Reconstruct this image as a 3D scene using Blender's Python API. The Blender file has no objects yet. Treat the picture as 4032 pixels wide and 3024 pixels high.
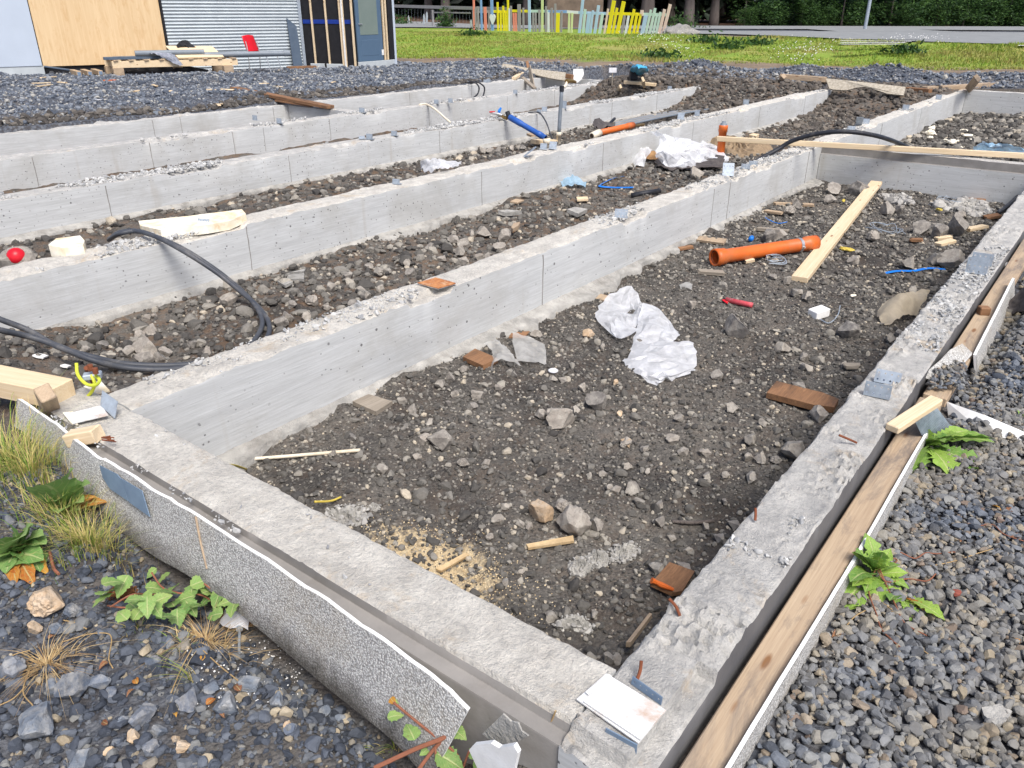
import bpy, bmesh, math, random
import numpy as np
from mathutils import Vector, Matrix, noise as mnoise

random.seed(7)
RNG = np.random.default_rng(11)
SC = bpy.context.scene
COL = SC.collection
rad = math.radians

# ------------------------------------------------------------------ camera
F_PX, YAW, PITCH, ROLL, CAM_H = 3090.0, rad(37.35), rad(25.58), rad(0.15), 1.5
def cam_axes():
    f = Vector((math.cos(PITCH)*math.cos(YAW), math.cos(PITCH)*math.sin(YAW), -math.sin(PITCH)))
    r = Vector((math.sin(YAW), -math.cos(YAW), 0))
    u = r.cross(f)
    return (r*math.cos(ROLL)+u*math.sin(ROLL), u*math.cos(ROLL)-r*math.sin(ROLL), f)
CR, CU, CF = cam_axes()
CAMP = Vector((0, 0, CAM_H))
cam_data = bpy.data.cameras.new('camera')
cam_data.sensor_width = 36.0
cam_data.lens = 36.0*F_PX/4032.0
cam_data.clip_start = 0.05
cam_data.clip_end = 1500
cam = bpy.data.objects.new('camera', cam_data)
COL.objects.link(cam)
m3 = Matrix((CR, CU, -CF)).transposed()
cam.matrix_world = Matrix.Translation(CAMP) @ m3.to_4x4()
SC.camera = cam

# ------------------------------------------------------------------ world and sun (thin bright overcast)
SUN_EL, SUN_AZ = 56.0, -118.0          # azimuth: direction the light comes from, degrees from +x towards +y
world = bpy.data.worlds.new('World')
SC.world = world
world.use_nodes = True
wn = world.node_tree
wn.nodes.clear()
w_out = wn.nodes.new('ShaderNodeOutputWorld')
w_bg = wn.nodes.new('ShaderNodeBackground')
w_sky = wn.nodes.new('ShaderNodeTexSky')
w_sky.sky_type = 'NISHITA'
w_sky.sun_disc = False
w_sky.sun_elevation = rad(SUN_EL)
w_sky.sun_rotation = rad(90.0-SUN_AZ)
w_sky.air_density = 0.6
w_sky.dust_density = 3.0
w_sky.ozone_density = 1.0
w_bg.inputs['Strength'].default_value = 0.11
wn.links.new(w_sky.outputs[0], w_bg.inputs[0])
wn.links.new(w_bg.outputs[0], w_out.inputs[0])
sun_data = bpy.data.lights.new('sun', 'SUN')
sun_data.energy = 1.9
sun_data.angle = rad(28)
sun_data.color = (1.0, 0.98, 0.94)
sun = bpy.data.objects.new('sun', sun_data)
COL.objects.link(sun)
sd = Vector((math.cos(rad(SUN_EL))*math.cos(rad(SUN_AZ)), math.cos(rad(SUN_EL))*math.sin(rad(SUN_AZ)), math.sin(rad(SUN_EL))))
sun.rotation_euler = (-sd).to_track_quat('-Z', 'Y').to_euler()
SC.view_settings.view_transform = 'Standard'
SC.view_settings.look = 'None'
SC.view_settings.gamma = 1.0
SC.view_settings.use_curve_mapping = False
SC.view_settings.exposure = 0.98
SC.render.engine = 'CYCLES'
SC.cycles.max_bounces = 6
SC.cycles.transparent_max_bounces = 12

# ------------------------------------------------------------------ photo pixel -> place (distance always from the surface touched)
def ray(sx, sy):
    return CF + CR*((sx-2016.0)/F_PX) - CU*((sy-1512.0)/F_PX)
def S(sx, sy, z=0.0):
    d = ray(sx, sy); t = (z-CAM_H)/d.z
    return CAMP + d*t
def onY(sx, sy, Y):
    d = ray(sx, sy); return CAMP + d*(Y/d.y)
def onX(sx, sy, X):
    d = ray(sx, sy); return CAMP + d*(X/d.x)
def onP(sx, sy, p, n):
    d = ray(sx, sy); t = (p-CAMP).dot(n)/d.dot(n)
    return CAMP + d*t
def at(c, x, y, z=0.0):                 # a point of an enlarged crop (x0, y0, scale) at height z
    return S(c[0]+x*c[2], c[1]+y*c[2], z)
def px(c, x, y): return (c[0]+x*c[2], c[1]+y*c[2])
def D(x, y, z=0.0): return S(x*1.8228, y*1.8228, z)
cA=(0,0,.7233); cB=(1500,0,.5877); cC=(2600,0,.6474); cD=(2600,400,.6474); cE=(0,500,.6329); cF=(1300,350,.7233)
cG=(0,850,.6076); cH=(1200,900,.6329); cI=(2400,600,.7378); cJ=(2900,1400,.6028); cK=(0,1450,.5123); cL=(0,2200,.5425)
cM=(800,1700,.5425); cN=(1900,1700,.6027); cO=(1100,2300,.5425); cQ=(2200,2200,.5425); cT=(3100,2000,.6172)
cU=(3400,600,.3014); cV=(3400,1000,.3014); cX1=(600,0,.504); cX2=(1100,0,.4252); cX3=(0,0,.5512); cX4=(400,150,.5512)
cY1=(1500,0,.5512); cY2=(2100,0,.5512); cY3=(2700,0,.5512); cY4=(3332,0,.5512); cY5=(1900,220,.4724); cY6=(2450,220,.4724)
cY7=(1850,380,.3543); cY8=(2200,420,.4724)
def m_per_px(p): return (Vector(p)-CAMP).dot(CF)/F_PX     # metres per photo pixel at a point

# ------------------------------------------------------------------ mesh helpers
def link(name, me, mats=(), parent=None, loc=(0, 0, 0)):
    o = bpy.data.objects.new(name, me)
    COL.objects.link(o)
    if me is not None and len(me.materials) == 0:
        for m in mats: me.materials.append(m)
    o.location = loc
    if parent is not None:
        o.parent = parent
        o.location = Vector(loc)-parent_pos(parent)
    return o
def parent_pos(p):
    v = Vector(p.location)
    while p.parent: p = p.parent; v += Vector(p.location)
    return v
def obj(name, V, Fc, mat, parent=None, smooth=False, mi=None, uvsmooth=None):
    """one mesh object from world-space vertices; origin at the base centre of its box"""
    V = np.asarray(V, dtype=float).reshape(-1, 3)
    lo, hi = V.min(0), V.max(0)
    c = np.array([(lo[0]+hi[0])/2, (lo[1]+hi[1])/2, lo[2]])
    me = bpy.data.meshes.new(name)
    me.from_pydata((V-c).tolist(), [], [tuple(int(i) for i in f) for f in Fc])
    mats = mat if isinstance(mat, (list, tuple)) else [mat]
    for m in mats: me.materials.append(m)
    if mi is not None: me.polygons.foreach_set('material_index', np.asarray(mi, dtype=np.int32))
    if smooth: me.polygons.foreach_set('use_smooth', np.ones(len(me.polygons), dtype=bool))
    me.update()
    return link(name, me, (), parent, Vector(c))
def fast(name, V, T, mat, parent=None, smooth=False):
    """big triangle mesh (n,3),(m,3), kept in world space"""
    V = np.asarray(V, dtype=np.float32); T = np.asarray(T, dtype=np.int32)
    me = bpy.data.meshes.new(name)
    me.vertices.add(len(V)); me.vertices.foreach_set('co', V.ravel())
    me.loops.add(T.size); me.loops.foreach_set('vertex_index', T.ravel())
    k = T.shape[1]
    me.polygons.add(len(T)); me.polygons.foreach_set('loop_start', np.arange(0, T.size, k, dtype=np.int32))
    me.polygons.foreach_set('use_smooth', np.full(len(T), smooth, dtype=bool))
    me.materials.append(mat)
    me.update(calc_edges=True)
    return link(name, me, (), parent, (0, 0, 0) if parent is None else Vector((0, 0, 0)))
def tag(o, label, cat=None, group=None, kind=None):
    if label: o['label'] = label
    if cat: o['category'] = cat
    if group: o['group'] = group
    if kind: o['kind'] = kind
    return o
def thing(name, label, cat, loc, group=None):
    o = bpy.data.objects.new(name, None)
    o.empty_display_size = 0.1
    COL.objects.link(o); o.location = loc
    return tag(o, label, cat, group)

def hull(P):
    bm = bmesh.new()
    for p in P: bm.verts.new(p)
    r = bmesh.ops.convex_hull(bm, input=bm.verts)
    bmesh.ops.delete(bm, geom=[v for v in bm.verts if not v.link_faces], context='VERTS')
    bm.verts.index_update()
    V = [tuple(v.co) for v in bm.verts]; Fc = [tuple(v.index for v in f.verts) for f in bm.faces]
    bm.free()
    return V, Fc
def frame(d, up=(0, 0, 1)):
    d = Vector(d).normalized(); up = Vector(up)
    if abs(d.dot(up)) > .98: up = Vector((1, 0, 0))
    s = d.cross(up).normalized(); u = s.cross(d).normalized()
    return d, s, u
def chbox(c, ax, ay, az, ch=0.004):
    """chamfered box: centre and three half-axis vectors"""
    c = Vector(c); ax = Vector(ax); ay = Vector(ay); az = Vector(az)
    L = [ax.length, ay.length, az.length]
    ch = min(ch, .45*min(L))
    P = []
    for i in (-1, 1):
        for j in (-1, 1):
            for k in (-1, 1):
                for q in range(3):
                    s = [i*(1-ch/L[0]*(q != 0)), j*(1-ch/L[1]*(q != 1)), k*(1-ch/L[2]*(q != 2))]
                    P.append(c+ax*s[0]+ay*s[1]+az*s[2])
    return hull(P)
def beam(p0, p1, w, t, up=(0, 0, 1), ch=0.004, jag=0.0):
    """timber between two end points, width across, thickness along up; p0/p1 lie on the middle of its underside"""
    p0 = Vector(p0); p1 = Vector(p1)
    d, s, u = frame(p1-p0, up)
    c = (p0+p1)/2+u*t/2
    V, Fc = chbox(c, d*((p1-p0).length/2), s*(w/2), u*(t/2), ch)
    if jag:
        V = [tuple(Vector(v)+d*random.uniform(-jag, jag)) if abs((Vector(v)-c).dot(d)) > .45*(p1-p0).length else v for v in V]
    return V, Fc
def join(*parts):
    V = []; Fc = []
    for v, f in parts:
        b = len(V); V += [tuple(q) for q in v]; Fc += [tuple(i+b for i in g) for g in f]
    return V, Fc
def catmull(P, n=8):
    P = [Vector(p) for p in P]
    if len(P) < 3: return P
    Q = [P[0]*2-P[1]]+P+[P[-1]*2-P[-2]]
    out = []
    for i in range(1, len(Q)-2):
        a, b, c, d = Q[i-1:i+3]
        for k in range(n):
            t = k/n
            out.append(.5*((2*b)+(c-a)*t+(2*a-5*b+4*c-d)*t*t+(3*b-a-3*c+d)*t**3))
    out.append(P[-1])
    return out
def tube(P, r, sides=8, smoothn=8, caps=True, squash=1.0):
    """swept tube; r is a number or a list per control point"""
    if isinstance(r, (list, tuple)):
        rr = [Vector((x, 0, 0)) for x in r]
        R = [q.x for q in catmull(rr, smoothn)] if smoothn and len(P) > 2 else list(r)
    else: R = None
    Q = catmull(P, smoothn) if smoothn and len(P) > 2 else [Vector(p) for p in P]
    V = []; Fc = []
    prev = None
    for i, p in enumerate(Q):
        t = (Q[min(i+1, len(Q)-1)]-Q[max(i-1, 0)]).normalized()
        if prev is None:
            a = Vector((0, 0, 1)) if abs(t.z) < .9 else Vector((1, 0, 0))
            n = t.cross(a).normalized()
        else:
            n = (prev-t*prev.dot(t)).normalized()
        prev = n
        b = t.cross(n)
        ri = R[i] if R else r
        for k in range(sides):
            an = 2*math.pi*k/sides
            V.append(p+n*ri*math.cos(an)+b*ri*squash*math.sin(an))
    m = len(Q)
    for i in range(m-1):
        for k in range(sides):
            k2 = (k+1) % sides
            Fc.append((i*sides+k, i*sides+k2, (i+1)*sides+k2, (i+1)*sides+k))
    if caps:
        Fc.append(tuple(range(sides-1, -1, -1))); Fc.append(tuple((m-1)*sides+k for k in range(sides)))
    return V, Fc
def spin(p0, p1, prof, sides=28):
    """lathe along p0->p1: prof = list of (distance in m along the axis, radius)"""
    p0 = Vector(p0); d, s, u = frame(Vector(p1)-p0)
    V = []; Fc = []
    for (t, r) in prof:
        for k in range(sides):
            an = 2*math.pi*k/sides
            V.append(p0+d*t+s*(r*math.cos(an))+u*(r*math.sin(an)))
    for i in range(len(prof)-1):
        for k in range(sides):
            k2 = (k+1) % sides
            Fc.append((i*sides+k, i*sides+k2, (i+1)*sides+k2, (i+1)*sides+k))
    return V, Fc
def plate(poly, t, up=None):
    """flat piece of thickness t from a world-space outline"""
    P = [Vector(p) for p in poly]
    n = Vector((0, 0, 0))
    for i in range(len(P)):
        a = P[i]; b = P[(i+1) % len(P)]
        n += Vector(((a.y-b.y)*(a.z+b.z), (a.z-b.z)*(a.x+b.x), (a.x-b.x)*(a.y+b.y)))
    n.normalize()
    if up is not None and n.dot(Vector(up)) < 0:
        P.reverse(); n = -n
    k = len(P)
    V = [p-n*t for p in P]+P
    Fc = [tuple(range(k-1, -1, -1)), tuple(range(k, 2*k))]
    for i in range(k):
        j = (i+1) % k
        Fc.append((i, j, k+j, k+i))
    return V, Fc
def sheet(rows, sub=4, noise_amp=0.0, nscale=6.0, seed=0, thick=0.0, lift=None):
    """bent sheet through a grid of control points (rows of equal length)"""
    fine = [catmull(r, sub) for r in rows]
    cols = len(fine[0])
    full = [catmull([fine[i][j] for i in range(len(fine))], sub) for j in range(cols)]
    nr = len(full[0])
    V = []
    for i in range(nr):
        for j in range(cols):
            p = full[j][i].copy()
            if noise_amp:
                q = mnoise.noise_vector(p*nscale+Vector((seed, seed*2.1, 0)))
                q2 = mnoise.noise_vector(p*nscale*2.7+Vector((seed*3, 5, 0)))
                q3 = mnoise.noise(p*nscale*1.4+Vector((seed*7, 2, 9)))
                p += (q*.7+q2*.35)*noise_amp
                p.z += (1-2.4*abs(q3))*noise_amp*.9+abs(q.z)*noise_amp*.5
            V.append(p)
    Fc = [(i*cols+j, i*cols+j+1, (i+1)*cols+j+1, (i+1)*cols+j) for i in range(nr-1) for j in range(cols-1)]
    return V, Fc
# ------------------------------------------------------------------ procedural materials
def lin(c):
    return tuple((x/255/12.92 if x/255 <= .04045 else ((x/255+.055)/1.055)**2.4) for x in c)+(1.0,)
class NB:
    def __init__(s, name):
        s.m = bpy.data.materials.new(name); s.m.use_nodes = True
        s.t = s.m.node_tree; s.t.nodes.clear()
        s.out = s.t.nodes.new('ShaderNodeOutputMaterial')
        s.b = s.t.nodes.new('ShaderNodeBsdfPrincipled')
        s.t.links.new(s.b.outputs[0], s.out.inputs[0])
        s.b.inputs['Specular IOR Level'].default_value = .3
    def n(s, typ, **kw):
        q = s.t.nodes.new(typ)
        for k, v in kw.items():
            if k in q.inputs: q.inputs[k].default_value = v
            else: setattr(q, k, v)
        return q
    def l(s, a, b): s.t.links.new(a, b)
    def coord(s, kind='pos', scale=(1, 1, 1)):
        if kind == 'pos': o = s.n('ShaderNodeNewGeometry').outputs['Position']
        else: o = s.n('ShaderNodeTexCoord').outputs['Object']
        mp = s.n('ShaderNodeMapping'); mp.inputs['Scale'].default_value = scale
        s.l(o, mp.inputs[0])
        return mp.outputs[0]
    def noise(s, co, scale, detail=4, rough=.6, dist=0):
        q = s.n('ShaderNodeTexNoise', Scale=scale, Detail=detail, Roughness=rough, Distortion=dist)
        s.l(co, q.inputs['Vector']); return q.outputs[0]
    def vor(s, co, scale, feature='F1', out=0, rnd=1.0):
        q = s.n('ShaderNodeTexVoronoi', feature=feature, Scale=scale, Randomness=rnd)
        s.l(co, q.inputs['Vector']); return q.outputs[out]
    def ramp(s, fac, stops, interp='LINEAR'):
        q = s.n('ShaderNodeValToRGB'); q.color_ramp.interpolation = interp
        e = q.color_ramp.elements
        while len(e) > 1: e.remove(e[-1])
        e[0].position = stops[0][0]; e[0].color = lin(stops[0][1]) if len(stops[0][1]) == 3 else stops[0][1]
        for p, c in stops[1:]:
            k = e.new(p); k.color = lin(c) if len(c) == 3 else c
        s.l(fac, q.inputs[0]); return q.outputs[0]
    def step(s, fac, a, b):
        q = s.n('ShaderNodeMapRange', clamp=True); q.inputs[1].default_value = a; q.inputs[2].default_value = b
        s.l(fac, q.inputs[0]); return q.outputs[0]
    def mix(s, fac, a, b, blend='MIX'):
        q = s.n('ShaderNodeMix', data_type='RGBA', blend_type=blend)
        for i, v in ((0, fac), (6, a), (7, b)):
            if hasattr(v, 'links'): s.l(v, q.inputs[i])
            elif i == 0: q.inputs[0].default_value = v
            else: q.inputs[i].default_value = lin(v) if len(v) == 3 else v
        return q.outputs[2]
    def math(s, op, a, b=0.0):
        q = s.n('ShaderNodeMath', operation=op)
        for i, v in ((0, a), (1, b)):
            if hasattr(v, 'links'): s.l(v, q.inputs[i])
            else: q.inputs[i].default_value = v
        return q.outputs[0]
    def bump(s, h, strength=.5, dist=.01):
        q = s.n('ShaderNodeBump', Strength=strength, Distance=dist)
        s.l(h, q.inputs['Height']); s.l(q.outputs[0], s.b.inputs['Normal'])
        return q
    def done(s, col, rough=.8, metal=0.0):
        if hasattr(col, 'links'): s.l(col, s.b.inputs['Base Color'])
        else: s.b.inputs['Base Color'].default_value = lin(col)
        s.b.inputs['Roughness'].default_value = rough
        s.b.inputs['Metallic'].default_value = metal
        return s.m
def plain(name, c0, c1, scale=8, rough=.7, metal=0, bump=.2, bscale=60, stretch=(1, 1, 1), kind='obj', dist=.003, dirt=None, spec=.3):
    """two-tone noise colour with fine relief and optional dirt"""
    s = NB(name); co = s.coord(kind, stretch)
    col = s.mix(s.step(s.noise(co, scale, 5), .3, .7), c0, c1)
    if dirt:
        col = s.mix(s.math('MULTIPLY', s.step(s.noise(co, scale*.7, 6, .7, .3), .52, .72), dirt[1]), col, dirt[0])
    if bump: s.bump(s.noise(co, bscale, 4), bump, dist)
    s.b.inputs['Specular IOR Level'].default_value = spec
    return s.done(col, rough, metal)
def island(name, stops, rough=.85, tint=None, bump=.4, bscale=90, dust=None, dist=.003, spec=.3):
    """every separate piece of a mesh takes its own colour from the ramp"""
    s = NB(name)
    g = s.n('ShaderNodeNewGeometry')
    col = s.ramp(g.outputs['Random Per Island'], stops)
    co = s.coord('pos')
    col = s.mix(s.math('MULTIPLY', s.step(s.noise(co, 70, 4), .35, .7), .35), col, (255, 255, 255), 'SOFT_LIGHT')
    if dust:
        col = s.mix(s.math('MULTIPLY', s.step(s.noise(co, dust[1], 3), .4, .65), dust[2]), col, dust[0])
    if bump: s.bump(s.noise(co, bscale, 3), bump, dist)
    s.b.inputs['Specular IOR Level'].default_value = spec
    return s.done(col, rough)
def pieceobj(name, c0, c1, c2, rough=.85):
    """stones: colour by object, blotches and fine pits"""
    s = NB(name); oi = s.n('ShaderNodeObjectInfo'); co = s.coord('pos')
    col = s.ramp(oi.outputs['Random'], [(0, c0), (.5, c1), (1, c2)])
    col = s.mix(s.math('MULTIPLY', s.step(s.noise(co, 22, 5, .65), .42, .7), .55), col, (190, 184, 172))
    col = s.mix(s.math('MULTIPLY', s.step(s.noise(co, 60, 4, .7), .52, .75), .6), col, (58, 54, 50))
    h = s.math('ADD', s.noise(co, 55, 5), s.math('MULTIPLY', s.step(s.vor(co, 160), .0, .35), .5))
    s.bump(h, .5, .006)
    return s.done(col, rough)

def concrete(name, top=False, light=(206, 203, 196), dark=(166, 164, 160)):
    s = NB(name); co = s.coord('pos')
    if not top:
        st = s.coord('pos', (4, 4, 95)); st2 = s.coord('pos', (.9, .9, 16))
        c = s.mix(s.step(s.noise(st, 1, 4, .7), .36, .66), (180, 181, 179), (198, 199, 198))
        c = s.mix(s.math('MULTIPLY', s.step(s.noise(st2, 1, 4, .65), .5, .66), .4), c, (168, 169, 168))
        c = s.mix(s.math('MULTIPLY', s.step(s.noise(co, 1.3, 6, .7, .4), .48, .7), .7), c, (166, 164, 158))
        drip = s.coord('pos', (9, 9, .7))
        c = s.mix(s.math('MULTIPLY', s.step(s.noise(drip, 1, 3, .5), .63, .78), .35), c, (158, 147, 130))
        # blow holes
        hole = None
        for sc, rr in ((14, .14), (26, .17), (7, .085)):
            v = s.n('ShaderNodeTexVoronoi', Scale=sc); s.l(co, v.inputs['Vector'])
            keep = s.step(v.outputs['Color'], .42, .46)
            h = s.math('MULTIPLY', s.step(v.outputs['Distance'], rr, rr*.55), keep)
            hole = h if hole is None else s.math('MAXIMUM', hole, h)
        hole = s.math('MULTIPLY', hole, s.step(s.noise(co, 2.2, 3), .36, .52))
        c = s.mix(s.math('MULTIPLY', hole, .85), c, (86, 84, 84))
        line = s.noise(st, 1.6, 2)
        h = s.math('ADD', s.math('MULTIPLY', line, .5), s.math('MULTIPLY', s.noise(co, 40, 4), .25))
        h = s.math('SUBTRACT', h, hole)
        s.bump(h, .5, .004)
        return s.done(c, .85)
    c = s.mix(s.step(s.noise(co, 9, 6, .7), .34, .66), dark, light)
    c = s.mix(s.math('MULTIPLY', s.step(s.noise(co, 55, 5, .75), .5, .68), .5), c, (138, 138, 137))
    c = s.mix(s.math('MULTIPLY', s.step(s.noise(s.coord('pos', (1, 1, 1)), 3.1, 6, .75, .6), .57, .70), .6), c, (192, 170, 138))
    v = s.vor(co, 60)
    h = s.math('ADD', s.math('MULTIPLY', s.noise(co, 34, 6, .75), 1.0), s.math('MULTIPLY', s.noise(co, 140, 4, .7), .5))
    s.bump(h, 1.0, .016)
    return s.done(c, .95)

MT = {}
MT['conc'] = concrete('board_marked_concrete')
MT['ctop'] = concrete('rough_cast_concrete', True)
MT['cream_top'] = concrete('pale_laitance_concrete', True, (222, 217, 206), (186, 181, 172))
MT['cdark'] = plain('damp_shaded_concrete', (88, 88, 90), (106, 105, 105), 6, .8, bump=.4, bscale=70, kind='pos')  # damp formed concrete, darkened further to paint in the shade of the plank gap
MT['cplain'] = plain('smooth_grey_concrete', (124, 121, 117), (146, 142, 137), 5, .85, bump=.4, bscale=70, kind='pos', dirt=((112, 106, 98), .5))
MT['crumb'] = island('crumbled_concrete', [(0, (134, 135, 136)), (.5, (160, 160, 158)), (1, (188, 187, 183))], .95)
MT['lump'] = island('mortar_lumps', [(0, (128, 126, 122)), (.6, (152, 149, 144)), (1, (176, 173, 166))], .95)
MT['mortar'] = plain('spilled_mortar', (136, 134, 129), (178, 175, 168), 9, .95, bump=.9, bscale=60, kind='pos', dist=.01, dirt=((104, 98, 90), .5))

def wood(name, c0, c1, knot=(120, 78, 40), rough=.7, scale=1.0, grey=None, axis=0):
    s = NB(name)
    sc = [170, 170, 170]; sc[axis] = 4.0
    sc2 = [22, 22, 22]; sc2[axis] = .9
    co = s.coord('obj', tuple(q*scale for q in sc)); big = s.coord('obj')
    f = s.math('ADD', s.math('MULTIPLY', s.noise(co, 1, 4, .7, .3), .6), s.math('MULTIPLY', s.noise(s.coord('obj', tuple(q*scale for q in sc2)), 1, 4, .6, .8), .4))
    c = s.mix(s.step(f, .36, .64), c0, c1)
    v = s.n('ShaderNodeTexVoronoi', Scale=1.0); s.l(s.coord('obj', tuple((16.0 if i != axis else 4.5)*scale for i in range(3))), v.inputs['Vector'])
    c = s.mix(s.math('MULTIPLY', s.math('MULTIPLY', s.step(v.outputs['Distance'], .2, .1), s.step(v.outputs['Color'], .6, .62)), .85), c, knot)
    if grey: c = s.mix(s.math('MULTIPLY', s.step(s.noise(s.coord('obj', tuple((9 if i != axis else 2.5) for i in range(3))), 1, 7, .75, .5), .5, .66), grey[1]), c, grey[0])
    s.bump(f, .35, .003)
    return s.done(c, rough)
for ax, nm in ((0, 'x'), (1, 'y'), (2, 'z')):
    MT['wood'+nm] = wood('new_spruce_'+nm, (222, 204, 174), (204, 178, 140), axis=ax)
    MT['oldwood'+nm] = wood('used_timber_'+nm, (184, 164, 138), (156, 134, 110), grey=((116, 106, 98), .8), axis=ax)
    MT['brownwood'+nm] = wood('brown_timber_'+nm, (152, 114, 82), (114, 82, 58), grey=((74, 60, 50), .75), axis=ax)
    MT['greywood'+nm] = wood('weathered_timber_'+nm, (160, 150, 136), (128, 118, 104), grey=((92, 86, 80), .5), axis=ax)
MT['ply'] = wood('plywood_facing', (220, 194, 154), (206, 176, 134), knot=(190, 146, 92), axis=2, scale=.12, grey=((188, 144, 92), .45))
MT['chipply'] = plain('chipboard', (200, 176, 136), (176, 150, 112), 40, .8, bump=.4)

def stonechip(name):
    s = NB(name); co = s.coord('pos')
    v = s.n('ShaderNodeTexVoronoi', Scale=185); s.l(co, v.inputs['Vector'])
    c = s.ramp(v.outputs['Color'], [(0, (152, 152, 150)), (.35, (180, 179, 176)), (.7, (200, 199, 195)), (1, (220, 218, 212))])
    c = s.mix(s.math('MULTIPLY', s.step(v.outputs['Distance'], .4, .66), .6), c, (108, 104, 98))
    c = s.mix(s.math('MULTIPLY', s.step(s.noise(co, 3, 6, .7), .5, .72), .45), c, (160, 148, 126))
    z = s.n('ShaderNodeSeparateXYZ'); s.l(co, z.inputs[0])
    low = s.math('ADD', z.outputs[2], s.math('MULTIPLY', s.noise(co, 7, 5, .7), .16))
    c = s.mix(s.math('MULTIPLY', s.step(low, -.05, -.15), .85), c, (58, 54, 48))      # splashed mud along the foot
    s.bump(s.math('SUBTRACT', 1.0, v.outputs['Distance']), .55, .005)
    return s.done(c, .9)
MT['chip'] = stonechip('pebble_dash')
MT['chipfar'] = plain('pebble_dash_stained', (192, 184, 168), (150, 140, 124), 26, .9, bump=.9, bscale=90, dist=.01, dirt=((122, 110, 92), .6))
MT['white'] = plain('white_board_edge', (236, 236, 234), (214, 212, 206), 14, .8, bump=.3)
MT['whitepaint'] = plain('white_painted_metal', (224, 224, 222), (206, 206, 204), 10, .5, bump=.1, dirt=((166, 120, 72), .85))
MT['rust'] = plain('rusty_sheet', (196, 140, 92), (150, 84, 44), 22, .8, bump=.4, dirt=((220, 200, 168), .7))
MT['rebar'] = plain('rusty_rebar', (132, 78, 52), (96, 54, 38), 30, .9, bump=.6)
MT['galv'] = plain('galvanised_steel', (170, 180, 190), (140, 150, 160), 30, .5, metal=.2, bump=.15, dirt=((128, 104, 84), .35))
MT['zinc'] = plain('blue_grey_zinc_sheet', (128, 148, 168), (108, 126, 148), 12, .5, metal=.2, bump=.1)
MT['eps'] = plain('dirty_polystyrene', (238, 234, 222), (228, 214, 180), 9, .8, bump=.5, bscale=120, dirt=((206, 160, 88), .7))
MT['orange'] = plain('orange_pvc', (212, 108, 46), (198, 94, 38), 6, .42, bump=.05, kind='obj', dirt=((164, 112, 78), .7))
MT['bluepvc'] = plain('blue_pvc', (46, 92, 168), (38, 78, 148), 6, .4, bump=.05, dirt=((110, 130, 160), .4))
MT['greypvc'] = plain('grey_pvc', (124, 132, 140), (110, 118, 126), 6, .45, bump=.05)
MT['cream'] = plain('cream_pvc', (228, 218, 198), (212, 200, 176), 9, .5, bump=.08, dirt=((176, 150, 112), .6))
MT['rubber'] = plain('black_rubber', (46, 48, 54), (34, 36, 42), 10, .5, bump=.1, dirt=((120, 116, 110), .35))
MT['greycable'] = plain('dusty_cable', (58, 62, 70), (78, 80, 84), 7, .5, bump=.1, dirt=((136, 132, 126), .55))
MT['yellow'] = plain('yellow_plastic', (202, 180, 84), (184, 160, 66), 9, .5, bump=.05)
MT['yelgreen'] = plain('yellow_green_wire', (206, 208, 62), (176, 190, 60), 9, .5, bump=.05)
MT['brass'] = plain('brass', (182, 150, 92), (150, 120, 72), 14, .35, metal=.8, bump=.1)
MT['chrome'] = plain('nickel_fitting', (206, 206, 204), (186, 186, 186), 9, .3, metal=.7, bump=.05)
MT['redpl'] = plain('red_plastic', (206, 30, 44), (190, 24, 38), 6, .35, bump=.03)
MT['bluepl'] = plain('blue_plastic', (30, 120, 208), (24, 104, 190), 9, .4, bump=.05)
MT['pinkpl'] = plain('faded_red_plastic', (204, 92, 98), (186, 60, 70), 20, .5, bump=.2, dirt=((220, 190, 186), .5))
MT['cyanbag'] = plain('light_blue_bag', (86, 178, 214), (66, 160, 202), 7, .45, bump=.4, bscale=20, dist=.01)
MT['membrane'] = plain('black_membrane', (38, 38, 42), (26, 26, 30), 7, .75, bump=.2)
MT['felt'] = plain('dark_grey_felt', (88, 82, 80), (66, 62, 62), 12, .95, bump=.4, bscale=200, dirt=((136, 128, 120), .4))
MT['sand'] = plain('yellow_sand', (150, 130, 104), (126, 108, 86), 24, .95, bump=.8, bscale=160, kind='pos', dirt=((140, 122, 98), .5))
MT['card'] = plain('brown_cardboard', (190, 150, 104), (166, 124, 82), 12, .85, bump=.2, dirt=((124, 92, 64), .5))
MT['paper'] = plain('crumpled_paper', (226, 226, 228), (206, 206, 210), 9, .8, bump=.4, bscale=40)
MT['asphalt'] = plain('asphalt', (140, 142, 142), (124, 126, 126), 2, .9, bump=.4, bscale=140, kind='pos', dirt=((112, 112, 114), .4))
MT['paint'] = plain('road_marking_paint', (232, 232, 230), (206, 206, 204), 5, .7, bump=.1, kind='pos')
MT['panel'] = plain('pale_blue_grey_panel', (184, 194, 206), (178, 188, 200), 2, .45, bump=.02)
MT['plinth'] = plain('light_grey_plinth', (188, 194, 196), (174, 180, 182), 4, .8, bump=.2)
MT['corr'] = plain('corrugated_aluminium', (186, 194, 197), (174, 182, 186), 3, .45, metal=.3, bump=.03)
MT['door'] = plain('blue_grey_door_paint', (86, 108, 130), (80, 102, 124), 3, .45, bump=.03)
MT['glass'] = plain('frosted_door_glass', (122, 134, 128), (112, 126, 120), 2, .18, bump=0, spec=.6)
MT['bluestrip'] = plain('blue_sealing_tape', (32, 62, 150), (24, 50, 128), 14, .5, bump=.3)
MT['greysheet'] = plain('slate_grey_sheet', (82, 96, 112), (72, 86, 102), 5, .55, bump=.05, dirt=((120, 126, 132), .4))
MT['cloth'] = plain('grey_woven_wrap', (150, 154, 164), (110, 114, 126), 18, .8, bump=.4, bscale=60)
MT['brick'] = plain('red_brick', (150, 84, 70), (132, 72, 60), 20, .9, bump=.5)

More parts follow.
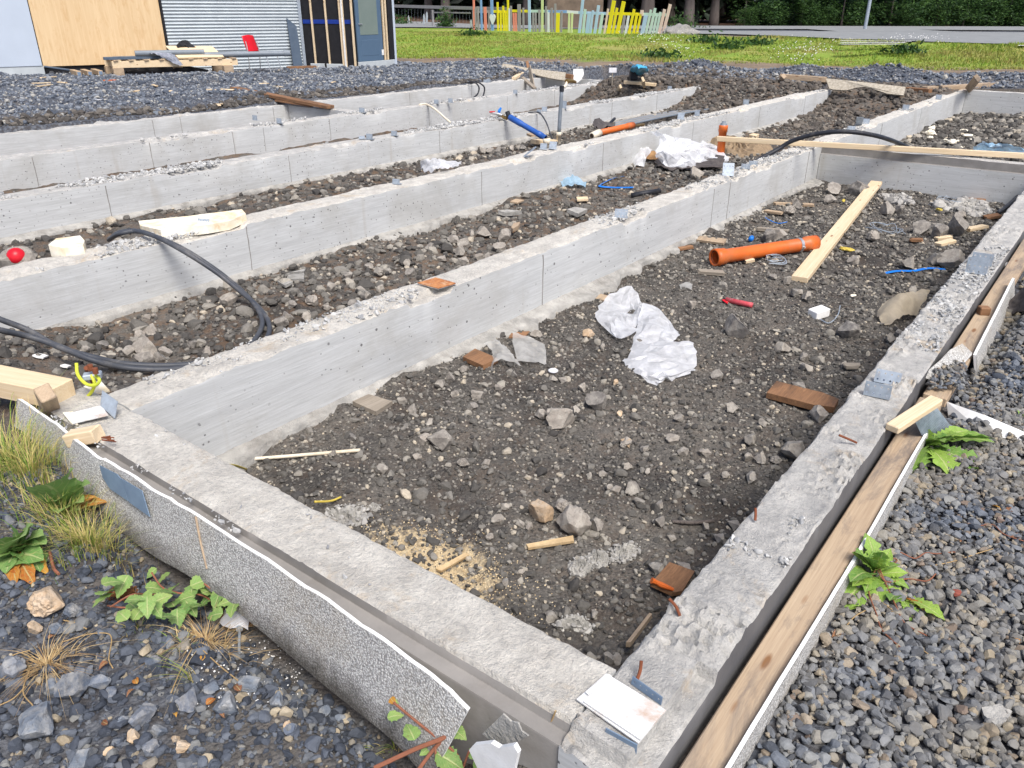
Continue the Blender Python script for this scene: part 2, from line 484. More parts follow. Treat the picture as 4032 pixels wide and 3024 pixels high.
def film(name, dens, col=(250, 251, 253)):
    s = NB(name); s.t.nodes.remove(s.b)
    co = s.coord('pos')
    d = s.n('ShaderNodeBsdfDiffuse'); d.inputs[0].default_value = lin(col)
    tl = s.n('ShaderNodeBsdfTranslucent'); tl.inputs[0].default_value = lin(col)
    gl = s.n('ShaderNodeBsdfGlossy', Roughness=.25)
    tr = s.n('ShaderNodeBsdfTransparent'); tr.inputs[0].default_value = (.93, .95, .97, 1)
    bp = s.n('ShaderNodeBump', Strength=.6, Distance=.01); s.l(s.noise(co, 26, 4, .6, .8), bp.inputs['Height'])
    for q in (d, tl, gl): s.l(bp.outputs[0], q.inputs['Normal'])
    a = s.n('ShaderNodeMixShader'); a.inputs[0].default_value = .3; s.l(d.outputs[0], a.inputs[1]); s.l(tl.outputs[0], a.inputs[2])
    b = s.n('ShaderNodeMixShader'); b.inputs[0].default_value = .08; s.l(a.outputs[0], b.inputs[1]); s.l(gl.outputs[0], b.inputs[2])
    c = s.n('ShaderNodeMixShader'); s.l(tr.outputs[0], c.inputs[1]); s.l(b.outputs[0], c.inputs[2])
    k = s.math('ADD', s.math('MULTIPLY', s.step(s.noise(co, 9, 4, .6, .6), .3, .75), .35), dens-.15)
    s.l(k, c.inputs[0]); s.l(c.outputs[0], s.out.inputs[0])
    return s.m
MT['film'] = film('milky_polythene', .64)
MT['film2'] = film('thin_polythene', .5, (226, 224, 218))
MT['filmb'] = film('bluish_polythene', .7, (170, 206, 230))
MT['bag'] = film('dusty_plastic_bag', .82, (196, 182, 158))

def leaf(name, c0, c1, c2=None):
    s = NB(name); co = s.coord('pos')
    g = s.n('ShaderNodeNewGeometry'); oi = s.n('ShaderNodeObjectInfo')
    c = s.mix(oi.outputs['Random'], c0, c1)
    ac = s.n('ShaderNodeAttribute', attribute_name='across').outputs['Fac']; al = s.n('ShaderNodeAttribute', attribute_name='along').outputs['Fac']
    wv = s.math('FRACT', s.math('SUBTRACT', s.math('MULTIPLY', al, 7.0), s.math('MULTIPLY', ac, 2.2)))
    vein = s.math('MAXIMUM', s.step(ac, .12, .04), s.math('MULTIPLY', s.step(s.math('ABSOLUTE', s.math('SUBTRACT', wv, .5)), .10, .03), .45))
    spots = s.math('MULTIPLY', s.step(s.noise(co, 130, 3, .6), .64, .70), .55)
    c = s.mix(s.math('MULTIPLY', s.step(s.noise(co, 45, 4), .4, .7), .4), c, c2 or c0)
    c = s.mix(s.math('MULTIPLY', vein, .5), c, (206, 206, 150)); c = s.mix(spots, c, (120, 92, 56))
    s.bump(s.math('SUBTRACT', s.noise(co, 90, 3), vein), .5, .004)
    s.done(c, .5)
    tl = s.n('ShaderNodeBsdfTranslucent'); s.l(c, tl.inputs[0])
    a = s.n('ShaderNodeMixShader'); a.inputs[0].default_value = .22
    s.l(s.b.outputs[0], a.inputs[1]); s.l(tl.outputs[0], a.inputs[2]); s.l(a.outputs[0], s.out.inputs[0])
    return s.m
def leaf_island(name, stops, tr=.3, patch=None):
    s = NB(name)
    g = s.n('ShaderNodeNewGeometry')
    c = s.ramp(g.outputs['Random Per Island'], stops)
    if patch: c = s.mix(s.math('MULTIPLY', s.step(s.noise(s.coord('pos'), patch[1], 6, .7), .46, .62), patch[2]), c, patch[0])
    s.done(c, .6)
    tl = s.n('ShaderNodeBsdfTranslucent'); s.l(c, tl.inputs[0])
    a = s.n('ShaderNodeMixShader'); a.inputs[0].default_value = tr
    s.l(s.b.outputs[0], a.inputs[1]); s.l(tl.outputs[0], a.inputs[2]); s.l(a.outputs[0], s.out.inputs[0])
    return s.m
MT['dock'] = leaf('dock_leaf', (136, 168, 96), (104, 146, 78), (156, 176, 108))
MT['dand'] = leaf('dandelion_leaf', (148, 180, 76), (100, 142, 68), (164, 186, 96))
MT['birch'] = leaf('birch_leaf', (142, 174, 96), (96, 138, 74), (166, 172, 104))
MT['autumn'] = leaf('withered_leaf', (196, 140, 56), (168, 96, 44), (206, 176, 80))
MT['brownleaf'] = leaf('dry_brown_leaf', (150, 100, 70), (120, 74, 50), (176, 130, 96))
MT['stem'] = plain('reddish_stem', (150, 96, 72), (116, 76, 58), 20, .7, bump=.2)
MT['grassnear'] = leaf_island('tufted_grass', [(0, (108, 142, 60)), (.3, (152, 170, 78)), (.55, (196, 184, 112)), (1, (206, 182, 132))])
MT['drygrass'] = leaf_island('dry_grass', [(0, (200, 178, 134)), (.6, (178, 150, 106)), (1, (150, 118, 82))], .2)
MT['lawn'] = leaf_island('lawn_grass', [(0, (98, 128, 48)), (.35, (128, 154, 54)), (.7, (154, 170, 66)), (1, (172, 164, 90))], .3, ((160, 140, 92), .5, .65))
MT['conifer'] = leaf_island('spruce_foliage', [(0, (28, 48, 36)), (.5, (40, 68, 46)), (1, (62, 96, 62))], .15)
MT['decid'] = leaf_island('broadleaf_foliage', [(0, (38, 62, 34)), (.5, (56, 86, 42)), (1, (86, 118, 56))], .3)
MT['deepwood'] = leaf_island('deep_forest_foliage', [(0, (18, 26, 22)), (.6, (28, 40, 30)), (1, (40, 56, 40))], .1)
MT['bark'] = plain('grey_bark', (112, 104, 98), (84, 76, 72), 5, .95, bump=.9, bscale=26, dist=.03, stretch=(1, 1, .25))
MT['pinecone'] = plain('cone_scales', (140, 96, 58), (110, 70, 42), 40, .8, bump=.3)

MT['gr_blue'] = island('crushed_basalt', [(0, (54, 59, 67)), (.3, (80, 86, 95)), (.6, (104, 109, 116)), (.82, (124, 125, 123)), (.93, (134, 123, 104)), (.97, (104, 88, 80)), (1, (164, 154, 134))], .8, dust=((142, 132, 112), 1.6, .5), bscale=140, bump=.6)
MT['gr_left'] = island('left_basalt', [(0, (44, 48, 55)), (.35, (66, 71, 80)), (.7, (88, 93, 101)), (.9, (112, 112, 109)), (.97, (134, 122, 102)), (1, (164, 152, 130))], .8, bscale=140, bump=.6)
MT['gr_soil'] = island('soil_stones', [(0, (60, 58, 56)), (.45, (88, 85, 80)), (.75, (116, 112, 105)), (.93, (146, 140, 129)), (1, (174, 162, 142))], .9, bscale=120, bump=.6)
MT['gr_far'] = island('grey_gravel', [(0, (62, 68, 78)), (.4, (90, 96, 105)), (.8, (118, 123, 130)), (1, (160, 156, 146))], .85, bscale=60)
MT['rock_grey'] = pieceobj('grey_fieldstone', (128, 122, 114), (150, 142, 132), (108, 104, 100))
MT['rock_blue'] = pieceobj('blue_grey_basalt', (92, 100, 114), (112, 120, 130), (78, 86, 98))
MT['rock_tan'] = pieceobj('tan_stone', (186, 160, 130), (170, 146, 118), (196, 170, 138))

def groundmat():
    s = NB('site_ground'); co = s.coord('pos')
    def attr(n):
        q = s.n('ShaderNodeAttribute', attribute_name=n); return q.outputs['Fac']
    v = s.n('ShaderNodeTexVoronoi', Scale=95); s.l(co, v.inputs['Vector'])
    grit = s.ramp(v.outputs['Color'], [(0, (52, 50, 49)), (.5, (74, 71, 68)), (.85, (108, 104, 98)), (1, (156, 150, 138))])
    soil = s.mix(s.step(s.noise(co, 3.2, 6, .7), .36, .62), (60, 57, 54), grit)
    soil = s.mix(s.math('MULTIPLY', s.step(s.noise(co, 1.5, 6, .7), .40, .60), .8), soil, s.mix(s.step(s.noise(co, 60, 4), .35, .65), (86, 82, 77), (122, 117, 109)))
    rustp = s.mix(s.math('MULTIPLY', s.step(s.noise(co, 8, 5, .7), .45, .62), .5), soil, (120, 92, 66))
    soil = s.mix(attr('rusty'), soil, rustp)
    sandc = s.mix(s.step(s.noise(co, 30, 5), .35, .65), (204, 186, 152), (160, 142, 114))
    soil = s.mix(s.step(s.math('ADD', attr('sand'), s.math('MULTIPLY', s.math('SUBTRACT', s.noise(co, 14, 6, .75), .5), 1.4)), .42, .62), soil, sandc)
    gv = s.n('ShaderNodeTexVoronoi', Scale=30); s.l(co, gv.inputs['Vector'])
    grav = s.ramp(gv.outputs['Color'], [(0, (70, 76, 86)), (.5, (84, 89, 98)), (.9, (112, 115, 120)), (1, (166, 162, 152))])
    grav = s.mix(s.step(gv.outputs['Distance'], .45, .75), grav, (62, 62, 66))
    grav = s.mix(s.math('MULTIPLY', s.step(s.noise(co, .5, 5, .6), .5, .65), .45), grav, (122, 116, 108))
    c = s.mix(attr('gravel'), soil, grav)
    br = s.mix(s.step(s.noise(co, 1.6, 5), .35, .65), (112, 98, 84), (142, 126, 106))
    c = s.mix(attr('brown'), c, br)
    gr = s.mix(s.step(s.noise(co, .8, 5, .65), .35, .62), (134, 152, 62), (112, 140, 50))
    gr = s.mix(s.math('MULTIPLY', s.step(s.noise(co, .35, 6, .7), .5, .64), .6), gr, (158, 142, 92))
    c = s.mix(attr('grass'), c, gr)
    fo = s.mix(s.step(s.noise(co, 1.2, 5), .35, .65), (74, 54, 44), (100, 76, 60))
    c = s.mix(attr('forest'), c, fo)
    h = s.math('ADD', s.math('MULTIPLY', s.math('SUBTRACT', 1, v.outputs['Distance']), .5), s.noise(co, 26, 6, .75))
    s.bump(h, 1.0, .012)
    return s.done(c, .95)
MT['ground'] = groundmat()

def paintwood(name, c, c2=None):
    s = NB(name); co = s.coord('pos')
    f = s.noise(s.coord('pos', (6, 6, 1.2)), 3, 5, .7)
    col = s.mix(s.math('MULTIPLY', s.step(f, .5, .7), .7), c, c2 or (176, 176, 170))
    return s.done(col, .75)
PAINT = {k: paintwood('fence_paint_'+k, *v) for k, v in {
    'yellow': ((232, 216, 30), (216, 206, 70)), 'white': ((222, 226, 222), (190, 196, 194)), 'paleblue': ((170, 198, 218), (206, 214, 214)),
    'blue': ((128, 164, 208), (176, 196, 214)), 'coral': ((232, 140, 116), (226, 170, 150)), 'palegreen': ((186, 212, 194), (214, 220, 206)),
    'grey': ((150, 146, 144), (176, 172, 168)), 'lime': ((202, 214, 150), (216, 220, 180)), 'peach': ((226, 200, 180), (214, 216, 204))}.items()}
# ------------------------------------------------------------------ numeric noise
def _h(ix, iy, seed):
    n = (ix.astype(np.int64)*374761393 + iy.astype(np.int64)*668265263 + seed*974711) & 0x7fffffff
    n = ((n ^ (n >> 13))*1274126177) & 0x7fffffff
    return ((n ^ (n >> 16)) & 0xffff)/65535.0
def vn(x, y, s, seed=0):
    x = np.asarray(x, float)*s; y = np.asarray(y, float)*s
    ix = np.floor(x); iy = np.floor(y); fx = x-ix; fy = y-iy
    fx = fx*fx*(3-2*fx); fy = fy*fy*(3-2*fy)
    a = _h(ix, iy, seed); b = _h(ix+1, iy, seed); c = _h(ix, iy+1, seed); d = _h(ix+1, iy+1, seed)
    return (a*(1-fx)+b*fx)*(1-fy)+(c*(1-fx)+d*fx)*fy-.5
def fbm(x, y, s, seed=0, o=3):
    return sum(vn(x, y, s*2**i, seed+i)/2**i for i in range(o))
def sstep(v, a, b):
    t = np.clip((v-a)/(b-a), 0, 1); return t*t*(3-2*t)

# ------------------------------------------------------------------ terrain
CYA, SYA = math.cos(YAW), math.sin(YAW)
def DL(x, y): return x*CYA+y*SYA, x*SYA-y*CYA
def FL(d, l): return (d*CYA+l*SYA, d*SYA-l*CYA)
TOE_L = [-40, -3.7, -.1, 4, 7.9, 13.8, 40]; TOE_D = [34, 27.2, 28.6, 25.6, 24.6, 23, 20]
CR_L = [-40, -8, -2.3, .2, 6.5, 11.4, 12.8, 15.8, 40]; CR_D = [52, 44, 40.2, 38.2, 36.3, 34.5, 30.5, 27, 22]
TRENCH = 1.02
def terrain(x, y, fine=True):
    x = np.asarray(x, float); y = np.asarray(y, float)
    d, l = DL(x, y)
    z = np.full(x.shape, .04)
    # open ground beyond the foundation, rising to the grass bank and the road
    toe = np.interp(l, TOE_L, TOE_D); cr = np.interp(l, CR_L, CR_D)
    z = z+.42*sstep(d, toe, cr)
    z = z+np.maximum(0, (d-cr-2))*.022*sstep(-l, 0, 9)               # climbs to the left behind the railing
    # embankment behind the far wall
    emb = (y > 11.9) & (d < toe)
    z = np.where(emb, z+.10*sstep(y, 11.9, 12.5)*sstep(-x, -14, -9.5), z)
    # front left and right of the corner
    left = (x < 1.2) & (y < 3.36)
    z = np.where(left, -.17, z)
    tr = sstep(x, .80, .97)*sstep(y, .75, 1.0)*(1-sstep(y, 2.1, 3.1))
    z = np.where(left, z-.15*tr, z)
    z = np.where(left & (y > 1.9), z+.07*sstep(y, 1.9, 3.2), z)
    right = (y < .58)
    zr = -.14+.10*sstep(x, 2.5, 5.2)+.03*sstep(x, 6, 12)
    zr = zr-np.maximum(0, zr+.14)*sstep(y, .20, .29)*(x < 8)
    zr = np.where(x < 1.2, np.minimum(zr, -.17-.12*sstep(x, .8, .97)*sstep(y, .4, .7)), zr)
    z = np.where(right & (x < 21), np.where(d < toe-1, zr, z), z)
    # soil in the bays
    ins = (x > 1.2) & (y > .58) & (y < 11.8) & (x < 19.5)
    b1 = ins & (y < 3.1)
    z = np.where(b1, -.44+.02*sstep(x, 10, 12), z)
    b2 = ins & (y >= 3.1) & (y < 5.38)
    zz = -.41+.31*(1-sstep(x, 1.05, 2.2)) + .45*sstep(x+.25*vn(x, y, 1.2, 5), 16.2, 18.5)
    z = np.where(b2, zz, z)
    b2l = (x <= 1.2) & (y >= 3.36) & (y < 5.25)
    z = np.where(b2l, -.10, z)
    b3 = ins & (y >= 5.38) & (y < 7.75)
    z = np.where(b3, -.36+.46*sstep(x+.5*vn(x, y, 1.1, 6), 14.9, 17.3), z)
    b4 = ins & (y >= 7.75)
    z = np.where(b4, -.34+.42*sstep(x+.5*vn(x, y, 1.1, 7), 14.4, 16.6)*(y < 9.9), z)
    z = np.where((x <= 1.2) & (y >= 5.25) & (y < 11.8), -.36, z)
    if fine:
        soil = (ins | b2l)
        z = z+np.where(soil, .07*fbm(x, y, 1.3, 21)+.045*fbm(x, y, 5, 22, 3)+.012*vn(x, y, 34, 25), 0)
        near = (~soil) & (d < 9)
        z = z+np.where(near, .03*fbm(x, y, 2.2, 31, 4), 0)
        far = (~soil) & (d >= 9) & (d < 60)
        z = z+np.where(far, .10*fbm(x, y, .55, 41, 4)*(1-.75*sstep(d, cr-1, cr+1)), 0)
        # heaps of dug earth and gravel at the far end
        for hx, hy, hr, hh in HEAPS:
            q = ((x-hx)**2+(y-hy)**2)/hr**2
            z = z+hh*np.exp(-q*1.6)*(1+.5*vn(x, y, 3.2, 51))
    return z
HEAPS = [(20.0, 9.3, 1.1, .30), (20.8, 6.9, 1.0, .20), (21.3, 5.0, 1.2, .22), (19.4, 11.2, .9, .14), (16.2, 12.8, 1.0, .16), (22.0, 2.4, 1.6, .12)]
def tz(p): return float(terrain(np.array([p[0]]), np.array([p[1]]))[0])
def SG(sx, sy, z0=-.44):
    """pixel -> point on the ground itself (few fixed-point steps along the ray)"""
    z = z0
    for _ in range(6):
        p = S(sx, sy, z); z = .5*z+.5*tz(p)
    p = S(sx, sy, z); return p
def AG(c, x, y, z0=-.44): return SG(c[0]+x*c[2], c[1]+y*c[2], z0)

def axis_lines(segs):
    out = [segs[0][0]]
    for a, b, st in segs:
        n = max(1, int(round((b-a)/st))); out += list(a+(b-a)*(np.arange(1, n+1)/n))
    return np.array(out)
gx = axis_lines([(-60, -2, 6), (-2, .2, .3), (.2, 6, .032), (6, 20, .085), (20, 42, .35), (42, 90, 2), (90, 700, 60)])
gy = axis_lines([(-400, -20, 40), (-20, -1, 1.2), (-1, 3.4, .032), (3.4, 12.6, .085), (12.6, 40, .4), (40, 90, 3), (90, 500, 50)])
GX, GY = np.meshgrid(gx, gy, indexing='ij')
GZ = terrain(GX, GY)
nx, ny = GX.shape
Vg = np.stack([GX, GY, GZ], -1).reshape(-1, 3)
ii = (np.arange(nx-1)[:, None]*ny+np.arange(ny-1)[None, :]).ravel()
ground = fast('ground', Vg, np.stack([ii, ii+ny, ii+ny+1, ii+1], 1), MT['ground'], smooth=True)
ground['kind'] = 'structure'
dG, lG = DL(GX, GY)
toeG = np.interp(lG, TOE_L, TOE_D); crG = np.interp(lG, CR_L, CR_D)
inG = (GX > 1.06) & (GY > .46) & (GY < 11.8) & (GX < 17.5+2.2*(GY < 5.4))
b2lG = (GX <= 1.2) & (GY > 3.3) & (GY < 5.3)
wob = vn(GX, GY, .5, 61)*3+vn(GX, GY, 2.1, 62)*1.2
att = {
 'gravel': np.where(inG | b2lG, 0, np.where(dG < 7, .25+.5*(vn(GX, GY, 1.6, 63) > -.1), 1.0)),
 'rusty': np.where(inG & (GY > 3), 1.0, .25),
 'brown': sstep(dG+wob*.6, toeG-3.6, toeG-2.2)*(1-sstep(dG, crG+1.5, crG+2.5)*(lG > 6)),
 'grass': sstep(dG+wob*.9, toeG-.2, toeG+1.3)*(1-sstep(dG, crG+.2, crG+.8)*(lG > 6)),
 'forest': sstep(dG, 55, 57.5),
 'sand': np.where(inG & (GY < 3), np.exp(-(((GX-1.72)/.22)**2+((GY-1.72)/.36)**2)), 0),
}
for k, v in att.items():
    a = ground.data.attributes.new(k, 'FLOAT', 'POINT'); a.data.foreach_set('value', np.clip(v, 0, 1).astype(np.float32).ravel())

import bisect
_gxl, _gyl, _gzl = gx.tolist(), gy.tolist(), GZ.tolist()
def tz(p):
    x = min(max(p[0], _gxl[0]), _gxl[-1]-1e-6); y = min(max(p[1], _gyl[0]), _gyl[-1]-1e-6)
    i = bisect.bisect_right(_gxl, x)-1; j = bisect.bisect_right(_gyl, y)-1
    u = (x-_gxl[i])/(_gxl[i+1]-_gxl[i]); v = (y-_gyl[j])/(_gyl[j+1]-_gyl[j])
    return (_gzl[i][j]*(1-u)+_gzl[i+1][j]*u)*(1-v)+(_gzl[i][j+1]*(1-u)+_gzl[i+1][j+1]*u)*v

# ------------------------------------------------------------------ foundation walls
def wall(name, label, axis, s0, s1, ds, prof, seed=0, amp=.012, edge=.006, zfun=None, lumps=2.5, mats=('conc', 'ctop', 'cplain')):
    """prof: (cross position, z, is_top) from the near foot over the top to the far foot"""
    ns = max(2, int((s1-s0)/ds)+1)
    s = np.linspace(s0, s1, ns)
    c = np.array([p[0] for p in prof]); z = np.array([p[1] for p in prof]); tp = np.array([p[2] for p in prof])
    Sg, Cg = np.meshgrid(s, c, indexing='ij')
    Zg = np.repeat(z[None, :], ns, 0).astype(float)
    T = tp[None, :] > 0
    lump = amp*(1.3*fbm(Sg, Cg, 5, seed, 3)+.9*np.abs(fbm(Sg, Cg, 17, seed+9, 3))+.5*vn(Sg, Cg, 60, seed+4))
    patch = np.clip(vn(Sg, Cg, 1.6, seed+14)*3+.4, .15, 1.3)
    cl = np.clip(vn(Sg, Cg*1.3, 4.5, seed+31)+.5*vn(Sg, Cg, 11, seed+32)-.06, 0, .5)          # splashed lumps
    lump = lump*patch+amp*lumps*cl*(.5+2.4*np.abs(vn(Sg, Cg, 34, seed+33))+2.2*vn(Sg, Cg, 75, seed+34))
    Zg = np.where(T, Zg+lump, Zg)
    e = np.where(tp[None, :] == 2, 1.0, 0.0)                          # broken arrises
    chip = np.abs(fbm(Sg, Sg*0+Cg, 9, seed+5, 4))*2.0*edge+np.clip(vn(Sg, Cg, 2.6, seed+8)-.18, 0, 1)*edge*5
    Zg = Zg-e*chip
    ctr = (c.min()+c.max())/2
    Cg = Cg+e*np.sign(ctr-Cg)*chip*.7
    Cg = Cg+.0035*vn(Sg, Cg*0+Zg, 1.3, seed+3)*(1-T)
    if zfun is not None:
        Zg = np.where(T, Zg+(zfun(Sg, Cg)), Zg)
    P = np.stack([Sg, Cg, Zg], -1) if axis == 'x' else np.stack([Cg, Sg, Zg], -1)
    V = P.reshape(-1, 3); nc = len(prof)
    Fc = []; mi = []
    for i in range(ns-1):
        for j in range(nc-1):
            f = (i*nc+j, (i+1)*nc+j, (i+1)*nc+j+1, i*nc+j+1)
            Fc.append(f if axis == 'x' else f[::-1])
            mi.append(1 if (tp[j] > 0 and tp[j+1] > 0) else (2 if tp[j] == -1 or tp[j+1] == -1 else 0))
    a = tuple(range(nc)); b = tuple((ns-1)*nc+k for k in range(nc))
    Fc += [a, b[::-1]] if axis == 'x' else [a[::-1], b]
    mi += [0, 0]
    root = thing(name, label, 'wall', ((s0+s1)/2, ctr, -.4) if axis == 'x' else (ctr, (s0+s1)/2, -.4))
    body = obj('wall_body', V, Fc, [MT[m] for m in mats], root, True, mi)
    try:
        body.data.set_sharp_from_angle(angle=rad(38))
    except Exception: pass
    return root
def prof_plain(c0, c1, zb, n=9):
    p = [(c0, zb, 0), (c0, -.25, 0), (c0, -.05, 0), (c0, -.004, 2)]
    for k in range(1, n): p.append((c0+(c1-c0)*k/n, 0, 1))
    return p+[(c1, -.004, 2), (c1, -.05, 0), (c1, zb, 0)]

Z_REB = -.034
def zR(s, c):
    m = (s < 1.47) & (c < .527); e = (s < 1.122)
    return np.where(m | e, Z_REB, 0)+np.where(e & (s < 1.076), -.002, 0)
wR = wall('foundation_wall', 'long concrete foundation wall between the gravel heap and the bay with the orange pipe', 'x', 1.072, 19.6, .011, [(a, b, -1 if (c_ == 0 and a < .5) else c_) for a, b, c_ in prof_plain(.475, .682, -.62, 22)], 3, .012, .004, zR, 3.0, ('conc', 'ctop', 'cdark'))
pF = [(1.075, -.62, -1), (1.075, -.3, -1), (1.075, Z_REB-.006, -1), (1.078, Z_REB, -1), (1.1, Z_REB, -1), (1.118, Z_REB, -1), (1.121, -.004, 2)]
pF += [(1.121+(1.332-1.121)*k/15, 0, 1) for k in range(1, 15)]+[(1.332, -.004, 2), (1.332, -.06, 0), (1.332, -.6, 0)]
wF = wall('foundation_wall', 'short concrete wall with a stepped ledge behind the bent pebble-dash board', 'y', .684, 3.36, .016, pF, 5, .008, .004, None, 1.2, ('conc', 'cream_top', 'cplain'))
def pockets(lst, c0, w=.09, dep=.03):
    def f(s, c):
        z = np.zeros_like(s)
        for a, b in lst: z = np.where((s > a) & (s < b) & (c < c0+w), -dep, z)
        return z
    return f
P1 = [(2.96, 3.33), (5.35, 5.75), (7.45, 7.62), (8.05, 8.5), (12.2, 12.6), (15.8, 16.2)]
w1 = wall('foundation_wall', 'concrete wall carrying a rusty plate, nearest behind the crumpled plastic sheet', 'x', 1.335, 19.6, .028, prof_plain(3.0, 3.235, -.62, 10), 7, .012, .006, pockets(P1, 3.0), 1.5, ('conc', 'cream_top', 'cplain'))
P2 = [(2.9, 3.5), (6.9, 7.3), (8.05, 8.4), (10.6, 10.9), (13.0, 13.4), (15.6, 16.2)]
w2 = wall('foundation_wall', 'concrete wall with polystyrene slabs on it and the cable loop against its face', 'x', .4, 18.0, .04, prof_plain(5.25, 5.53, -.62, 9), 11, .013, .007, pockets(P2, 5.25), 1.2, ('conc', 'cream_top', 'cplain'))
P3 = [(4.3, 4.9), (6.4, 6.8), (9.6, 10.1), (11.4, 12.0), (13.6, 14.2)]
w3 = wall('foundation_wall', 'concrete wall just behind the blue pipe and the upright grey pipe', 'x', 1.0, 17.3, .05, prof_plain(7.6, 7.88, -.6, 8), 13, .013, .008, pockets(P3, 7.6), 1.0)
P4 = [(5.2, 6.4), (8.9, 9.3), (11.2, 11.8), (14.1, 14.8)]
w4 = wall('foundation_wall', 'concrete wall with a thin white hose hanging over its top', 'x', 1.5, 16.9, .06, prof_plain(9.75, 10.02, -.6, 7), 17, .013, .008, pockets(P4, 9.75), 1.0)
w5 = wall('foundation_wall', 'farthest concrete wall below the gravel yard of the building', 'x', 2.0, 16.95, .07, prof_plain(11.66, 11.9, -.6, 7), 19, .016, .008)
c4 = wall('cross_wall', 'short concrete cross wall with a brown plank lying over its corner', 'y', 10.024, 11.655, .05, prof_plain(8.93, 9.14, -.6, 7), 23, .01, .006)
c5 = wall('cross_wall', 'short end wall under the fallen pebble-dash board with crossed timbers', 'y', 10.024, 11.655, .06, prof_plain(16.6, 16.83, -.6, 7), 27, .01, .006)
pC = [(10.13, -.62, 0), (10.13, -.3, 0), (10.13, -.092, 0), (10.133, -.09, -1), (10.155, -.086, -1), (10.158, -.004, -1)]
pC += [(10.158+(10.37-10.158)*k/6, 0, 1) for k in range(0, 6)]+[(10.37, -.004, 2), (10.37, -.05, 0), (10.37, -.6, 0)]
c1 = wall('cross_wall', 'concrete cross wall closing the near bay under the long white batten', 'y', .686, 2.996, .05, pC, 29, .006, .004)
c2 = wall('cross_wall', 'farthest cross wall at the end of the bay with scattered foam lumps', 'y', .686, 2.996, .06, prof_plain(19.35, 19.58, -.6, 6), 31, .008, .005)

def seam(parent, axis, s, c, z0, z1, w=.007, out=.003):
    """raised fin left by the joint between two formwork sheets"""
    n = 7; P = []
    for k in range(n+1):
        z = z0+(z1-z0)*k/n; o = random.uniform(-.003, .003)
        for q in (-1, 1): P.append((s+q*w*random.uniform(.5, 1.2)/2+o, c-out, z))
        for q in (-1, 1): P.append((s+q*w/2+o, c+.004, z))
    if axis == 'y': P = [(p[1], p[0], p[2]) for p in P]
    Fc = []
    for k in range(n):
        b = k*4; d = b+4
        Fc += [(b, b+1, d+1, d), (b+1, b+3, d+3, d+1), (b+2, b, d, d+2)]
    obj('formwork_seam', P, Fc, MT['cplain'], parent)
for s in (4.28, 7.05, 7.42, 9.7, 12.9, 15.4): seam(w1, 'x', s, 3.0, -.43, -.02)
for s in (3.5, 6.35, 8.75, 11.3, 13.9, 16.2): seam(w2, 'x', s, 5.25, -.4, -.02)
for s in (3.62, 5.75, 8.3, 10.6, 12.9, 14.6): seam(w3, 'x', s, 7.6, -.34, -.02)
for s in (3.9, 5.3, 6.5, 7.0, 8.2, 10.4, 12.6, 14.2): seam(w4, 'x', s, 9.75, -.34, -.02)
for s in (6.45, 6.9, 8.62, 11.9, 13.8): seam(w5, 'x', s, 11.66, -.34, -.01)

def skirt(parent, y, x0, x1, z, w0, seed):
    """mortar that leaked out under the formwork, along the foot of a wall face"""
    n = int((x1-x0)/.03); s = np.linspace(x0, x1, n)
    w = w0*(1+1.6*fbm(s, s*0, 1.4, seed, 4)+.7*vn(s, s*0, 12, seed+3)); w = np.clip(w, .012, .2)
    rows = []
    for k, t in enumerate((0, .35, .75, 1.0, 1.06)):
        zz = z+(.05, .035, .028, .018, -.05)[k]+.008*vn(s, s*0+k, 20, seed+k)
        rows.append(np.stack([s, y+.006-w*t-.006, zz], -1))
    V = np.concatenate(rows); m = len(rows)
    Fc = [(k*n+i, (k+1)*n+i, (k+1)*n+i+1, k*n+i+1) for k in range(m-1) for i in range(n-1)]
    obj('mortar_skirt', V, Fc, MT['mortar'], parent, True)
skirt(w1, 3.0, 1.4, 10.1, -.43, .085, 3)
skirt(w2, 5.25, 1.6, 16.3, -.41, .07, 5)
skirt(w3, 7.6, 2.4, 15.2, -.36, .06, 8)

# ------------------------------------------------------------------ loose stones
def ico(sub):
    bm = bmesh.new(); bmesh.ops.create_icosphere(bm, subdivisions=sub, radius=1.0)
    bm.verts.ensure_lookup_table()
    V = np.array([v.co[:] for v in bm.verts]); Fc = np.array([[v.index for v in f.verts] for f in bm.faces]); bm.free()
    return V, Fc
def rockshape(sub, cuts, rng, lo=.45, hi=.85, rough=0.0):
    V, Fc = ico(sub); V = V*(1+rng.uniform(-.08, .08, (len(V), 1)))
    for _ in range(cuts):
        n = rng.normal(size=3); n /= np.linalg.norm(n); dd = rng.uniform(lo, hi)
        t = np.clip(V@n-dd, 0, None); V = V-t[:, None]*n[None, :]
    if rough: V = V*(1+rough*np.array([mnoise.noise(Vector(v*2.2)+Vector((cuts*3.1, lo*9, hi*5))) for v in V])[:, None])
    return V, Fc
TPL1 = [rockshape(2, 9, RNG) for _ in range(10)]       # 42 vertices, 80 faces
TPL0 = [rockshape(1, 3, RNG, .55, .9) for _ in range(10)]       # 12 vertices, 20 faces
def rand_rot(n, rng):
    q = rng.normal(size=(n, 4)); q /= np.linalg.norm(q, axis=1)[:, None]
    w, x, y, z = q.T
    return np.stack([np.stack([1-2*(y*y+z*z), 2*(x*y-z*w), 2*(x*z+y*w)], -1), np.stack([2*(x*y+z*w), 1-2*(x*x+z*z), 2*(y*z-x*w)], -1), np.stack([2*(x*z-y*w), 2*(y*z+x*w), 1-2*(x*x+y*y)], -1)], 1)
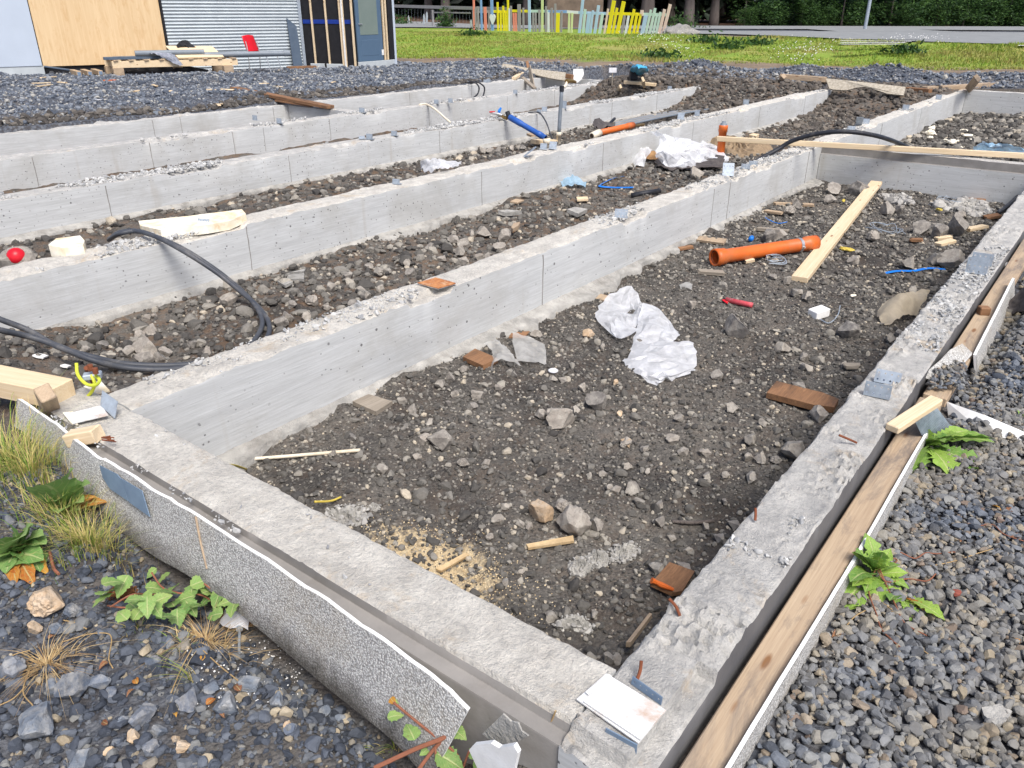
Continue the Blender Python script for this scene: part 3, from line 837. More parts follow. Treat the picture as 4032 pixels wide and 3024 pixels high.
def pile(name, P, R, mat, tpl, rng, parent=None, flat=(.55, 1.0)):
    """one mesh of many stones: centres P (n,3), radii R (n,)"""
    Vs = []; Ts = []; b = 0
    which = rng.integers(0, len(tpl), len(P))
    for k, (tv, tf) in enumerate(tpl):
        m = np.where(which == k)[0]
        if len(m) == 0: continue
        rot = rand_rot(len(m), rng)
        sc = np.stack([rng.uniform(.85, 1.3, len(m)), rng.uniform(.7, 1.05, len(m)), rng.uniform(flat[0], flat[1], len(m))], -1)
        v = np.einsum('nij,nkj->nki', rot, tv[None]*sc[:, None, :])
        v[..., 2] *= .82
        v = v*R[m][:, None, None]+P[m][:, None, :]
        t = tf[None]+(np.arange(len(m))*len(tv))[:, None, None]+b
        Vs.append(v.reshape(-1, 3)); Ts.append(t.reshape(-1, 3)); b += len(m)*len(tv)
    return fast(name, np.concatenate(Vs), np.concatenate(Ts), mat, parent)
CRn, CUn, CFn = (np.array(v) for v in (CR, CU, CF))
def inview(P, pad=120):
    q = P-np.array([0, 0, CAM_H]); dep = q@CFn
    u = 2016+F_PX*(q@CRn)/dep; v = 1512-F_PX*(q@CUn)/dep
    return (dep > .3) & (u > -pad) & (u < 4032+pad) & (v > -pad) & (v < 3024+pad)
def scatter(name, n, box, rfun, mat, tpl, rng, label, mask=None, sink=.25, parent=None, stack=0.0):
    x = rng.uniform(box[0], box[1], n); y = rng.uniform(box[2], box[3], n)
    R = rfun(n)
    z = terrain(x, y)
    P = np.stack([x, y, z+R*(.5-sink)+stack*rng.uniform(0, 1, n)], -1)
    k = inview(P)
    if mask is not None: k &= mask(x, y)
    o = pile(name, P[k], R[k], mat, tpl, rng, parent)
    tag(o, label, 'gravel' if parent is None else None, None, 'stuff')
    return o
def lognorm(med, sig, lo, hi):
    return lambda n: np.clip(np.exp(RNG.normal(math.log(med), sig, n)), lo, hi)
bay1 = lambda x, y: (y > .70+.01) & (y < 2.97)
scatter('soil_gravel', 27000, (1.34, 6.2, .7, 2.98), lognorm(.0062, .45, .003, .02), MT['gr_soil'], TPL0, RNG, 'fine stony grit over the dark soil of the bay with the orange pipe', bay1)
scatter('soil_stones', 4200, (1.36, 10.1, .72, 2.95), lognorm(.0145, .42, .008, .04), MT['gr_soil'], TPL1, RNG, 'scattered fist-sized and smaller stones in the bay with the orange pipe', lambda x, y: bay1(x, y) & (vn(x, y, 1.5, 71) > -.22))
scatter('soil_gravel', 9000, (6.2, 10.1, .7, 2.98), lognorm(.011, .4, .006, .03), MT['gr_soil'], TPL0, RNG, 'fine grit on the soil in front of the cross wall', bay1)
scatter('soil_gravel', 3600, (10.4, 19.3, .7, 2.98), lognorm(.03, .5, .014, .1), MT['gr_soil'], TPL0, RNG, 'stony ground of the bay with foam lumps beyond the batten', bay1)
scatter('soil_gravel', 15000, (1.3, 17.0, 3.26, 5.22), lognorm(.012, .55, .006, .05), MT['gr_soil'], TPL0, RNG, 'stony ground between the cable loop and the plastic sheeting')
scatter('soil_stones', 1500, (1.8, 12.0, 3.28, 5.16), lognorm(.03, .4, .015, .07), MT['gr_soil'], TPL1, RNG, 'rubble stones lying in the bay of the cable loop', lambda x, y: vn(x, y, 1.1, 73) > -.1)
scatter('soil_gravel', 6000, (2.0, 17.0, 5.56, 7.58), lognorm(.02, .5, .01, .07), MT['gr_soil'], TPL0, RNG, 'stony ground around the blue pipe')
scatter('earth_clods', 4200, (14.6, 19.2, 3.26, 9.7), lognorm(.035, .5, .015, .09), island('dark_earth_clods', [(0, (66, 62, 58)), (.6, (86, 80, 74)), (1, (116, 108, 98))], .95), TPL0, RNG, 'dark earth clods banked against the ends of the walls')
gm = lambda x, y: (y < .335) | (x < 1.0)
scatter('gravel', 9500, (1.15, 4.2, -.45, .335), lognorm(.0145, .28, .008, .026), MT['gr_blue'], TPL1, RNG, 'blue-grey crushed stone beside the timber plank and the dandelions', gm, .1, stack=.012)
scatter('grit', 9000, (1.1, 4.6, -.5, .33), lognorm(.0048, .35, .0025, .009), island('stone_grit', [(0, (74, 74, 74)), (.5, (104, 100, 94)), (1, (146, 136, 120))], .95), TPL0, RNG, 'fine dusty grit between the crushed stones beside the plank', lambda x, y: gm(x, y) & (vn(x, y, 1.7, 84) > -.12), -.6, stack=.016)
scatter('gravel', 5000, (4.2, 9.0, -.3, .33), lognorm(.018, .3, .01, .032), MT['gr_blue'], TPL0, RNG, 'crushed stone heaped along the far part of the right-hand wall', None, .1, stack=.012)
lm = lambda x, y: (x < 1.0-.05*(y < 1.2)) & (y > .55)
scatter('gravel', 12500, (.15, 1.0, .6, 3.9), lognorm(.0072, .5, .0035, .022), MT['gr_left'], TPL1, RNG, 'mixed dark gravel around the birch seedlings and withered tufts', lambda x, y: lm(x, y) & (vn(x, y, 2.6, 81) > -.36), .2)
scatter('gravel', 800, (.15, 1.0, .6, 3.3), lognorm(.015, .35, .009, .03), MT['gr_left'], TPL1, RNG, 'coarser blue-grey stones mixed into the left-hand gravel', lm, .2)
scatter('gravel', 1300, (.3, .95, .62, 1.35), lognorm(.013, .25, .008, .022), MT['gr_left'], TPL1, RNG, 'clean crushed stone by the broken birch twig', lambda x, y: lm(x, y) & (vn(x, y, 2, 83) > -.1), .1)
scatter('earth_clods', 3000, (3.5, 16.0, 11.92, 12.45), lognorm(.03, .5, .012, .08), island('cut_earth', [(0, (58, 55, 52)), (.6, (78, 74, 70)), (1, (108, 102, 94))], .95), TPL0, RNG, 'crumbling dark earth edge of the yard above the farthest wall', lambda x, y: y < 12.25+.5*vn(x, y, .7, 99))
scatter('yard_gravel', 26000, (3.5, 18.0, 11.95, 20.5), lognorm(.019, .45, .01, .07), MT['gr_far'], TPL0, RNG, 'grey gravel yard in front of the corrugated building', None, .2)
def fm(x, y):
    d, l = DL(x, y); return (d < np.interp(l, TOE_L, TOE_D)-3.0+vn(x, y, .8, 91)*2.5) & ((x > 17.4) | (y > 11.9) | (y < .45)) & ~((x < 19.7) & (y < 5.6))
scatter('yard_gravel', 26000, (14.0, 27.0, -1.0, 17.0), lognorm(.026, .4, .014, .08), MT['gr_far'], TPL0, RNG, 'bluish gravel heaped beyond the far ends of the foundation walls', fm, .2, stack=.03)

def crumbs(parent, axis, a0, a1, c0, c1, n, med, seed, sig=.55, th=.05):
    rng = np.random.default_rng(seed)
    s = rng.uniform(a0, a1, n); c = rng.uniform(c0, c1, n)
    k = (vn(s, c*2, 1.1, seed) + .5*vn(s, c, 4, seed+1) + .35*vn(s, c, 13, seed+2)) > th
    s = s[k]; c = c[k]; R = np.clip(np.exp(rng.normal(math.log(med), sig, len(s))), med*.35, med*3.4)
    z = R*.35+.002
    P = np.stack([s, c, z], -1) if axis == 'x' else np.stack([c, s, z], -1)
    o = pile('concrete_crumbs', P, R, MT['crumb'], TPL1 if med < .007 else TPL0, rng, None, (.3, .6))
    o.parent = parent; o.location = -Vector(parent.location); o['kind'] = 'stuff'
crumbs(wR, 'x', 1.5, 8.5, .485, .675, 9000, .0045, 101, .75, .1)
crumbs(wF, 'y', .8, 3.2, 1.13, 1.32, 160, .004, 103)
crumbs(wF, 'y', .9, 3.2, 1.083, 1.116, 300, .0045, 104)
crumbs(w1, 'x', 1.5, 19, 3.01, 3.23, 9000, .0062, 105, .6, .12)
crumbs(w2, 'x', 1.8, 17.8, 5.26, 5.52, 11000, .008, 107, .6, .12)
crumbs(w3, 'x', 2.5, 17.2, 7.61, 7.87, 9000, .0095, 109, .6, .12)
crumbs(w4, 'x', 3.0, 16.8, 9.76, 10.0, 4000, .011, 111, .6, .1)
# ------------------------------------------------------------------ road beyond the bank
def strip_obj(name, poly, mat, zoff=0.0, parent=None):
    V = [(p[0], p[1], (p[2] if len(p) > 2 else 0)+zoff) for p in poly]
    return obj(name, V, [tuple(range(len(V)))], mat, parent)
def roadz(d, l):
    x, y = FL(d, l)
    return float(terrain(np.array([x]), np.array([y]), False)[0])
def ribbon(name, rows, mat, zo, parent=None):
    """rows: (l, d_near, d_far) across the view; lies on the terrain"""
    V = []; n = 7
    for l, a, b in rows:
        for k in range(n):
            d = a+(b-a)*k/(n-1); x, y = FL(d, l); V.append((x, y, roadz(d, l)+zo))
    Fc = [(i*n+k, (i+1)*n+k, (i+1)*n+k+1, i*n+k+1) for i in range(len(rows)-1) for k in range(n-1)]
    return obj(name, V, [f[::-1] for f in Fc], mat, parent)
LR = list(np.linspace(-24, 46, 36))
road = ribbon('road', [(l, 47.5 if l < 19 else 47.5-.22*(l-19), 56.5) for l in LR], MT['asphalt'], .05)
road['kind'] = 'structure'
lot = ribbon('pavement', [(l, float(np.interp(l, CR_L, CR_D))+(.5 if l > 10.5 else 2.4), 43.0 if l < 19 else 43-.2*(l-19)) for l in np.linspace(6.5, 44, 26)], MT['asphalt'], .05)
lot['kind'] = 'structure'
link_road = ribbon('road', [(l, 42.5 if l < 19 else 42.3-.2*(l-19), 47.8) for l in np.linspace(16.2, 22.0, 5)], MT['asphalt'], .054)
link_road['kind'] = 'structure'
for k in range(4):        # crossing bars
    a = at(cY4, -40, 276+k*12, .52); b = at(cY4, 515-k*45, 282+k*10, .52)
    dv = (b-a).normalized(); nv = Vector((-dv.y, dv.x, 0))*.16
    zz = .50+.01
    obj('crossing_bar', [(p.x, p.y, zz) for p in (a-nv, b-nv, b+nv, a+nv)], [(0, 1, 2, 3)], MT['paint'], lot)
a = at(cY4, 1230, 322, .52); b = at(cY4, 1400, 326, .52)
obj('crossing_bar', [(a.x, a.y, .51), (b.x, b.y, .51), (b.x+.4, b.y+.05, .51), (a.x+.4, a.y+.05, .51)], [(0, 1, 2, 3)], MT['paint'], lot)

# ------------------------------------------------------------------ the building
GZB = .06
def v2(x, y, z): return Vector((x, y, z))
Q1 = Vector((14.8, 18.37, 0)); FD = (Q1-Vector((8.75, 20.1, 0))).normalized()        # direction of the long facade
QA = Q1-FD*10.5
FN = Vector((-FD.y, FD.x, 0)); FN = -FN if FN.dot(-Q1) < 0 else FN                   # towards the yard
Q2 = Vector((15.36, 16.95, 0)); Q3 = Q2+FD*1.0*(Vector((16.9, 17.1, 0))-Q2).length
Q3 = Vector((16.9, 17.12, 0))
HB = 3.4
def facex(sx, sy=150): return onP(sx, sy, Q1, FN)       # photo pixel -> point on the facade plane
bld = thing('building', 'unfinished building with plywood, corrugated metal and black membrane walls', 'building', (13, 20, 0))
def vpanel(name, p0, p1, z0, z1, out, t, mat, parent=bld, n=FN):
    p0 = Vector((p0.x, p0.y, 0))+n*(out-t/2); p1 = Vector((p1.x, p1.y, 0))+n*(out-t/2)
    c = (p0+p1)/2+Vector((0, 0, (z0+z1)/2))
    V, Fc = chbox(c, (p1-p0)/2, n*(t/2), Vector((0, 0, (z1-z0)/2)), .006)
    return obj(name, V, Fc, mat, parent)
e0 = facex(182, 300); e1 = facex(650, 200); e2 = facex(1196, 260)
vpanel('wall_core', QA, Q1, GZB-.3, HB, -.02, .2, MT['membrane'])
up = (facex(105, 0)); dn = facex(176, 285)
vpanel('white_panel', QA, facex(140, 150), .30, HB, .06, .07, MT['panel'])
vpanel('plinth', QA, facex(180, 300), GZB-.3, .30, .045, .05, MT['plinth'])
py0 = facex(142, 150); py1 = facex(640, 110)
PLW = vpanel('plywood_sheet', py0+FD*.01, py1, .28, HB, .03, .03, MT['ply'])
# corrugated sheet: horizontal waves, 76 mm pitch
c0 = facex(648, 110); c1 = facex(1180, 130)
Vc = []; zs = np.arange(GZB-.05, HB, .0762/8)
for p in (c0, c1):
    for z in zs:
        q = Vector((p.x, p.y, z))+FN*(.045+.016*math.cos(2*math.pi*z/.0762)); Vc.append(q)
nz = len(zs)
obj('corrugated_sheet', Vc, [(k, k+1, nz+k+1, nz+k) for k in range(nz-1)], MT['corr'], bld, True)
vpanel('corner_flashing', facex(1178, 130), facex(1190, 130), GZB-.1, HB, .08, .05, MT['galv'])
vpanel('corner_flashing', facex(642, 110), facex(650, 110), GZB-.1, HB, .07, .05, MT['membrane'])
# black membrane bay and the door wall
BD = (Q2-Q1).normalized(); BN = Vector((BD.y, -BD.x, 0)); BN = -BN if BN.dot(-Q1) < 0 else BN
DD = (Q3-Q2).normalized(); DN = Vector((DD.y, -DD.x, 0)); DN = -DN if DN.dot(-Q2) < 0 else DN
vpanel('membrane_wall', Q1, Q2, GZB-.1, HB, 0, .12, MT['membrane'], n=BN)
vpanel('membrane_wall', Q2, Q3, GZB-.1, HB, -.02, .12, MT['membrane'], n=DN)
def onB(sx, sy): return onP(sx, sy, Q1+BN*.03, BN)
def onD(sx, sy): return onP(sx, sy, Q2+DN*.03, DN)
for x0, w in ((288, .045), (420, .045), (550, .045), (566, .04), (578, .04), (660, .05)):
    p = onB(1100+(x0+20)*.4252, 100)
    vpanel('batten', p-BD*w/2, p+BD*w/2, GZB-.05, HB-.05, .045, .05, MT['woodz'], n=BN)
vpanel('sealing_tape', Q1+BD*.06, Q2-BD*.08, onB(1300, 86).z-.05, onB(1300, 86).z+.05, .012, .02, MT['bluestrip'], n=BN)
for a, b in ((300, 425), (448, 600)):
    vpanel('plinth', onB(1100+a*.4252, 265), onB(1100+b*.4252, 266), GZB-.1, GZB+.09, .055, .05, MT['plinth'], n=BN)
vpanel('white_trim', onB(1100+605*.4252, 150)-BD*.02, onB(1100+605*.4252, 150)+BD*.02, GZB-.05, HB-.1, .07, .03, MT['white'], n=BN)
pl0 = onD(1410, 250); pl1 = onD(1549, 246)
vpanel('plinth', pl0, pl1, GZB-.1, onD(1470, 240).z, .05, .06, MT['plinth'], n=DN)
zb = onD(1470, 240).z+.004
d0 = onD(1100+725*.4252, 200); d1 = onD(1100+955*.4252, 200)
dr = vpanel('door', d0, d1, zb, HB-.9, .03, .05, MT['door'], n=DN)
g0 = onD(1100+735*.4252, 100); g1 = onD(1100+902*.4252, 100); zg = onD(1450, 137).z
vpanel('door_glass', g0, g1, zg, HB-1.1, .036, .02, MT['glass'], dr, DN)
vpanel('door_panel', g0+DD*.02, g1-DD*.02, zb+.14, zg-.12, .034, .02, MT['door'], dr, DN)
hp = onD(1100+725*.4252, 95)
V, Fc = join(tube([hp+DN*.01, hp+DN*.06], .012, 8), tube([hp+DN*.06, hp+DN*.06+DD*.11], .011, 8), chbox(hp+DN*.014, DD*.02, DN*.008, Vector((0, 0, .11))))
obj('door_handle', V, Fc, MT['chrome'], dr)
hp = onD(1100+950*.4252, 206)
obj('hinge', *chbox(hp+DN*.03, DD*.04, DN*.012, Vector((0, 0, .07))), MT['white'], dr)
# lettering on the door glass
tc = bpy.data.curves.new('door_lettering', 'FONT'); tc.body = 'Rannsóknarhús | Hagkjarni'; tc.size = .055; tc.extrude = .001; tc.align_x = 'CENTER'
tmp = bpy.data.objects.new('tmp', tc); COL.objects.link(tmp)
dg = bpy.context.evaluated_depsgraph_get(); tme = bpy.data.meshes.new_from_object(tmp.evaluated_get(dg)); bpy.data.objects.remove(tmp)
pt = onD(1100+790*.4252, 13)
w_ = DD; rotm = Matrix((w_, Vector((0, 0, 1)), w_.cross(Vector((0, 0, 1))))).transposed().to_4x4()
tme.transform(Matrix.Translation(pt+DN*.02) @ rotm)
tme.materials.clear(); tme.materials.append(MT['membrane'])
for v in tme.vertices: pass
to = bpy.data.objects.new('door_lettering', tme); COL.objects.link(to); to.parent = dr; to.location = -parent_pos(dr)
for x0 in (960, 985):
    p = onD(1100+x0*.4252, 120)
    vpanel('batten', p-DD*.025, p+DD*.025, zb, HB-.05, .045, .05, MT['woodz'], n=DN)
vpanel('membrane_wall', onD(1528, 120), onD(1546, 120), zb, HB, .03, .06, MT['membrane'], n=DN)
# roof slab and rear so the block is closed
R0 = QA-FN*7; R1 = Q1-FN*7; R2 = Vector((Q3.x, Q3.y, 0))-FN*7
obj('roof', *plate([Vector((p.x, p.y, HB+.25)) for p in (QA+FN*.35, Q1+FN*.3, Q2+DN*.3, Q3+DN*.3, R2, R0)], .25, (0, 0, 1)), MT['galv'], bld)
for a, b in ((QA, R0), (R0, R2), (R2, Q3)):
    dv = (b-a).normalized(); nn = Vector((dv.y, -dv.x, 0))
    vpanel('rear_wall', a, b, GZB-.2, HB-.005, 0, .12, MT['panel'], n=nn)

# stray sheet under the plywood, leaning slate-grey sheet
pA = facex(170, 262); pB = facex(345, 284)
st = thing('cladding_offcut', 'grey cladding strip lying aslant at the foot of the plywood wall', 'strip', (pB.x, pB.y, GZB))
V, Fc = beam(Vector((pA.x, pA.y, .28))+FN*.14, Vector((pB.x, pB.y, GZB+.06))+FN*.3, .12, .03); obj('strip', V, Fc, MT['greysheet'], st)
V, Fc = beam(S(225, 300, GZB), S(345, 294, GZB+.02), .1, .05); o = obj('white_plank', V, Fc, MT['white']); tag(o, 'short white plank on the gravel beneath the plywood wall', 'plank')
q0 = facex(1164, 270); q0.z = GZB
V, Fc = plate([q0+FN*.22-FD*.14, q0+FN*.22+FD*.12, q0+FN*.08+FD*.12+Vector((0, 0, 1.0)), q0+FN*.08-FD*.13+Vector((0, 0, 1.2))], .02)
tag(obj('slate_sheet', V, Fc, MT['greysheet']), 'slate-grey sheet leaning on the corrugated wall beside the black bay', 'sheet')
V, Fc = beam(S(1130, 271, GZB), S(1245, 268, GZB), .15, .06); tag(obj('brown_plank', V, Fc, MT['brownwoodx']), 'flat brown board at the foot of the leaning slate-grey sheet', 'board')

# ------------------------------------------------------------------ pallet table with leftovers, red chair
pz = GZB
tb = thing('timber_rack', 'low timber rack of new beams loaded with pipes and sheets', 'rack', S(640, 300, pz))
L0 = S(452, 306, pz); L1 = S(942, 292, pz); back = -FN*.9
def rk(a, b, w, t, nm, m='woodx', **k): return obj(nm, *beam(a, b, w, t, **k), MT[m], tb)
hz = .20
for p in (L0+FD*.1, L0+FD*1.4, L1-FD*.25):
    for q in (Vector((0, 0, 0)), -FN*.8): rk(p+q-FD*.11, p+q+FD*.11, .15, hz, 'leg', 'oldwoodx')
for q in (FN*.0, -FN*.8): rk(L0+q+Vector((0, 0, hz+.002)), L1+q+Vector((0, 0, hz+.002)), .06, .14, 'long_beam')
for t in np.linspace(.03, .97, 9):
    p = L0.lerp(L1, t)+Vector((0, 0, hz+.144)); rk(p+FN*.06, p-FN*.86, .1, .025, 'slat', 'oldwoody')
for k, t in enumerate((-.12, -.05, .02)):
    p = L0-FD*(.25+.22*k)+Vector((0, 0, .06)); 
    rk(p-FD*.02, p-FD*.02-FN*.8, .1, .1, 'end_block', 'oldwoody')
    obj('label_plate', *chbox(p-FD*.02+FN*.004+Vector((0, 0, .05)), FD*.035, FN*.004, Vector((0, 0, .035))), MT['zinc'], tb)
zt = pz+hz+.144+.027
def RT(u, v, z=0): return L0.lerp(L1, u)-FN*v+Vector((0, 0, zt+z-pz))+Vector((0, 0, 0))
def piece(nm, V, Fc, m, lab, cat): return tag(obj(nm, V, Fc, MT[m]), lab, cat)
piece('grey_gutter', *beam(RT(-.05, .1), RT(.5, .25), .14, .06), 'greysheet', 'dark grey cladding profile on the timber rack, lowest on the left end', 'profile')
piece('grey_gutter', *beam(RT(.05, .45), RT(.75, .55), .2, .05), 'greysheet', 'flat slate-grey strip lying along the back of the timber rack', 'profile')
piece('grey_pipe', *spin(RT(.20, .14, .12), RT(.65, .18, .12), [(0, .05), (0, .062), (1.5, .062), (1.5, .05)], 16), 'greypvc', 'grey plastic pipe lying on the profiles of the timber rack', 'pipe')
piece('grey_pipe', *join(spin(RT(.72, .2, .06), RT(1.32, .16, .06), [(0, .06), (1.93, .06), (1.93, .07), (2.08, .07), (2.08, .055), (1.9, .055)], 16)), 'greypvc', 'grey pipe jutting out from the rack towards the red chair', 'pipe')
V, Fc = plate([RT(.52, .02, .02), RT(.9, .05, .02), RT(.86, .5, .24), RT(.48, .5, .26)], .03); piece('pale_board', V, Fc, 'woodx', 'pale timber board propped on the timber rack', 'board')
V, Fc = sheet([[RT(.30, .1, .10), RT(.42, .02, .12), RT(.5, .03, .06)], [RT(.34, -.02, .1), RT(.44, -.1, .04), RT(.5, -.08, .0)], [RT(.42, -.08, -.02), RT(.47, -.14, -.12), RT(.54, -.12, -.16)]], 5, .03, 8, 3)
piece('woven_wrap', V, Fc, 'cloth', 'grey woven wrapping hanging off the edge of the timber rack', 'wrapping')
V, Fc = sheet([[RT(.5, .62, .0), RT(.62, .6, .1), RT(.72, .62, .02)], [RT(.52, .5, .1), RT(.62, .5, .34), RT(.74, .5, .2)], [RT(.5, .42, .05), RT(.62, .4, .22), RT(.74, .4, .05)]], 5, .05, 5, 7)
piece('black_bundle', V, Fc, 'membrane', 'bundle of black membrane heaped behind the pale panel', 'membrane')
V, Fc = sheet([[RT(.1, .0, -.36), RT(.5, .1, -.34), RT(.82, .05, -.36)], [RT(.12, .3, -.28), RT(.5, .3, -.2), RT(.8, .3, -.3)], [RT(.1, .6, -.36), RT(.5, .6, -.34), RT(.8, .6, -.36)]], 5, .04, 4, 9)
piece('black_sheeting', V, Fc, 'membrane', 'black sheeting spread under the timber rack', 'membrane')

ch0 = S(1042, 283, GZB)
CF_ = (FD*.55+FN*.83).normalized(); CS_ = Vector((-CF_.y, CF_.x, 0))
def CH(a, b, z): return ch0+CF_*(a+.05)+CS_*(b-.22)+Vector((0, 0, z))
chair = thing('chair', 'red plastic stacking chair with thin chrome legs by the corrugated wall', 'chair', ch0)
# backrest at the left, seat to the right (seen from the side-front)
bk = [[CH(-.30, .0, .46), CH(-.27, .22, .46), CH(-.30, .44, .46)], [CH(-.36, -.01, .64), CH(-.33, .22, .64), CH(-.36, .45, .64)], [CH(-.42, .0, .82), CH(-.40, .22, .84), CH(-.42, .44, .82)]]
V, Fc = sheet(bk, 5); o = obj('backrest', V, Fc, MT['redpl'], chair, True); o.modifiers.new('t', 'SOLIDIFY').thickness = .015
sk = [[CH(-.22, .0, .43), CH(.0, .0, .42), CH(.2, .0, .45), CH(.24, .0, .42)], [CH(-.22, .22, .41), CH(.0, .22, .40), CH(.2, .22, .43), CH(.24, .22, .4)], [CH(-.22, .44, .43), CH(.0, .44, .42), CH(.2, .44, .45), CH(.24, .44, .42)]]
V, Fc = sheet(sk, 4); o = obj('seat', V, Fc, MT['redpl'], chair, True); o.modifiers.new('t', 'SOLIDIFY').thickness = .015
for b in (.0, .44):
    obj('leg', *tube([CH(-.33, b, .70), CH(-.30, b, .42), CH(-.33, b, 0)], .011, 6), MT['chrome'], chair)
    obj('leg', *tube([CH(-.25, b, .42), CH(.12, b, .41), CH(.2, b, .4), CH(.30, b, 0)], .011, 6), MT['chrome'], chair)

# ------------------------------------------------------------------ fence on the bank
FZ = .47
fa = S(1864, 118, FZ); fb = S(2615, 137, FZ); fd = (fb-fa); fd.z = 0; fd.normalize(); fn = Vector((-fd.y, fd.x, 0))
def onF(sx, sy): return onP(sx, sy, fa, fn)
fence = thing('picket_fence', 'painted picket fence of uneven coloured boards on the grass bank', 'fence', onF(2200, 133))
PK = [  # crop, x bottom, y bottom, x top, y top, width px, colour
 (cY1,750,218,744,50,20,'coral'),(cY1,700,216,692,46,14,'grey'),(cY1,680,216,676,60,12,'grey'),(cY1,722,214,716,0,14,'blue'),(cY1,668,214,664,-10,14,'coral'),(cY1,798,222,792,-10,20,'blue'),
 (cY1,775,215,772,90,12,'grey'),(cY1,838,218,834,16,13,'yellow'),(cY1,858,218,856,85,14,'yellow'),(cY1,880,218,874,42,14,'yellow'),(cY1,896,218,892,85,13,'yellow'),(cY1,912,222,908,-8,14,'yellow'),
 (cY1,932,212,930,42,14,'grey'),(cY1,952,216,948,92,12,'coral'),(cY1,968,216,964,92,12,'coral'),(cY1,990,218,988,30,24,'grey'),(cY1,1020,218,1018,56,13,'grey'),(cY1,1064,222,1060,-8,18,'paleblue'),
 (cY1,1090,218,1088,90,13,'grey'),(cY1,1108,218,1106,90,12,'grey'),(cY1,1134,222,1132,68,14,'grey'),(cY1,1154,222,1154,-8,16,'lime'),(cY1,1180,222,1180,44,13,'grey'),(cY1,1198,226,1198,88,14,'white'),
 (cY2,132,224,132,56,14,'grey'),(cY2,156,226,158,26,14,'grey'),(cY2,174,226,178,92,24,'yellow'),(cY2,200,226,204,78,13,'grey'),(cY2,254,226,258,92,12,'lime'),(cY2,274,226,280,92,13,'lime'),
 (cY2,330,230,356,-8,18,'paleblue'),(cY2,356,234,372,66,16,'palegreen'),(cY2,384,236,402,92,24,'paleblue'),(cY2,408,236,428,74,14,'paleblue'),(cY2,440,238,468,38,18,'paleblue'),(cY2,474,238,496,96,18,'palegreen'),
 (cY2,508,240,536,62,12,'peach'),(cY2,536,240,578,4,24,'yellow'),(cY2,566,240,600,56,16,'yellow'),(cY2,600,240,648,10,24,'yellow'),(cY2,634,240,654,110,16,'grey'),(cY2,660,240,682,112,14,'white'),
 (cY2,684,240,722,66,16,'yellow'),(cY2,718,234,742,96,16,'yellow'),(cY2,742,234,770,100,14,'yellow'),(cY2,780,236,806,110,24,'paleblue'),(cY2,806,236,842,70,14,'palegreen'),(cY2,832,238,872,58,16,'palegreen'),
 (cY2,856,238,884,110,14,'palegreen'),(cY2,878,244,910,86,14,'palegreen'),(cY2,898,248,940,66,18,'peach'),(cY2,926,248,980,30,18,'peach'),(cY2,776,100,778,72,20,'peach')]
def picket(c, xb, yb, xt, yt, w, colr, par, nm='picket', off=0.0):
    b = onF(*px(c, xb, yb))+fn*off; t = onF(*px(c, xt, yt))+fn*off
    b.z = min(b.z, b.z); w = w*c[2]*m_per_px(b)/abs(fd.dot(CR))
    d = (t-b).normalized(); b = b-d*.08
    s = fn.cross(d).normalized()
    V, Fc = chbox((b+t)/2, d*((t-b).length/2), s*(w/2), fn*.011, .004)
    return obj(nm, V, Fc, PAINT[colr], par)
sgn = -1 if fn.dot(fa-CAMP) > 0 else 1
for r in PK: picket(*r, fence, 'picket', sgn*.016)
RL = [((cY1, 655, 85), (cY1, 800, 82), 'grey'), ((cY1, 800, 82), (cY1, 920, 84), 'yellow'), ((cY1, 925, 78), (cY1, 1060, 80), 'yellow'), ((cY1, 1060, 80), (cY2, 105, 80), 'palegreen'), ((cY2, 105, 82), (cY2, 240, 84), 'blue'),
      ((cY2, 235, 84), (cY2, 320, 90), 'white'), ((cY2, 320, 90), (cY2, 535, 98), 'paleblue'), ((cY2, 530, 96), (cY2, 760, 102), 'yellow'), ((cY2, 758, 101), (cY2, 955, 107), 'palegreen')]
for (a, b, colr) in RL:
    p = onF(*px(*a))-fn*sgn*.02; q = onF(*px(*b))-fn*sgn*.02
    V, Fc = beam(p-Vector((0, 0, .06)), q-Vector((0, 0, .06)), .03, .12, ch=.005); obj('rail', V, Fc, PAINT[colr], fence)
# grey boards of the heart shaped ornament
hc = onF(*px(cY1, 803, 135))-fn*(-sgn)*.05
hp_ = [(-.9, .25), (-.6, .8), (-.2, .75), (0, .45), (.25, .8), (.65, .75), (.9, .3), (.6, -.3), (.1, -.95), (-.1, -.95), (-.6, -.3)]
V, Fc = plate([hc+fd*(a*.24)+Vector((0, 0, b*.28)) for a, b in hp_], .02); obj('heart_board', V, Fc, PAINT['white'], fence)
pw = onF(*px(cY1, 915, 228)); obj('post', *beam(pw-Vector((0, 0, .1)), onF(*px(cY1, 914, 60)), .07, .07, up=fd), PAINT['white'], fence)
# older railing to the left of the pickets
rl = thing('railing', 'weathered grey rail fence with thin wire mesh beside the coloured pickets', 'fence', S(1700, 110, FZ))
ra = S(1536, 102, FZ); rb = onF(2004, 127); rd = (rb-ra); rd.z = 0; rd.normalize(); rn = Vector((-rd.y, rd.x, 0))
def onR(sx, sy): return onP(sx, sy, ra, rn)
for c_, b_, t_ in (((70), (185), (45)), ((370), (200), (70)), ((660), (215), (75))):
    obj('post', *beam(onR(*px(cY1, c_, b_))-Vector((0, 0, .1)), onR(*px(cY1, c_-4, t_)), .1, .1, up=rd), PAINT['grey'], rl)
for k in range(4):
    a = onR(*px(cY1, 62+(915-62)*k/4, 42+(66-42)*k/4)); b = onR(*px(cY1, 62+(915-62)*(k+1)/4, 42+(66-42)*(k+1)/4))
    obj('rail', *beam(a-Vector((0, 0, .08)), b-Vector((0, 0, .08)), .05, .16), PAINT['grey'], rl)
obj('rail', *beam(onR(*px(cY1, 370, 94)), onR(*px(cY1, 640, 98)), .04, .07), PAINT['grey'], rl)
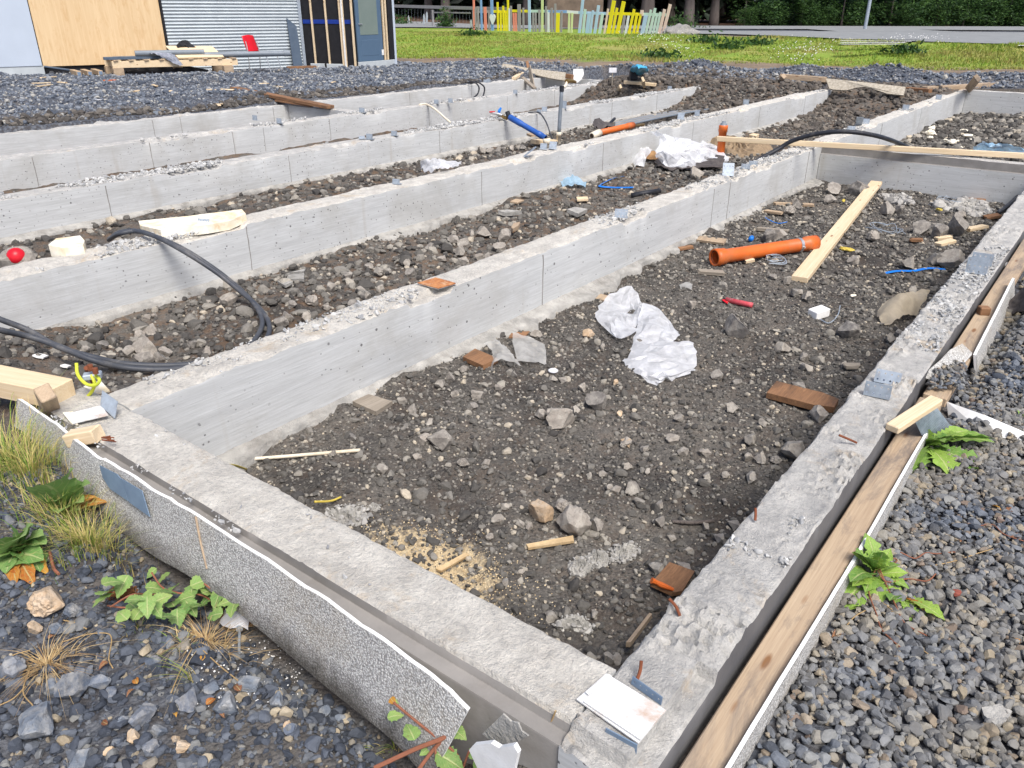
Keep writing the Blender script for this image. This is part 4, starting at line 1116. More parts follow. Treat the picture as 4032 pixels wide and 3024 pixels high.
for k in range(26):
    x = 80+k*23; a = onR(*px(cY1, x, 190+k)); b = onR(*px(cY1, x, 60+k*.8))
    obj('wire', *tube([a, b], .004, 4, 0), MT['galv'], rl)
for k, (x, y) in enumerate(((190, 150), (300, 140), (320, 125), (635, 168), (685, 168))):
    p = onR(*px(cY1, x, y))+rn*.05; w = .14 if k < 3 else .09
    V, Fc = plate([p+rd*(w*a)+Vector((0, 0, b*w*2.2)) for a, b in ((-1, -1), (.6, -.8), (1, .2), (.4, 1), (-.5, .7))], .02); obj('ornament', V, Fc, PAINT['white'], rl)
# boulder at the fence end, block in the trees, lamp post
def bigrock(name, V0, c, sx, sy, sz, rz, mat, label, cat='boulder', group=None):
    v, f = V0; v = v*np.array([sx, sy, sz]); cr, sr = math.cos(rz), math.sin(rz)
    v = np.stack([v[:, 0]*cr-v[:, 1]*sr, v[:, 0]*sr+v[:, 1]*cr, v[:, 2]], -1)+np.array(c)
    return tag(obj(name, v, f, mat, None, False), label, cat, group)
RB = [rockshape(4, 16, np.random.default_rng(200+i), .5, .85, .22) for i in range(6)]
bp = S(2690, 140, FZ)
bigrock('boulder', RB[1], (bp.x+.3, bp.y+.2, FZ+.05), 1.0, .62, .44, 0.95-math.pi/2, pieceobj('lichen_boulder', (150, 148, 144), (130, 128, 126), (112, 110, 108)), 'grey boulder with pale top at the right end of the coloured fence')
pp = FL(52, -1.2); zz = tz(pp); V, Fc = chbox(Vector((pp[0], pp[1], zz+.75)), Vector((1.5, -1.9, 0)).normalized()*1.6, Vector((1.9, 1.5, 0)).normalized()*.9, Vector((0, 0, .85)), .05)
pb = S(2100+200*.5512, 45, 1.2)
bk_ = FL(50, (2210-2016)/F_PX*50/math.cos(PITCH)*1.0); 
tag(obj('stone_block', [(v[0]-pp[0]+bk_[0], v[1]-pp[1]+bk_[1], v[2]-.1) for v in V], Fc, plain('brown_block', (120, 104, 90), (92, 80, 70), 3, .9, kind='pos')), 'brown rectangular block among the trunks behind the coloured fence', 'block')
lp = S(3405, 117, .47); lp.z = tz(lp)
lamp = thing('lamp_post', 'slender pale steel lamp post on the far side of the road', 'lamp post', lp)
obj('pole', *tube([lp-Vector((0, 0, .2)), lp+Vector((0, 0, 2.5)), lp+Vector((0, 0, 5.6))], [.10, .085, .06], 12, 4), MT['galv'], lamp)
ap = lp+Vector((0, 0, 5.55)); obj('arm', *tube([ap, ap+Vector((-.3, .1, .15)), ap+Vector((-1.0, .3, .2))], .04, 8), MT['galv'], lamp)
obj('lamp_head', *chbox(ap+Vector((-1.25, .38, .2)), Vector((.35, -.1, 0)), Vector((.05, .14, 0)), Vector((0, 0, .05)), .02), MT['galv'], lamp)

# ------------------------------------------------------------------ trees
def leafcards(C, size, rng, squash=.5, drop=0.0):
    """one triangle pair (kite) per centre"""
    n = len(C); rot = rand_rot(n, rng)
    k = np.array([[-1, 0, 0], [0, -.38, .05], [1, 0, 0], [0, .38, .05]])
    v = np.einsum('nij,kj->nki', rot, k)
    v[..., 2] *= squash
    v = v*size[:, None, None]+C[:, None, :]
    b = np.arange(n)[:, None]*4
    return v.reshape(-1, 3), (b+np.array([[0, 1, 2, 3]])).reshape(-1, 4)
def trunk_mesh(h, r, rng, bend=.25, limbs=7, lo=.3):
    pts = [Vector((bend*math.sin(k*1.3)*k/5*.6, bend*math.cos(k*.9)*k/5*.4, h*k/5)) for k in range(6)]
    pts[0].z = -.3
    parts = [tube(pts, [r*(1.5 if k == 0 else 1-.16*k) for k in range(6)], 9, 3)]
    for _ in range(limbs):
        t = rng.uniform(lo, .95); p = pts[int(t*5)].lerp(pts[min(5, int(t*5)+1)], t*5-int(t*5)); a = rng.uniform(0, 6.28); L = h*rng.uniform(.1, .22)*(1.15-t)
        e = p+Vector((math.cos(a)*L, math.sin(a)*L, L*rng.uniform(-.1, .5)))
        parts.append(tube([p, p.lerp(e, .5)+Vector((0, 0, .05*L)), e], [r*.3*(1.1-t), r*.18*(1.1-t), .01], 5, 3))
    return join(*parts)
def mesh_of(V, Fc, mat, name, smooth=False):
    me = bpy.data.meshes.new(name); me.from_pydata([tuple(v) for v in V], [], [tuple(int(i) for i in f) for f in Fc]); me.materials.append(mat)
    if smooth: me.polygons.foreach_set('use_smooth', np.ones(len(me.polygons), bool))
    me.update(); return me
def crown_conifer(h, r, lo, n, rng):
    t = rng.uniform(0, 1, n)**1.2; z = lo+(h-lo)*t
    ring = np.round(t*22)/22; rr = r*(1-ring)**.8*(.55+.45*np.sin(ring*70)**2)+.15
    a = np.round(rng.uniform(0, 9, n))/9*6.283+ring*37+rng.normal(0, .22, n); q = np.sqrt(rng.uniform(.04, 1, n))*rr
    return np.stack([q*np.cos(a), q*np.sin(a), z-.25*q+rng.normal(0, .08, n)], -1)
def crown_broad(h, r, lo, n, rng):
    m = 26; cc = np.stack([rng.normal(0, r*.45, m), rng.normal(0, r*.45, m), rng.uniform(lo, h, m)], -1)
    k = rng.integers(0, m, n); return cc[k]+rng.normal(0, r*.17, (n, 3))
def make_tree(kind, h, r, lo, n, ls, rng, tr):
    C = (crown_conifer if kind == 'c' else crown_broad)(h, r, lo, n, rng)
    v, f = leafcards(C, rng.uniform(.6, 1.3, n)*ls, rng, .6)
    cm = mesh_of(v, f, MT['conifer' if kind == 'c' else 'decid'], 'crown')
    tv, tf = trunk_mesh(h*(.95 if kind == 'c' else .75), tr, rng, .25, 10, lo/h*.7)
    return mesh_of(tv, tf, MT['bark'], 'trunk', True), cm
rgt = np.random.default_rng(77)
TREES = {'tall': [make_tree('c', 11, 2.3, 2.6, 2600, .30, rgt, .24) for _ in range(2)],
         'low': [make_tree('c', 7.5, 2.6, .25, 3600, .26, rgt, .14) for _ in range(2)],
         'broad': [make_tree('b', 5.2, 1.9, .5, 3200, .15, rgt, .07) for _ in range(3)],
         'shrub': [make_tree('b', 2.1, 1.5, .15, 2400, .13, rgt, .04) for _ in range(2)]}
def plant_tree(kind, k, d, l, s, rz, label, group, name='spruce_tree'):
    x, y = FL(d, l); z = tz((x, y))
    t = thing(name, label, 'tree' if kind != 'shrub' else 'shrub', (x, y, z), group)
    t.rotation_euler = (0, 0, rz); t.scale = (s, s, s)
    tm, cm = TREES[kind][k % len(TREES[kind])]
    for nm, me in (('trunk', tm), ('crown', cm)):
        o = bpy.data.objects.new(nm, me); COL.objects.link(o); o.parent = t
def lat(sx, d): return (sx-2016)/F_PX*(d*math.cos(PITCH)+(.9)*math.sin(PITCH))
for i, (sx, d, s) in enumerate(((1752, 62, 1.25), (2070, 60, 1.1), (2403, 58.5, 1.25), (2541, 57.8, 1.6), (2706, 57.5, 1.25), (2806, 59, 1.1))):
    plant_tree('tall', i, d, lat(sx, d), s, i*1.7, ['spruce with thick bare trunk behind the grey railing', 'spruce with bare trunk behind the tallest pale blue picket', 'spruce trunk standing behind the leaning yellow pickets', 'thickest bare trunk of the wood, behind the coloured fence', 'bare grey trunk just beyond the pale boulder', 'dark trunk with spreading roots right of the boulder'][i], None)
k = 0
for sx, d, s in ((3010, 60.5, .9), (3110, 62, 1), (3265, 60.5, 1.0), (3480, 60, 1.05), (3615, 62, 1.15), (3760, 61.5, 1.0), (3905, 61, 1.15), (4060, 60, 1.1), (3350, 64, 1.2), (4200, 62, 1.1)):
    plant_tree('low', k, d, lat(sx, d), s, k*2.3, 'dark spruce with boughs to the ground along the far side of the road', 'spruces along the road'); k += 1
for i, (sx, d, s) in enumerate(((3150, 58.6, .9), (3310, 58.6, 1.0), (3500, 58.4, 1.0), (3960, 58.8, .9), (2925, 60, .9))):
    plant_tree('broad', i, d, lat(sx, d), s, i, 'slender broadleaf tree with light green leaves at the road edge', 'broadleaf trees at the road edge', 'broadleaf_tree')
for i, (sx, d, s) in enumerate(((3030, 58.2, .7), (3180, 57.8, .6), (3250, 57.7, .55), (3390, 57.9, .65), (3560, 57.8, .6), (3680, 58, .9), (3790, 58, .85), (3880, 58, .9), (4010, 58, .8), (2950, 58.4, .5))):
    plant_tree('shrub', i, d, lat(sx, d), s, i*1.1, 'low leafy shrub under the trees beside the road', 'shrubs beside the road', 'shrub')
for i in range(14):
    d = 64+3*(i % 3); l = -20+i*4.6
    plant_tree('tall', i, d, l, 1.1+.1*(i % 3), i*.9, 'spruce standing deeper in the dark wood', 'spruces inside the wood')
# the mass of the wood behind
n = 26000
dd_ = RNG.uniform(66, 84, n); ll_ = RNG.uniform(-34, 52, n); zz_ = RNG.uniform(0, 11, n)**1.0
X_, Y_ = FL(dd_, ll_); v, f = leafcards(np.stack([X_, Y_, zz_+.8], -1), RNG.uniform(.5, 1.1, n), RNG, .7)
tag(fast('forest', v, f, MT['deepwood']), 'dark mass of spruce wood closing the view behind the road', 'forest', None, 'stuff')

# ------------------------------------------------------------------ grass of the bank
n = 52000
l_ = RNG.uniform(-9, 19, n); a_ = np.interp(l_, TOE_L, TOE_D); b_ = np.interp(l_, CR_L, CR_D); d_ = a_+(b_-a_)*RNG.uniform(-.03, 1.02, n)
x_, y_ = FL(d_, l_); keep = (vn(x_, y_, .9, 95)+.6*vn(x_, y_, 3, 96) > -.28); x_, y_ = x_[keep], y_[keep]; n = len(x_)
z_ = terrain(x_, y_); hgt = RNG.uniform(.03, .075, n)*(1+.7*(vn(x_, y_, .6, 97) > .15)); an = RNG.uniform(0, 6.28, n); w_ = RNG.uniform(.012, .03, n); le = RNG.uniform(-.06, .06, (n, 2))
V = np.stack([np.stack([x_-w_*np.cos(an), y_-w_*np.sin(an), z_-.01], -1), np.stack([x_+w_*np.cos(an), y_+w_*np.sin(an), z_-.01], -1), np.stack([x_+le[:, 0], y_+le[:, 1], z_+hgt], -1)], 1).reshape(-1, 3)
tag(fast('grass', V, np.arange(len(V)).reshape(-1, 3), MT['lawn']), 'short green and yellowing grass covering the bank below the fence', 'grass', None, 'stuff')
# clover heads and dock clumps on the bank
n = 260; cl = [(2555, 160), (2680, 185), (3150, 200), (3200, 195), (3560, 178), (3640, 180), (3180, 190), (2640, 175)]
P = []
for i in range(n):
    c = cl[i % len(cl)]; p = S(c[0]+RNG.normal(0, 60), c[1]+RNG.normal(0, 8), .3); P.append((p.x, p.y, tz(p)+.13))
P = np.array(P); tag(pile('clover_flowers', P, np.full(len(P), .022), MT['white'], TPL0, RNG), 'white clover heads scattered over the grass bank', 'flowers', None, 'stuff')
def clump(sx, sy, z0, h, n, label, mat='decid', name='weed_clump', spread=.3, group=None):
    p = SG(sx, sy, z0); C = np.stack([RNG.normal(0, spread, n), RNG.normal(0, spread, n), np.abs(RNG.normal(0, h*.5, n))], -1)+np.array(p)
    v, f = leafcards(C, RNG.uniform(.5, 1.2, n)*.10, RNG, 1.0)
    r_ = thing(name, label, 'plant', p, group); o = obj('foliage', v, f, MT[mat], r_); o['kind'] = 'stuff'; return r_
for sx, sy in ((2780, 165), (2985, 175), (2870, 188), (2585, 228), (1860, 140), (3560, 205)):
    clump(sx, sy, .3, .22, 220, 'low dark weed clump growing in the grass bank', group='weed clumps in the grass bank')
clump(1757, 108, .5, .9, 500, 'tall leafy weed growing through the grey railing', spread=.22)
clump(1560, 95, .5, .5, 500, 'white-flowered weeds at the foot of the railing by the black corner', spread=.5)
clump(2690, 112, .6, .8, 420, 'green weeds growing on and behind the pale boulder', spread=.5)
# ------------------------------------------------------------------ builders for loose things
def DG(x, y, z0=-.44): return SG(x*1.8228, y*1.8228, z0)
def timber(name, p0, p1, w, t, mat='wood', parent=None, up=(0, 0, 1), roll=0.0, jag=0.0, ch=.004, warp=0.0):
    """board or beam; grain runs along its own length. p0, p1 on the middle of the underside"""
    p0 = Vector(p0); p1 = Vector(p1); d, s, u = frame(p1-p0, up)
    if roll: s, u = s*math.cos(roll)+u*math.sin(roll), u*math.cos(roll)-s*math.sin(roll)
    L = (p1-p0).length
    V, Fc = chbox((0, 0, t/2), (L/2, 0, 0), (0, w/2, 0), (0, 0, t/2), ch)
    V = [Vector(v) for v in V]
    if jag: V = [v+Vector((random.uniform(-jag, jag), random.uniform(-jag, jag)*.3, 0)) if abs(v.x) > L*.4 else v for v in V]
    me = mesh_of(V, Fc, MT[mat+'x'] if mat+'x' in MT else MT[mat], name)
    o = link(name, me, (), parent)
    m = Matrix((d, s, u)).transposed().to_4x4(); m.translation = (p0+p1)/2
    if parent is not None: m.translation = m.translation-parent_pos(parent)
    o.matrix_basis = m
    return o
def board(name, label, cat, p0, p1, w, t, mat='wood', **k):
    return tag(timber(name, p0, p1, w, t, mat, **k), label, cat)
def tubething(name, label, cat, P, r, mat, sides=10, n=8, group=None):
    V, Fc = tube(P, r, sides, n); return tag(obj(name, V, Fc, MT[mat], None, True), label, cat, group)
def sheetthing(name, label, cat, rows, mat, sub=5, amp=.02, ns=9, seed=1, thick=0, parent=None):
    V, Fc = sheet(rows, sub, amp, ns, seed); o = obj(name, V, Fc, MT[mat], parent, True)
    if thick: o.modifiers.new('t', 'SOLIDIFY').thickness = thick
    return tag(o, label, cat) if parent is None else o
def crumple(rows, sub, amp, seed):
    """thin film: sharp flat facets between random creases"""
    V, Fc = sheet(rows, sub); rng = np.random.default_rng(seed); cols = (len(rows[0])-1)*sub+1
    V = [Vector(v)+Vector(rng.normal(0, amp, 3))*Vector((.6, .6, 1)).length*.7+Vector((0, 0, amp*2.2*(1-3*abs(mnoise.noise(Vector(v)*5+Vector((seed, 0, 0))))))) for v in V]
    T = []
    for f in Fc: T += [(f[0], f[1], f[2]), (f[0], f[2], f[3])] if rng.random() < .5 else [(f[0], f[1], f[3]), (f[1], f[2], f[3])]
    return V, T
def lifted(p, z): return Vector((p.x, p.y, p.z+z))
def holed(P0, eu, ev, nu, nv, mat, parent, name, t=.003, hole=.17):
    """perforated plate: origin corner, edge vectors, holes nu x nv"""
    eu = Vector(eu); ev = Vector(ev); P0 = Vector(P0); nrm = eu.cross(ev).normalized(); du = eu/nu; dv = ev/nv
    r = hole*min(du.length, dv.length); hu = du.normalized()*r; hv = dv.normalized()*r
    V = []; Fc = []
    for side in (0, 1):
        for i in range(nu):
            for j in range(nv):
                o = P0+du*i+dv*j+nrm*(t*side); c = o+du/2+dv/2; b = len(V)
                V += [o, o+du/2, o+du, o+du+dv/2, o+du+dv, o+du/2+dv, o+dv, o+dv/2]
                for k in range(8):
                    a = -3*math.pi/4+k*math.pi/4; V.append(c+hu*math.cos(a)+hv*math.sin(a))
                for k in range(8):
                    q = (k+1) % 8; f = (b+k, b+q, b+8+q, b+8+k); Fc.append(f if side else f[::-1])
    n2 = len(V)//2
    for i in range(0, n2, 16):
        for k in range(8):
            q = (k+1) % 8; Fc.append((i+8+k, i+8+q, n2+i+8+q, n2+i+8+k))
    b = len(V)
    c4 = [P0, P0+eu, P0+eu+ev, P0+ev]; V += c4+[c+nrm*t for c in c4]
    for k in range(4):
        q = (k+1) % 4; Fc.append((b+k, b+q, b+4+q, b+4+k))
    return obj(name, V, Fc, MT[mat], parent)
def bracket(parent, P, w=.10, h=.065, tilt=.12, turn=0.0, nu=4, nv=2, mat='galv'):
    """perforated steel angle: upright leaf and a foot on the concrete"""
    P = Vector(P); wd = Vector((math.sin(turn), -math.cos(turn), 0)); nd = Vector((-wd.y, wd.x, 0))
    upv = (Vector((0, 0, 1))+nd*tilt).normalized()
    b = P-wd*(w/2)
    holed(b, wd*w, upv*h, nu, nv, mat, parent, 'angle_bracket')
    V, Fc = plate([b, b+wd*w, b+wd*w+nd*.05, b+nd*.05], .003, (0, 0, 1)); obj('bracket_foot', [Vector(v)+Vector((0, 0, .003)) for v in V], Fc, MT[mat], parent)

# ------------------------------------------------------------------ near corner: shim plates and brackets
zt = .012
def cq(x, y, z=zt): return at(cQ, x, y, z)
sh = thing('shim_plates', 'stack of white painted metal plates with rust stains on the wall corner', 'metal plates', cq(450, 1080))
V, Fc = plate([cq(130, 1018), cq(345, 832), cq(780, 1098), cq(578, 1338)], .004, (0, 0, 1)); obj('plate', V, Fc, MT['whitepaint'], sh)
V, Fc = plate([cq(180, 1035, zt+.006), cq(330, 890, zt+.006), cq(748, 1130, zt+.006), cq(592, 1312, zt+.006)], .004, (0, 0, 1)); obj('plate', V, Fc, MT['whitepaint'], sh)
V, Fc = plate([cq(195, 965, zt+.009), cq(365, 838, zt+.009), cq(385, 850, zt+.009), cq(215, 985, zt+.009)], .004, (0, 0, 1)); obj('plate', V, Fc, MT['white'], sh)
p = cq(345, 1225, .01); q = cq(572, 1345, .01); holed(p-Vector((0, 0, .05)), q-p, Vector((-.004, -.002, .055)), 4, 1, 'zinc', wF, 'angle_bracket', .003, .12)
p = cq(530, 905, .002); q = cq(745, 1060, .002); holed(p, q-p, Vector((.004, 0, .022)), 5, 1, 'zinc', wR, 'angle_bracket', .003, .16)
for c, P in ((cQ, [(600, 740), (592, 810), (565, 890)]), (cQ, [(800, 290), (850, 345), (880, 415)]), (cN, [(1783, 498), (1784, 540), (1781, 580)]), (cJ, [(670, 520), (730, 545), (785, 570)])):
    pts = [at(c, x, y, .012+.03*(1-k/2)) for k, (x, y) in enumerate(P)]
    obj('rebar_stub', *tube(pts, .0045, 7, 5), MT['rebar'], wR)
bracket(wR, at(cJ, 912, 272, .004), .105, .065, .05, .1)
bracket(wR, at(cJ, 978, 186, .004), .105, .06, .5, .1)
bracket(wR, at(cV, 1462, 262, .004), .12, .1, .1, .06, 4, 3)
bracket(wR, at(cV, 1530, 150, .004), .12, .08, .1, .06, 4, 2)
for (c, x, y, w, h, tl, tn) in ((cI, 60, 350, .10, .07, .3, .4), (cI, 632, 126, .11, .13, .5, .5), (cI, 725, 88, .09, .05, .1, .2), (cI, 765, 72, .09, .05, .1, .2), (cD, 1205, 142, .09, .16, -.9, .3), (cD, 1250, 135, .09, .07, .2, .2), (cD, 1160, 172, .1, .05, .2, .2), (cC, 1490, 668, .1, .08, .1, 0), (cC, 1690, 604, .1, .08, .1, 0)):
    bracket(w1, at(c, x, y, .006), w, h, tl, tn)
for (c, x, y, w, h, tl, tn) in ((cE, 1262, 620, .1, .06, .5, .4), (cF, 1055, 368, .09, .17, 1.3, -.9), (cF, 1210, 328, .09, .09, .5, .3), (cF, 1160, 330, .08, .07, .3, .3), (cF, 358, 520, .08, .05, .2, .2), (cY6, 485, 530, .1, .1, .4, .2), (cY6, 622, 500, .08, .08, .1, .1), (cY6, 1030, 405, .1, .08, .1, .1)):
    bracket(w2, at(c, x, y, .008), w, h, tl, tn)
for (c, x, y, w, h, tl, tn) in ((cF, 348, 255, .09, .06, .1, .2), (cF, 215, 274, .09, .06, .1, .2), (cF, 172, 274, .08, .04, .4, .5), (cY7, 768, 180, .07, .05, .1, .2), (cY7, 825, 165, .09, .07, .3, .2), (cY7, 1045, 134, .09, .12, .1, .1), (cY6, 395, 278, .09, .06, .1, .1), (cY6, 742, 218, .09, .09, .1, .1)):
    bracket(w3, at(c, x, y, .008), w, h, tl, tn)
for (c, x, y) in ((cB, 370, 695), (cB, 465, 688), (cB, 900, 628), (cA, 1520, 672), (cA, 1388, 655), (cA, 2010, 760)):
    bracket(w4, at(c, x, y, .008), .09, .07, .1, .2)
for (c, x, y) in ((cB, 720, 552), (cB, 700, 556), (cA, 850, 630), (cA, 1970, 612)): bracket(w5, at(c, x, y, .006), .1, .07, .1, .2)

# rusty shim plates on the second wall and at the end of the front wall
rp = thing('rusty_plates', 'rust-stained thin plates stacked on the wall above the plastic sheet', 'metal plates', at(cH, 820, 345))
for k, (dx, m) in enumerate(((0, 'whitepaint'), (6, 'rust'))):
    V, Fc = plate([at(cH, 695+dx, 340-4*k, .012+.008*k), at(cH, 815, 306-k*3, .012+.008*k), at(cH, 945-dx, 342-4*k, .012+.008*k), at(cH, 830, 374-4*k, .012+.008*k)], .005, (0, 0, 1)); obj('plate', V, Fc, MT[m], rp)
ep = thing('shim_plates', 'pale rust-marked plates with a dark bracket at the far end of the ledged wall', 'metal plates', at(cK, 680, 340))
V, Fc = plate([at(cK, 530, 345, .02), at(cK, 780, 285, .03), at(cK, 830, 355, .03), at(cK, 555, 420, .02)], .006, (0, 0, 1)); obj('plate', V, Fc, MT['whitepaint'], ep)
V, Fc = plate([at(cK, 480, 340, .015), at(cK, 560, 330, .015), at(cK, 600, 430, .012), at(cK, 550, 425, .012)], .006, (0, 0, 1)); obj('plate', V, Fc, MT['eps'], ep)
p = at(cK, 885, 385, .01); q = at(cK, 775, 285, .035); V, Fc = plate([p, q, q+Vector((.03, .02, .05)), p+Vector((.035, .02, .055))], .003); obj('angle_bracket', V, Fc, MT['galv'], ep)

# ------------------------------------------------------------------ pebble-dash boards standing outside the walls
bt = [(67,1568),(220,1675),(369,1793),(441,1829),(620,1942),(774,2034),(1100,2244),(1371,2430),(1621,2609),(1840,2780)]
def dash_board(name, label, top, bot, t, nrm, tear=None, mat='chip', edge=.004, cat='board', flap=None):
    """thin board: outer face pebble-dashed, white core showing along its edge"""
    root = thing(name, label, cat, (top[len(top)//2]+bot[len(bot)//2])/2)
    n = len(top); m = 6; V = []; nr = Vector(nrm)
    for i in range(n):
        for k in range(m):
            p = top[i].lerp(bot[i], k/(m-1)); V.append(p)
    Fc = [(i*m+k, (i+1)*m+k, (i+1)*m+k+1, i*m+k+1) for i in range(n-1) for k in range(m-1)]
    o = obj('face', V, Fc, MT[mat], root, True)
    # core: same grid pushed inwards and closed
    a = [Vector(v)+nr*.0015 for v in V]; b = [Vector(v)+nr*t for v in V]
    N = len(a); F2 = [tuple(N+i for i in f[::-1]) for f in Fc]+[tuple(f) for f in Fc]
    rim = [i*m for i in range(n)]+[(n-1)*m+k for k in range(1, m)]+[i*m+m-1 for i in range(n-2, -1, -1)]+[k for k in range(m-2, 0, -1)]
    for i in range(len(rim)):
        p, q = rim[i], rim[(i+1) % len(rim)]; F2.append((p, q, N+q, N+p))
    obj('core', a+b, F2, MT['white'], root, False)
    return root
tp = []; bo = []
fine = catmull([Vector((a, b, 0)) for a, b in bt], 6)
for i, q in enumerate(fine):
    t_ = i/(len(fine)-1)
    p = S(q.x, q.y, .012); jit = .003*math.sin(i*1.3)+random.uniform(-.003, .002)
    if t_ > .97: jit -= .02*(t_-.97)/.03
    p.z += jit; tp.append(p)
    w = -.20-.012*math.sin(i*.35)-.03*t_
    b_ = Vector((p.x-.075+.02*math.sin(t_*3.1), p.y, w)); 
    if t_ > .8: b_.y += (t_-.8)*.35
    bo.append(b_)
db = dash_board('pebble_dash_board', 'long bent pebble-dash board with white edge standing outside the ledged wall', tp, bo, .012, (.9, 0, .1))
BNR = (bo[22]-tp[22]).cross(tp[24]-tp[20]).normalized(); BNR = BNR if BNR.x < 0 else -BNR
zp = [onP(*px(cK, x, y), tp[22]+BNR*.012, BNR) for x, y in ((770, 745), (905, 815), (945, 860), (990, 1020), (850, 925), (795, 840))]
V, Fc = plate(zp, .003); obj('zinc_patch', V, Fc, MT['zinc'], db)
zp = [onP(*px(cK, x, y), tp[22]+BNR*.014, BNR) for x, y in ((935, 845), (1095, 940), (1155, 1140), (1000, 1030))]
V, Fc = plate(zp, .003); obj('zinc_patch', V, Fc, MT['zinc'], db)
jl = [onP(*px(cK, x, y), tp[34]+BNR*.002, BNR) for x, y in ((1503, 1140), (1540, 1330), (1590, 1540))]
obj('joint_seam', *tube(jl, .0035, 6, 5), MT['oldwoodz'], db)
# torn end piece and fibreglass flap by the corner
f0 = [onX(*px(cO, x, y), 1.02) for x, y in ((1480, 1080), (1630, 935), (1690, 990), (1740, 1000), (1765, 1060), (1815, 1095), (1740, 1135), (1650, 1150), (1560, 1145))]
V, Fc = plate(f0, .004); tag(obj('torn_mesh_flap', V, Fc, MT['mortar']), 'torn frayed piece of white fibre mesh at the broken end of the board', 'scrap')
f1 = [onX(*px(cO, x, y), .965) for x, y in ((1400, 1180), (1430, 1145), (1560, 1130), (1620, 1165), (1725, 1145), (1755, 1200), (1725, 1330), (1740, 1420), (1560, 1440), (1470, 1330))]
pf = thing('board_fragment', 'broken corner piece of pebble-dash board lying under the torn mesh', 'fragment', sum(f1, Vector())/len(f1))
V, Fc = plate(f1, .012); obj('core', V, Fc, MT['white'], pf)
V, Fc = plate([p+(sum(f1, Vector())/len(f1)-p)*.04-Vector((.004, 0, 0)) for p in f1], .003); obj('face', V, Fc, MT['chip'], pf)

# right-hand side: plank in the gap and thin boards beside it
pk = thing('plank', 'long weathered spruce plank lying in the gap beside the outer wall', 'plank', (2.2, .41, -.1))
timber('plank_board', S(2580, 3180, -.125)*0+Vector((1.02, .404, -.125)), Vector((3.62, .412, -.112)), .094, .045, 'oldwood', pk)
top = []; bot = []
for i, x in enumerate(np.linspace(1.02, 3.5, 44)):
    y = .348+.004*math.sin(x*2.1); z = -.058+.004*math.sin(x*5)+random.uniform(-.0015, .0015)
    top.append(Vector((x, y, z))); bot.append(Vector((x, y-.012, -.26)))
dash_board('pebble_dash_board', 'straight narrow pebble-dash board with white edge between plank and gravel', top, bot, .012, (0, 1, 0))
# second plank and boards further along
pk2 = thing('plank', 'second plank farther along the wall, partly under a sagging board and stones', 'plank', (5, .41, -.08))
timber('plank_board', (3.66, .405, -.11), (6.9, .405, -.07), .1, .045, 'oldwood', pk2)
timber('cleat', at(cV, 1490, 785, -.05), at(cV, 1625, 790, -.05), .05, .045, 'brownwood', pk2)
top = []; bot = []
a0, a1 = at(cV, 1885, 290, .02), at(cV, 1440, 1290, -.02)
for i in range(30):
    t_ = i/29; p = a1.lerp(a0, t_); p.y = .335+.02*t_; p.z = -.03+.045*t_+random.uniform(-.002, .002)
    top.append(p); bot.append(Vector((p.x+.02, p.y-.05, -.22)))
dash_board('pebble_dash_board', 'pebble-dash board with white edge leaning out beside the second plank', top, bot, .014, (0, 1, .1))
top = [at(cV, x, y, z) for x, y, z in ((780, 1580, -.03), (880, 1490, -.015), (1010, 1380, 0), (1130, 1250, .02), (1290, 1170, .03))]; bot = [at(cV, x, y, z) for x, y, z in ((1100, 1690, -.08), (1180, 1580, -.05), (1250, 1480, -.03), (1340, 1380, -.02), (1420, 1290, -.02))]
dash_board('sagging_board', 'sagging piece of pebble-dash board loaded with gravel', top, bot, .012, (0, 0, -1))
stn = np.array([at(cV, 780+RNG.uniform(0, 560), 1640-RNG.uniform(0, 380), -.0) for _ in range(420)]); stn = stn[(stn[:, 1] < .45) & (stn[:, 1] > .2)]
stn[:, 2] = -.035+RNG.uniform(-.01, .02, len(stn)); tag(pile('gravel', stn, np.clip(np.exp(RNG.normal(math.log(.013), .3, len(stn))), .007, .024), MT['gr_blue'], TPL1, RNG), 'gravel lying on the sagging pebble-dash board', 'gravel', None, 'stuff')
# plywood offcut with ribbed sheet, white strip, black membrane
pl = thing('plywood_offcut', 'short plywood strip resting aslant on the wall edge', 'plywood', at(cJ, 1160, 400, .0))
timber('strip', at(cJ, 1010, 500, .0), at(cJ, 1300, 310, .03), .055, .03, 'wood', pl)
rib = [at(cJ, x, y, z) for x, y, z in ((1170, 440, .02), (1310, 340, .03), (1430, 500, -.09), (1230, 560, -.1))]
rr = thing('ribbed_sheet', 'small grey finely ribbed sheet hanging below the plywood strip', 'sheet', rib[2])
V = []; n = 40
for i in range(n+1):
    for (a, b) in ((rib[0], rib[3]), ):
        A = rib[0].lerp(rib[1], i/n); B = rib[3].lerp(rib[2], i/n); nn = (rib[1]-rib[0]).cross(rib[3]-rib[0]).normalized()*(.0035*(i % 2)); V += [A+nn, B+nn]
obj('ribs', V, [(2*i, 2*i+2, 2*i+3, 2*i+1) for i in range(n)], MT['galv'], rr)
ws = [AG(cJ, x, y, -.1) for x, y in ((1355, 365), (1600, 440), (1878, 545), (1878, 575), (1810, 575), (1600, 490), (1390, 420))]
V, Fc = plate([lifted(p, .05-.01*k) for k, p in enumerate(ws)], .012, (0, 0, 1)); tag(obj('white_strip', V, Fc, MT['white']), 'long white splintered board strip lying on the gravel by the dandelion', 'strip')
wb = [AG(cV, x, y, -.05) for x, y in ((1735, 235), (1960, 200), (1995, 215), (1990, 270), (1830, 265))]
V, Fc = plate([lifted(p, .06) for p in wb], .012, (0, 0, 1)); tag(obj('white_shard', V, Fc, MT['white']), 'white board shard lying over the second plank beside a bracket', 'shard')
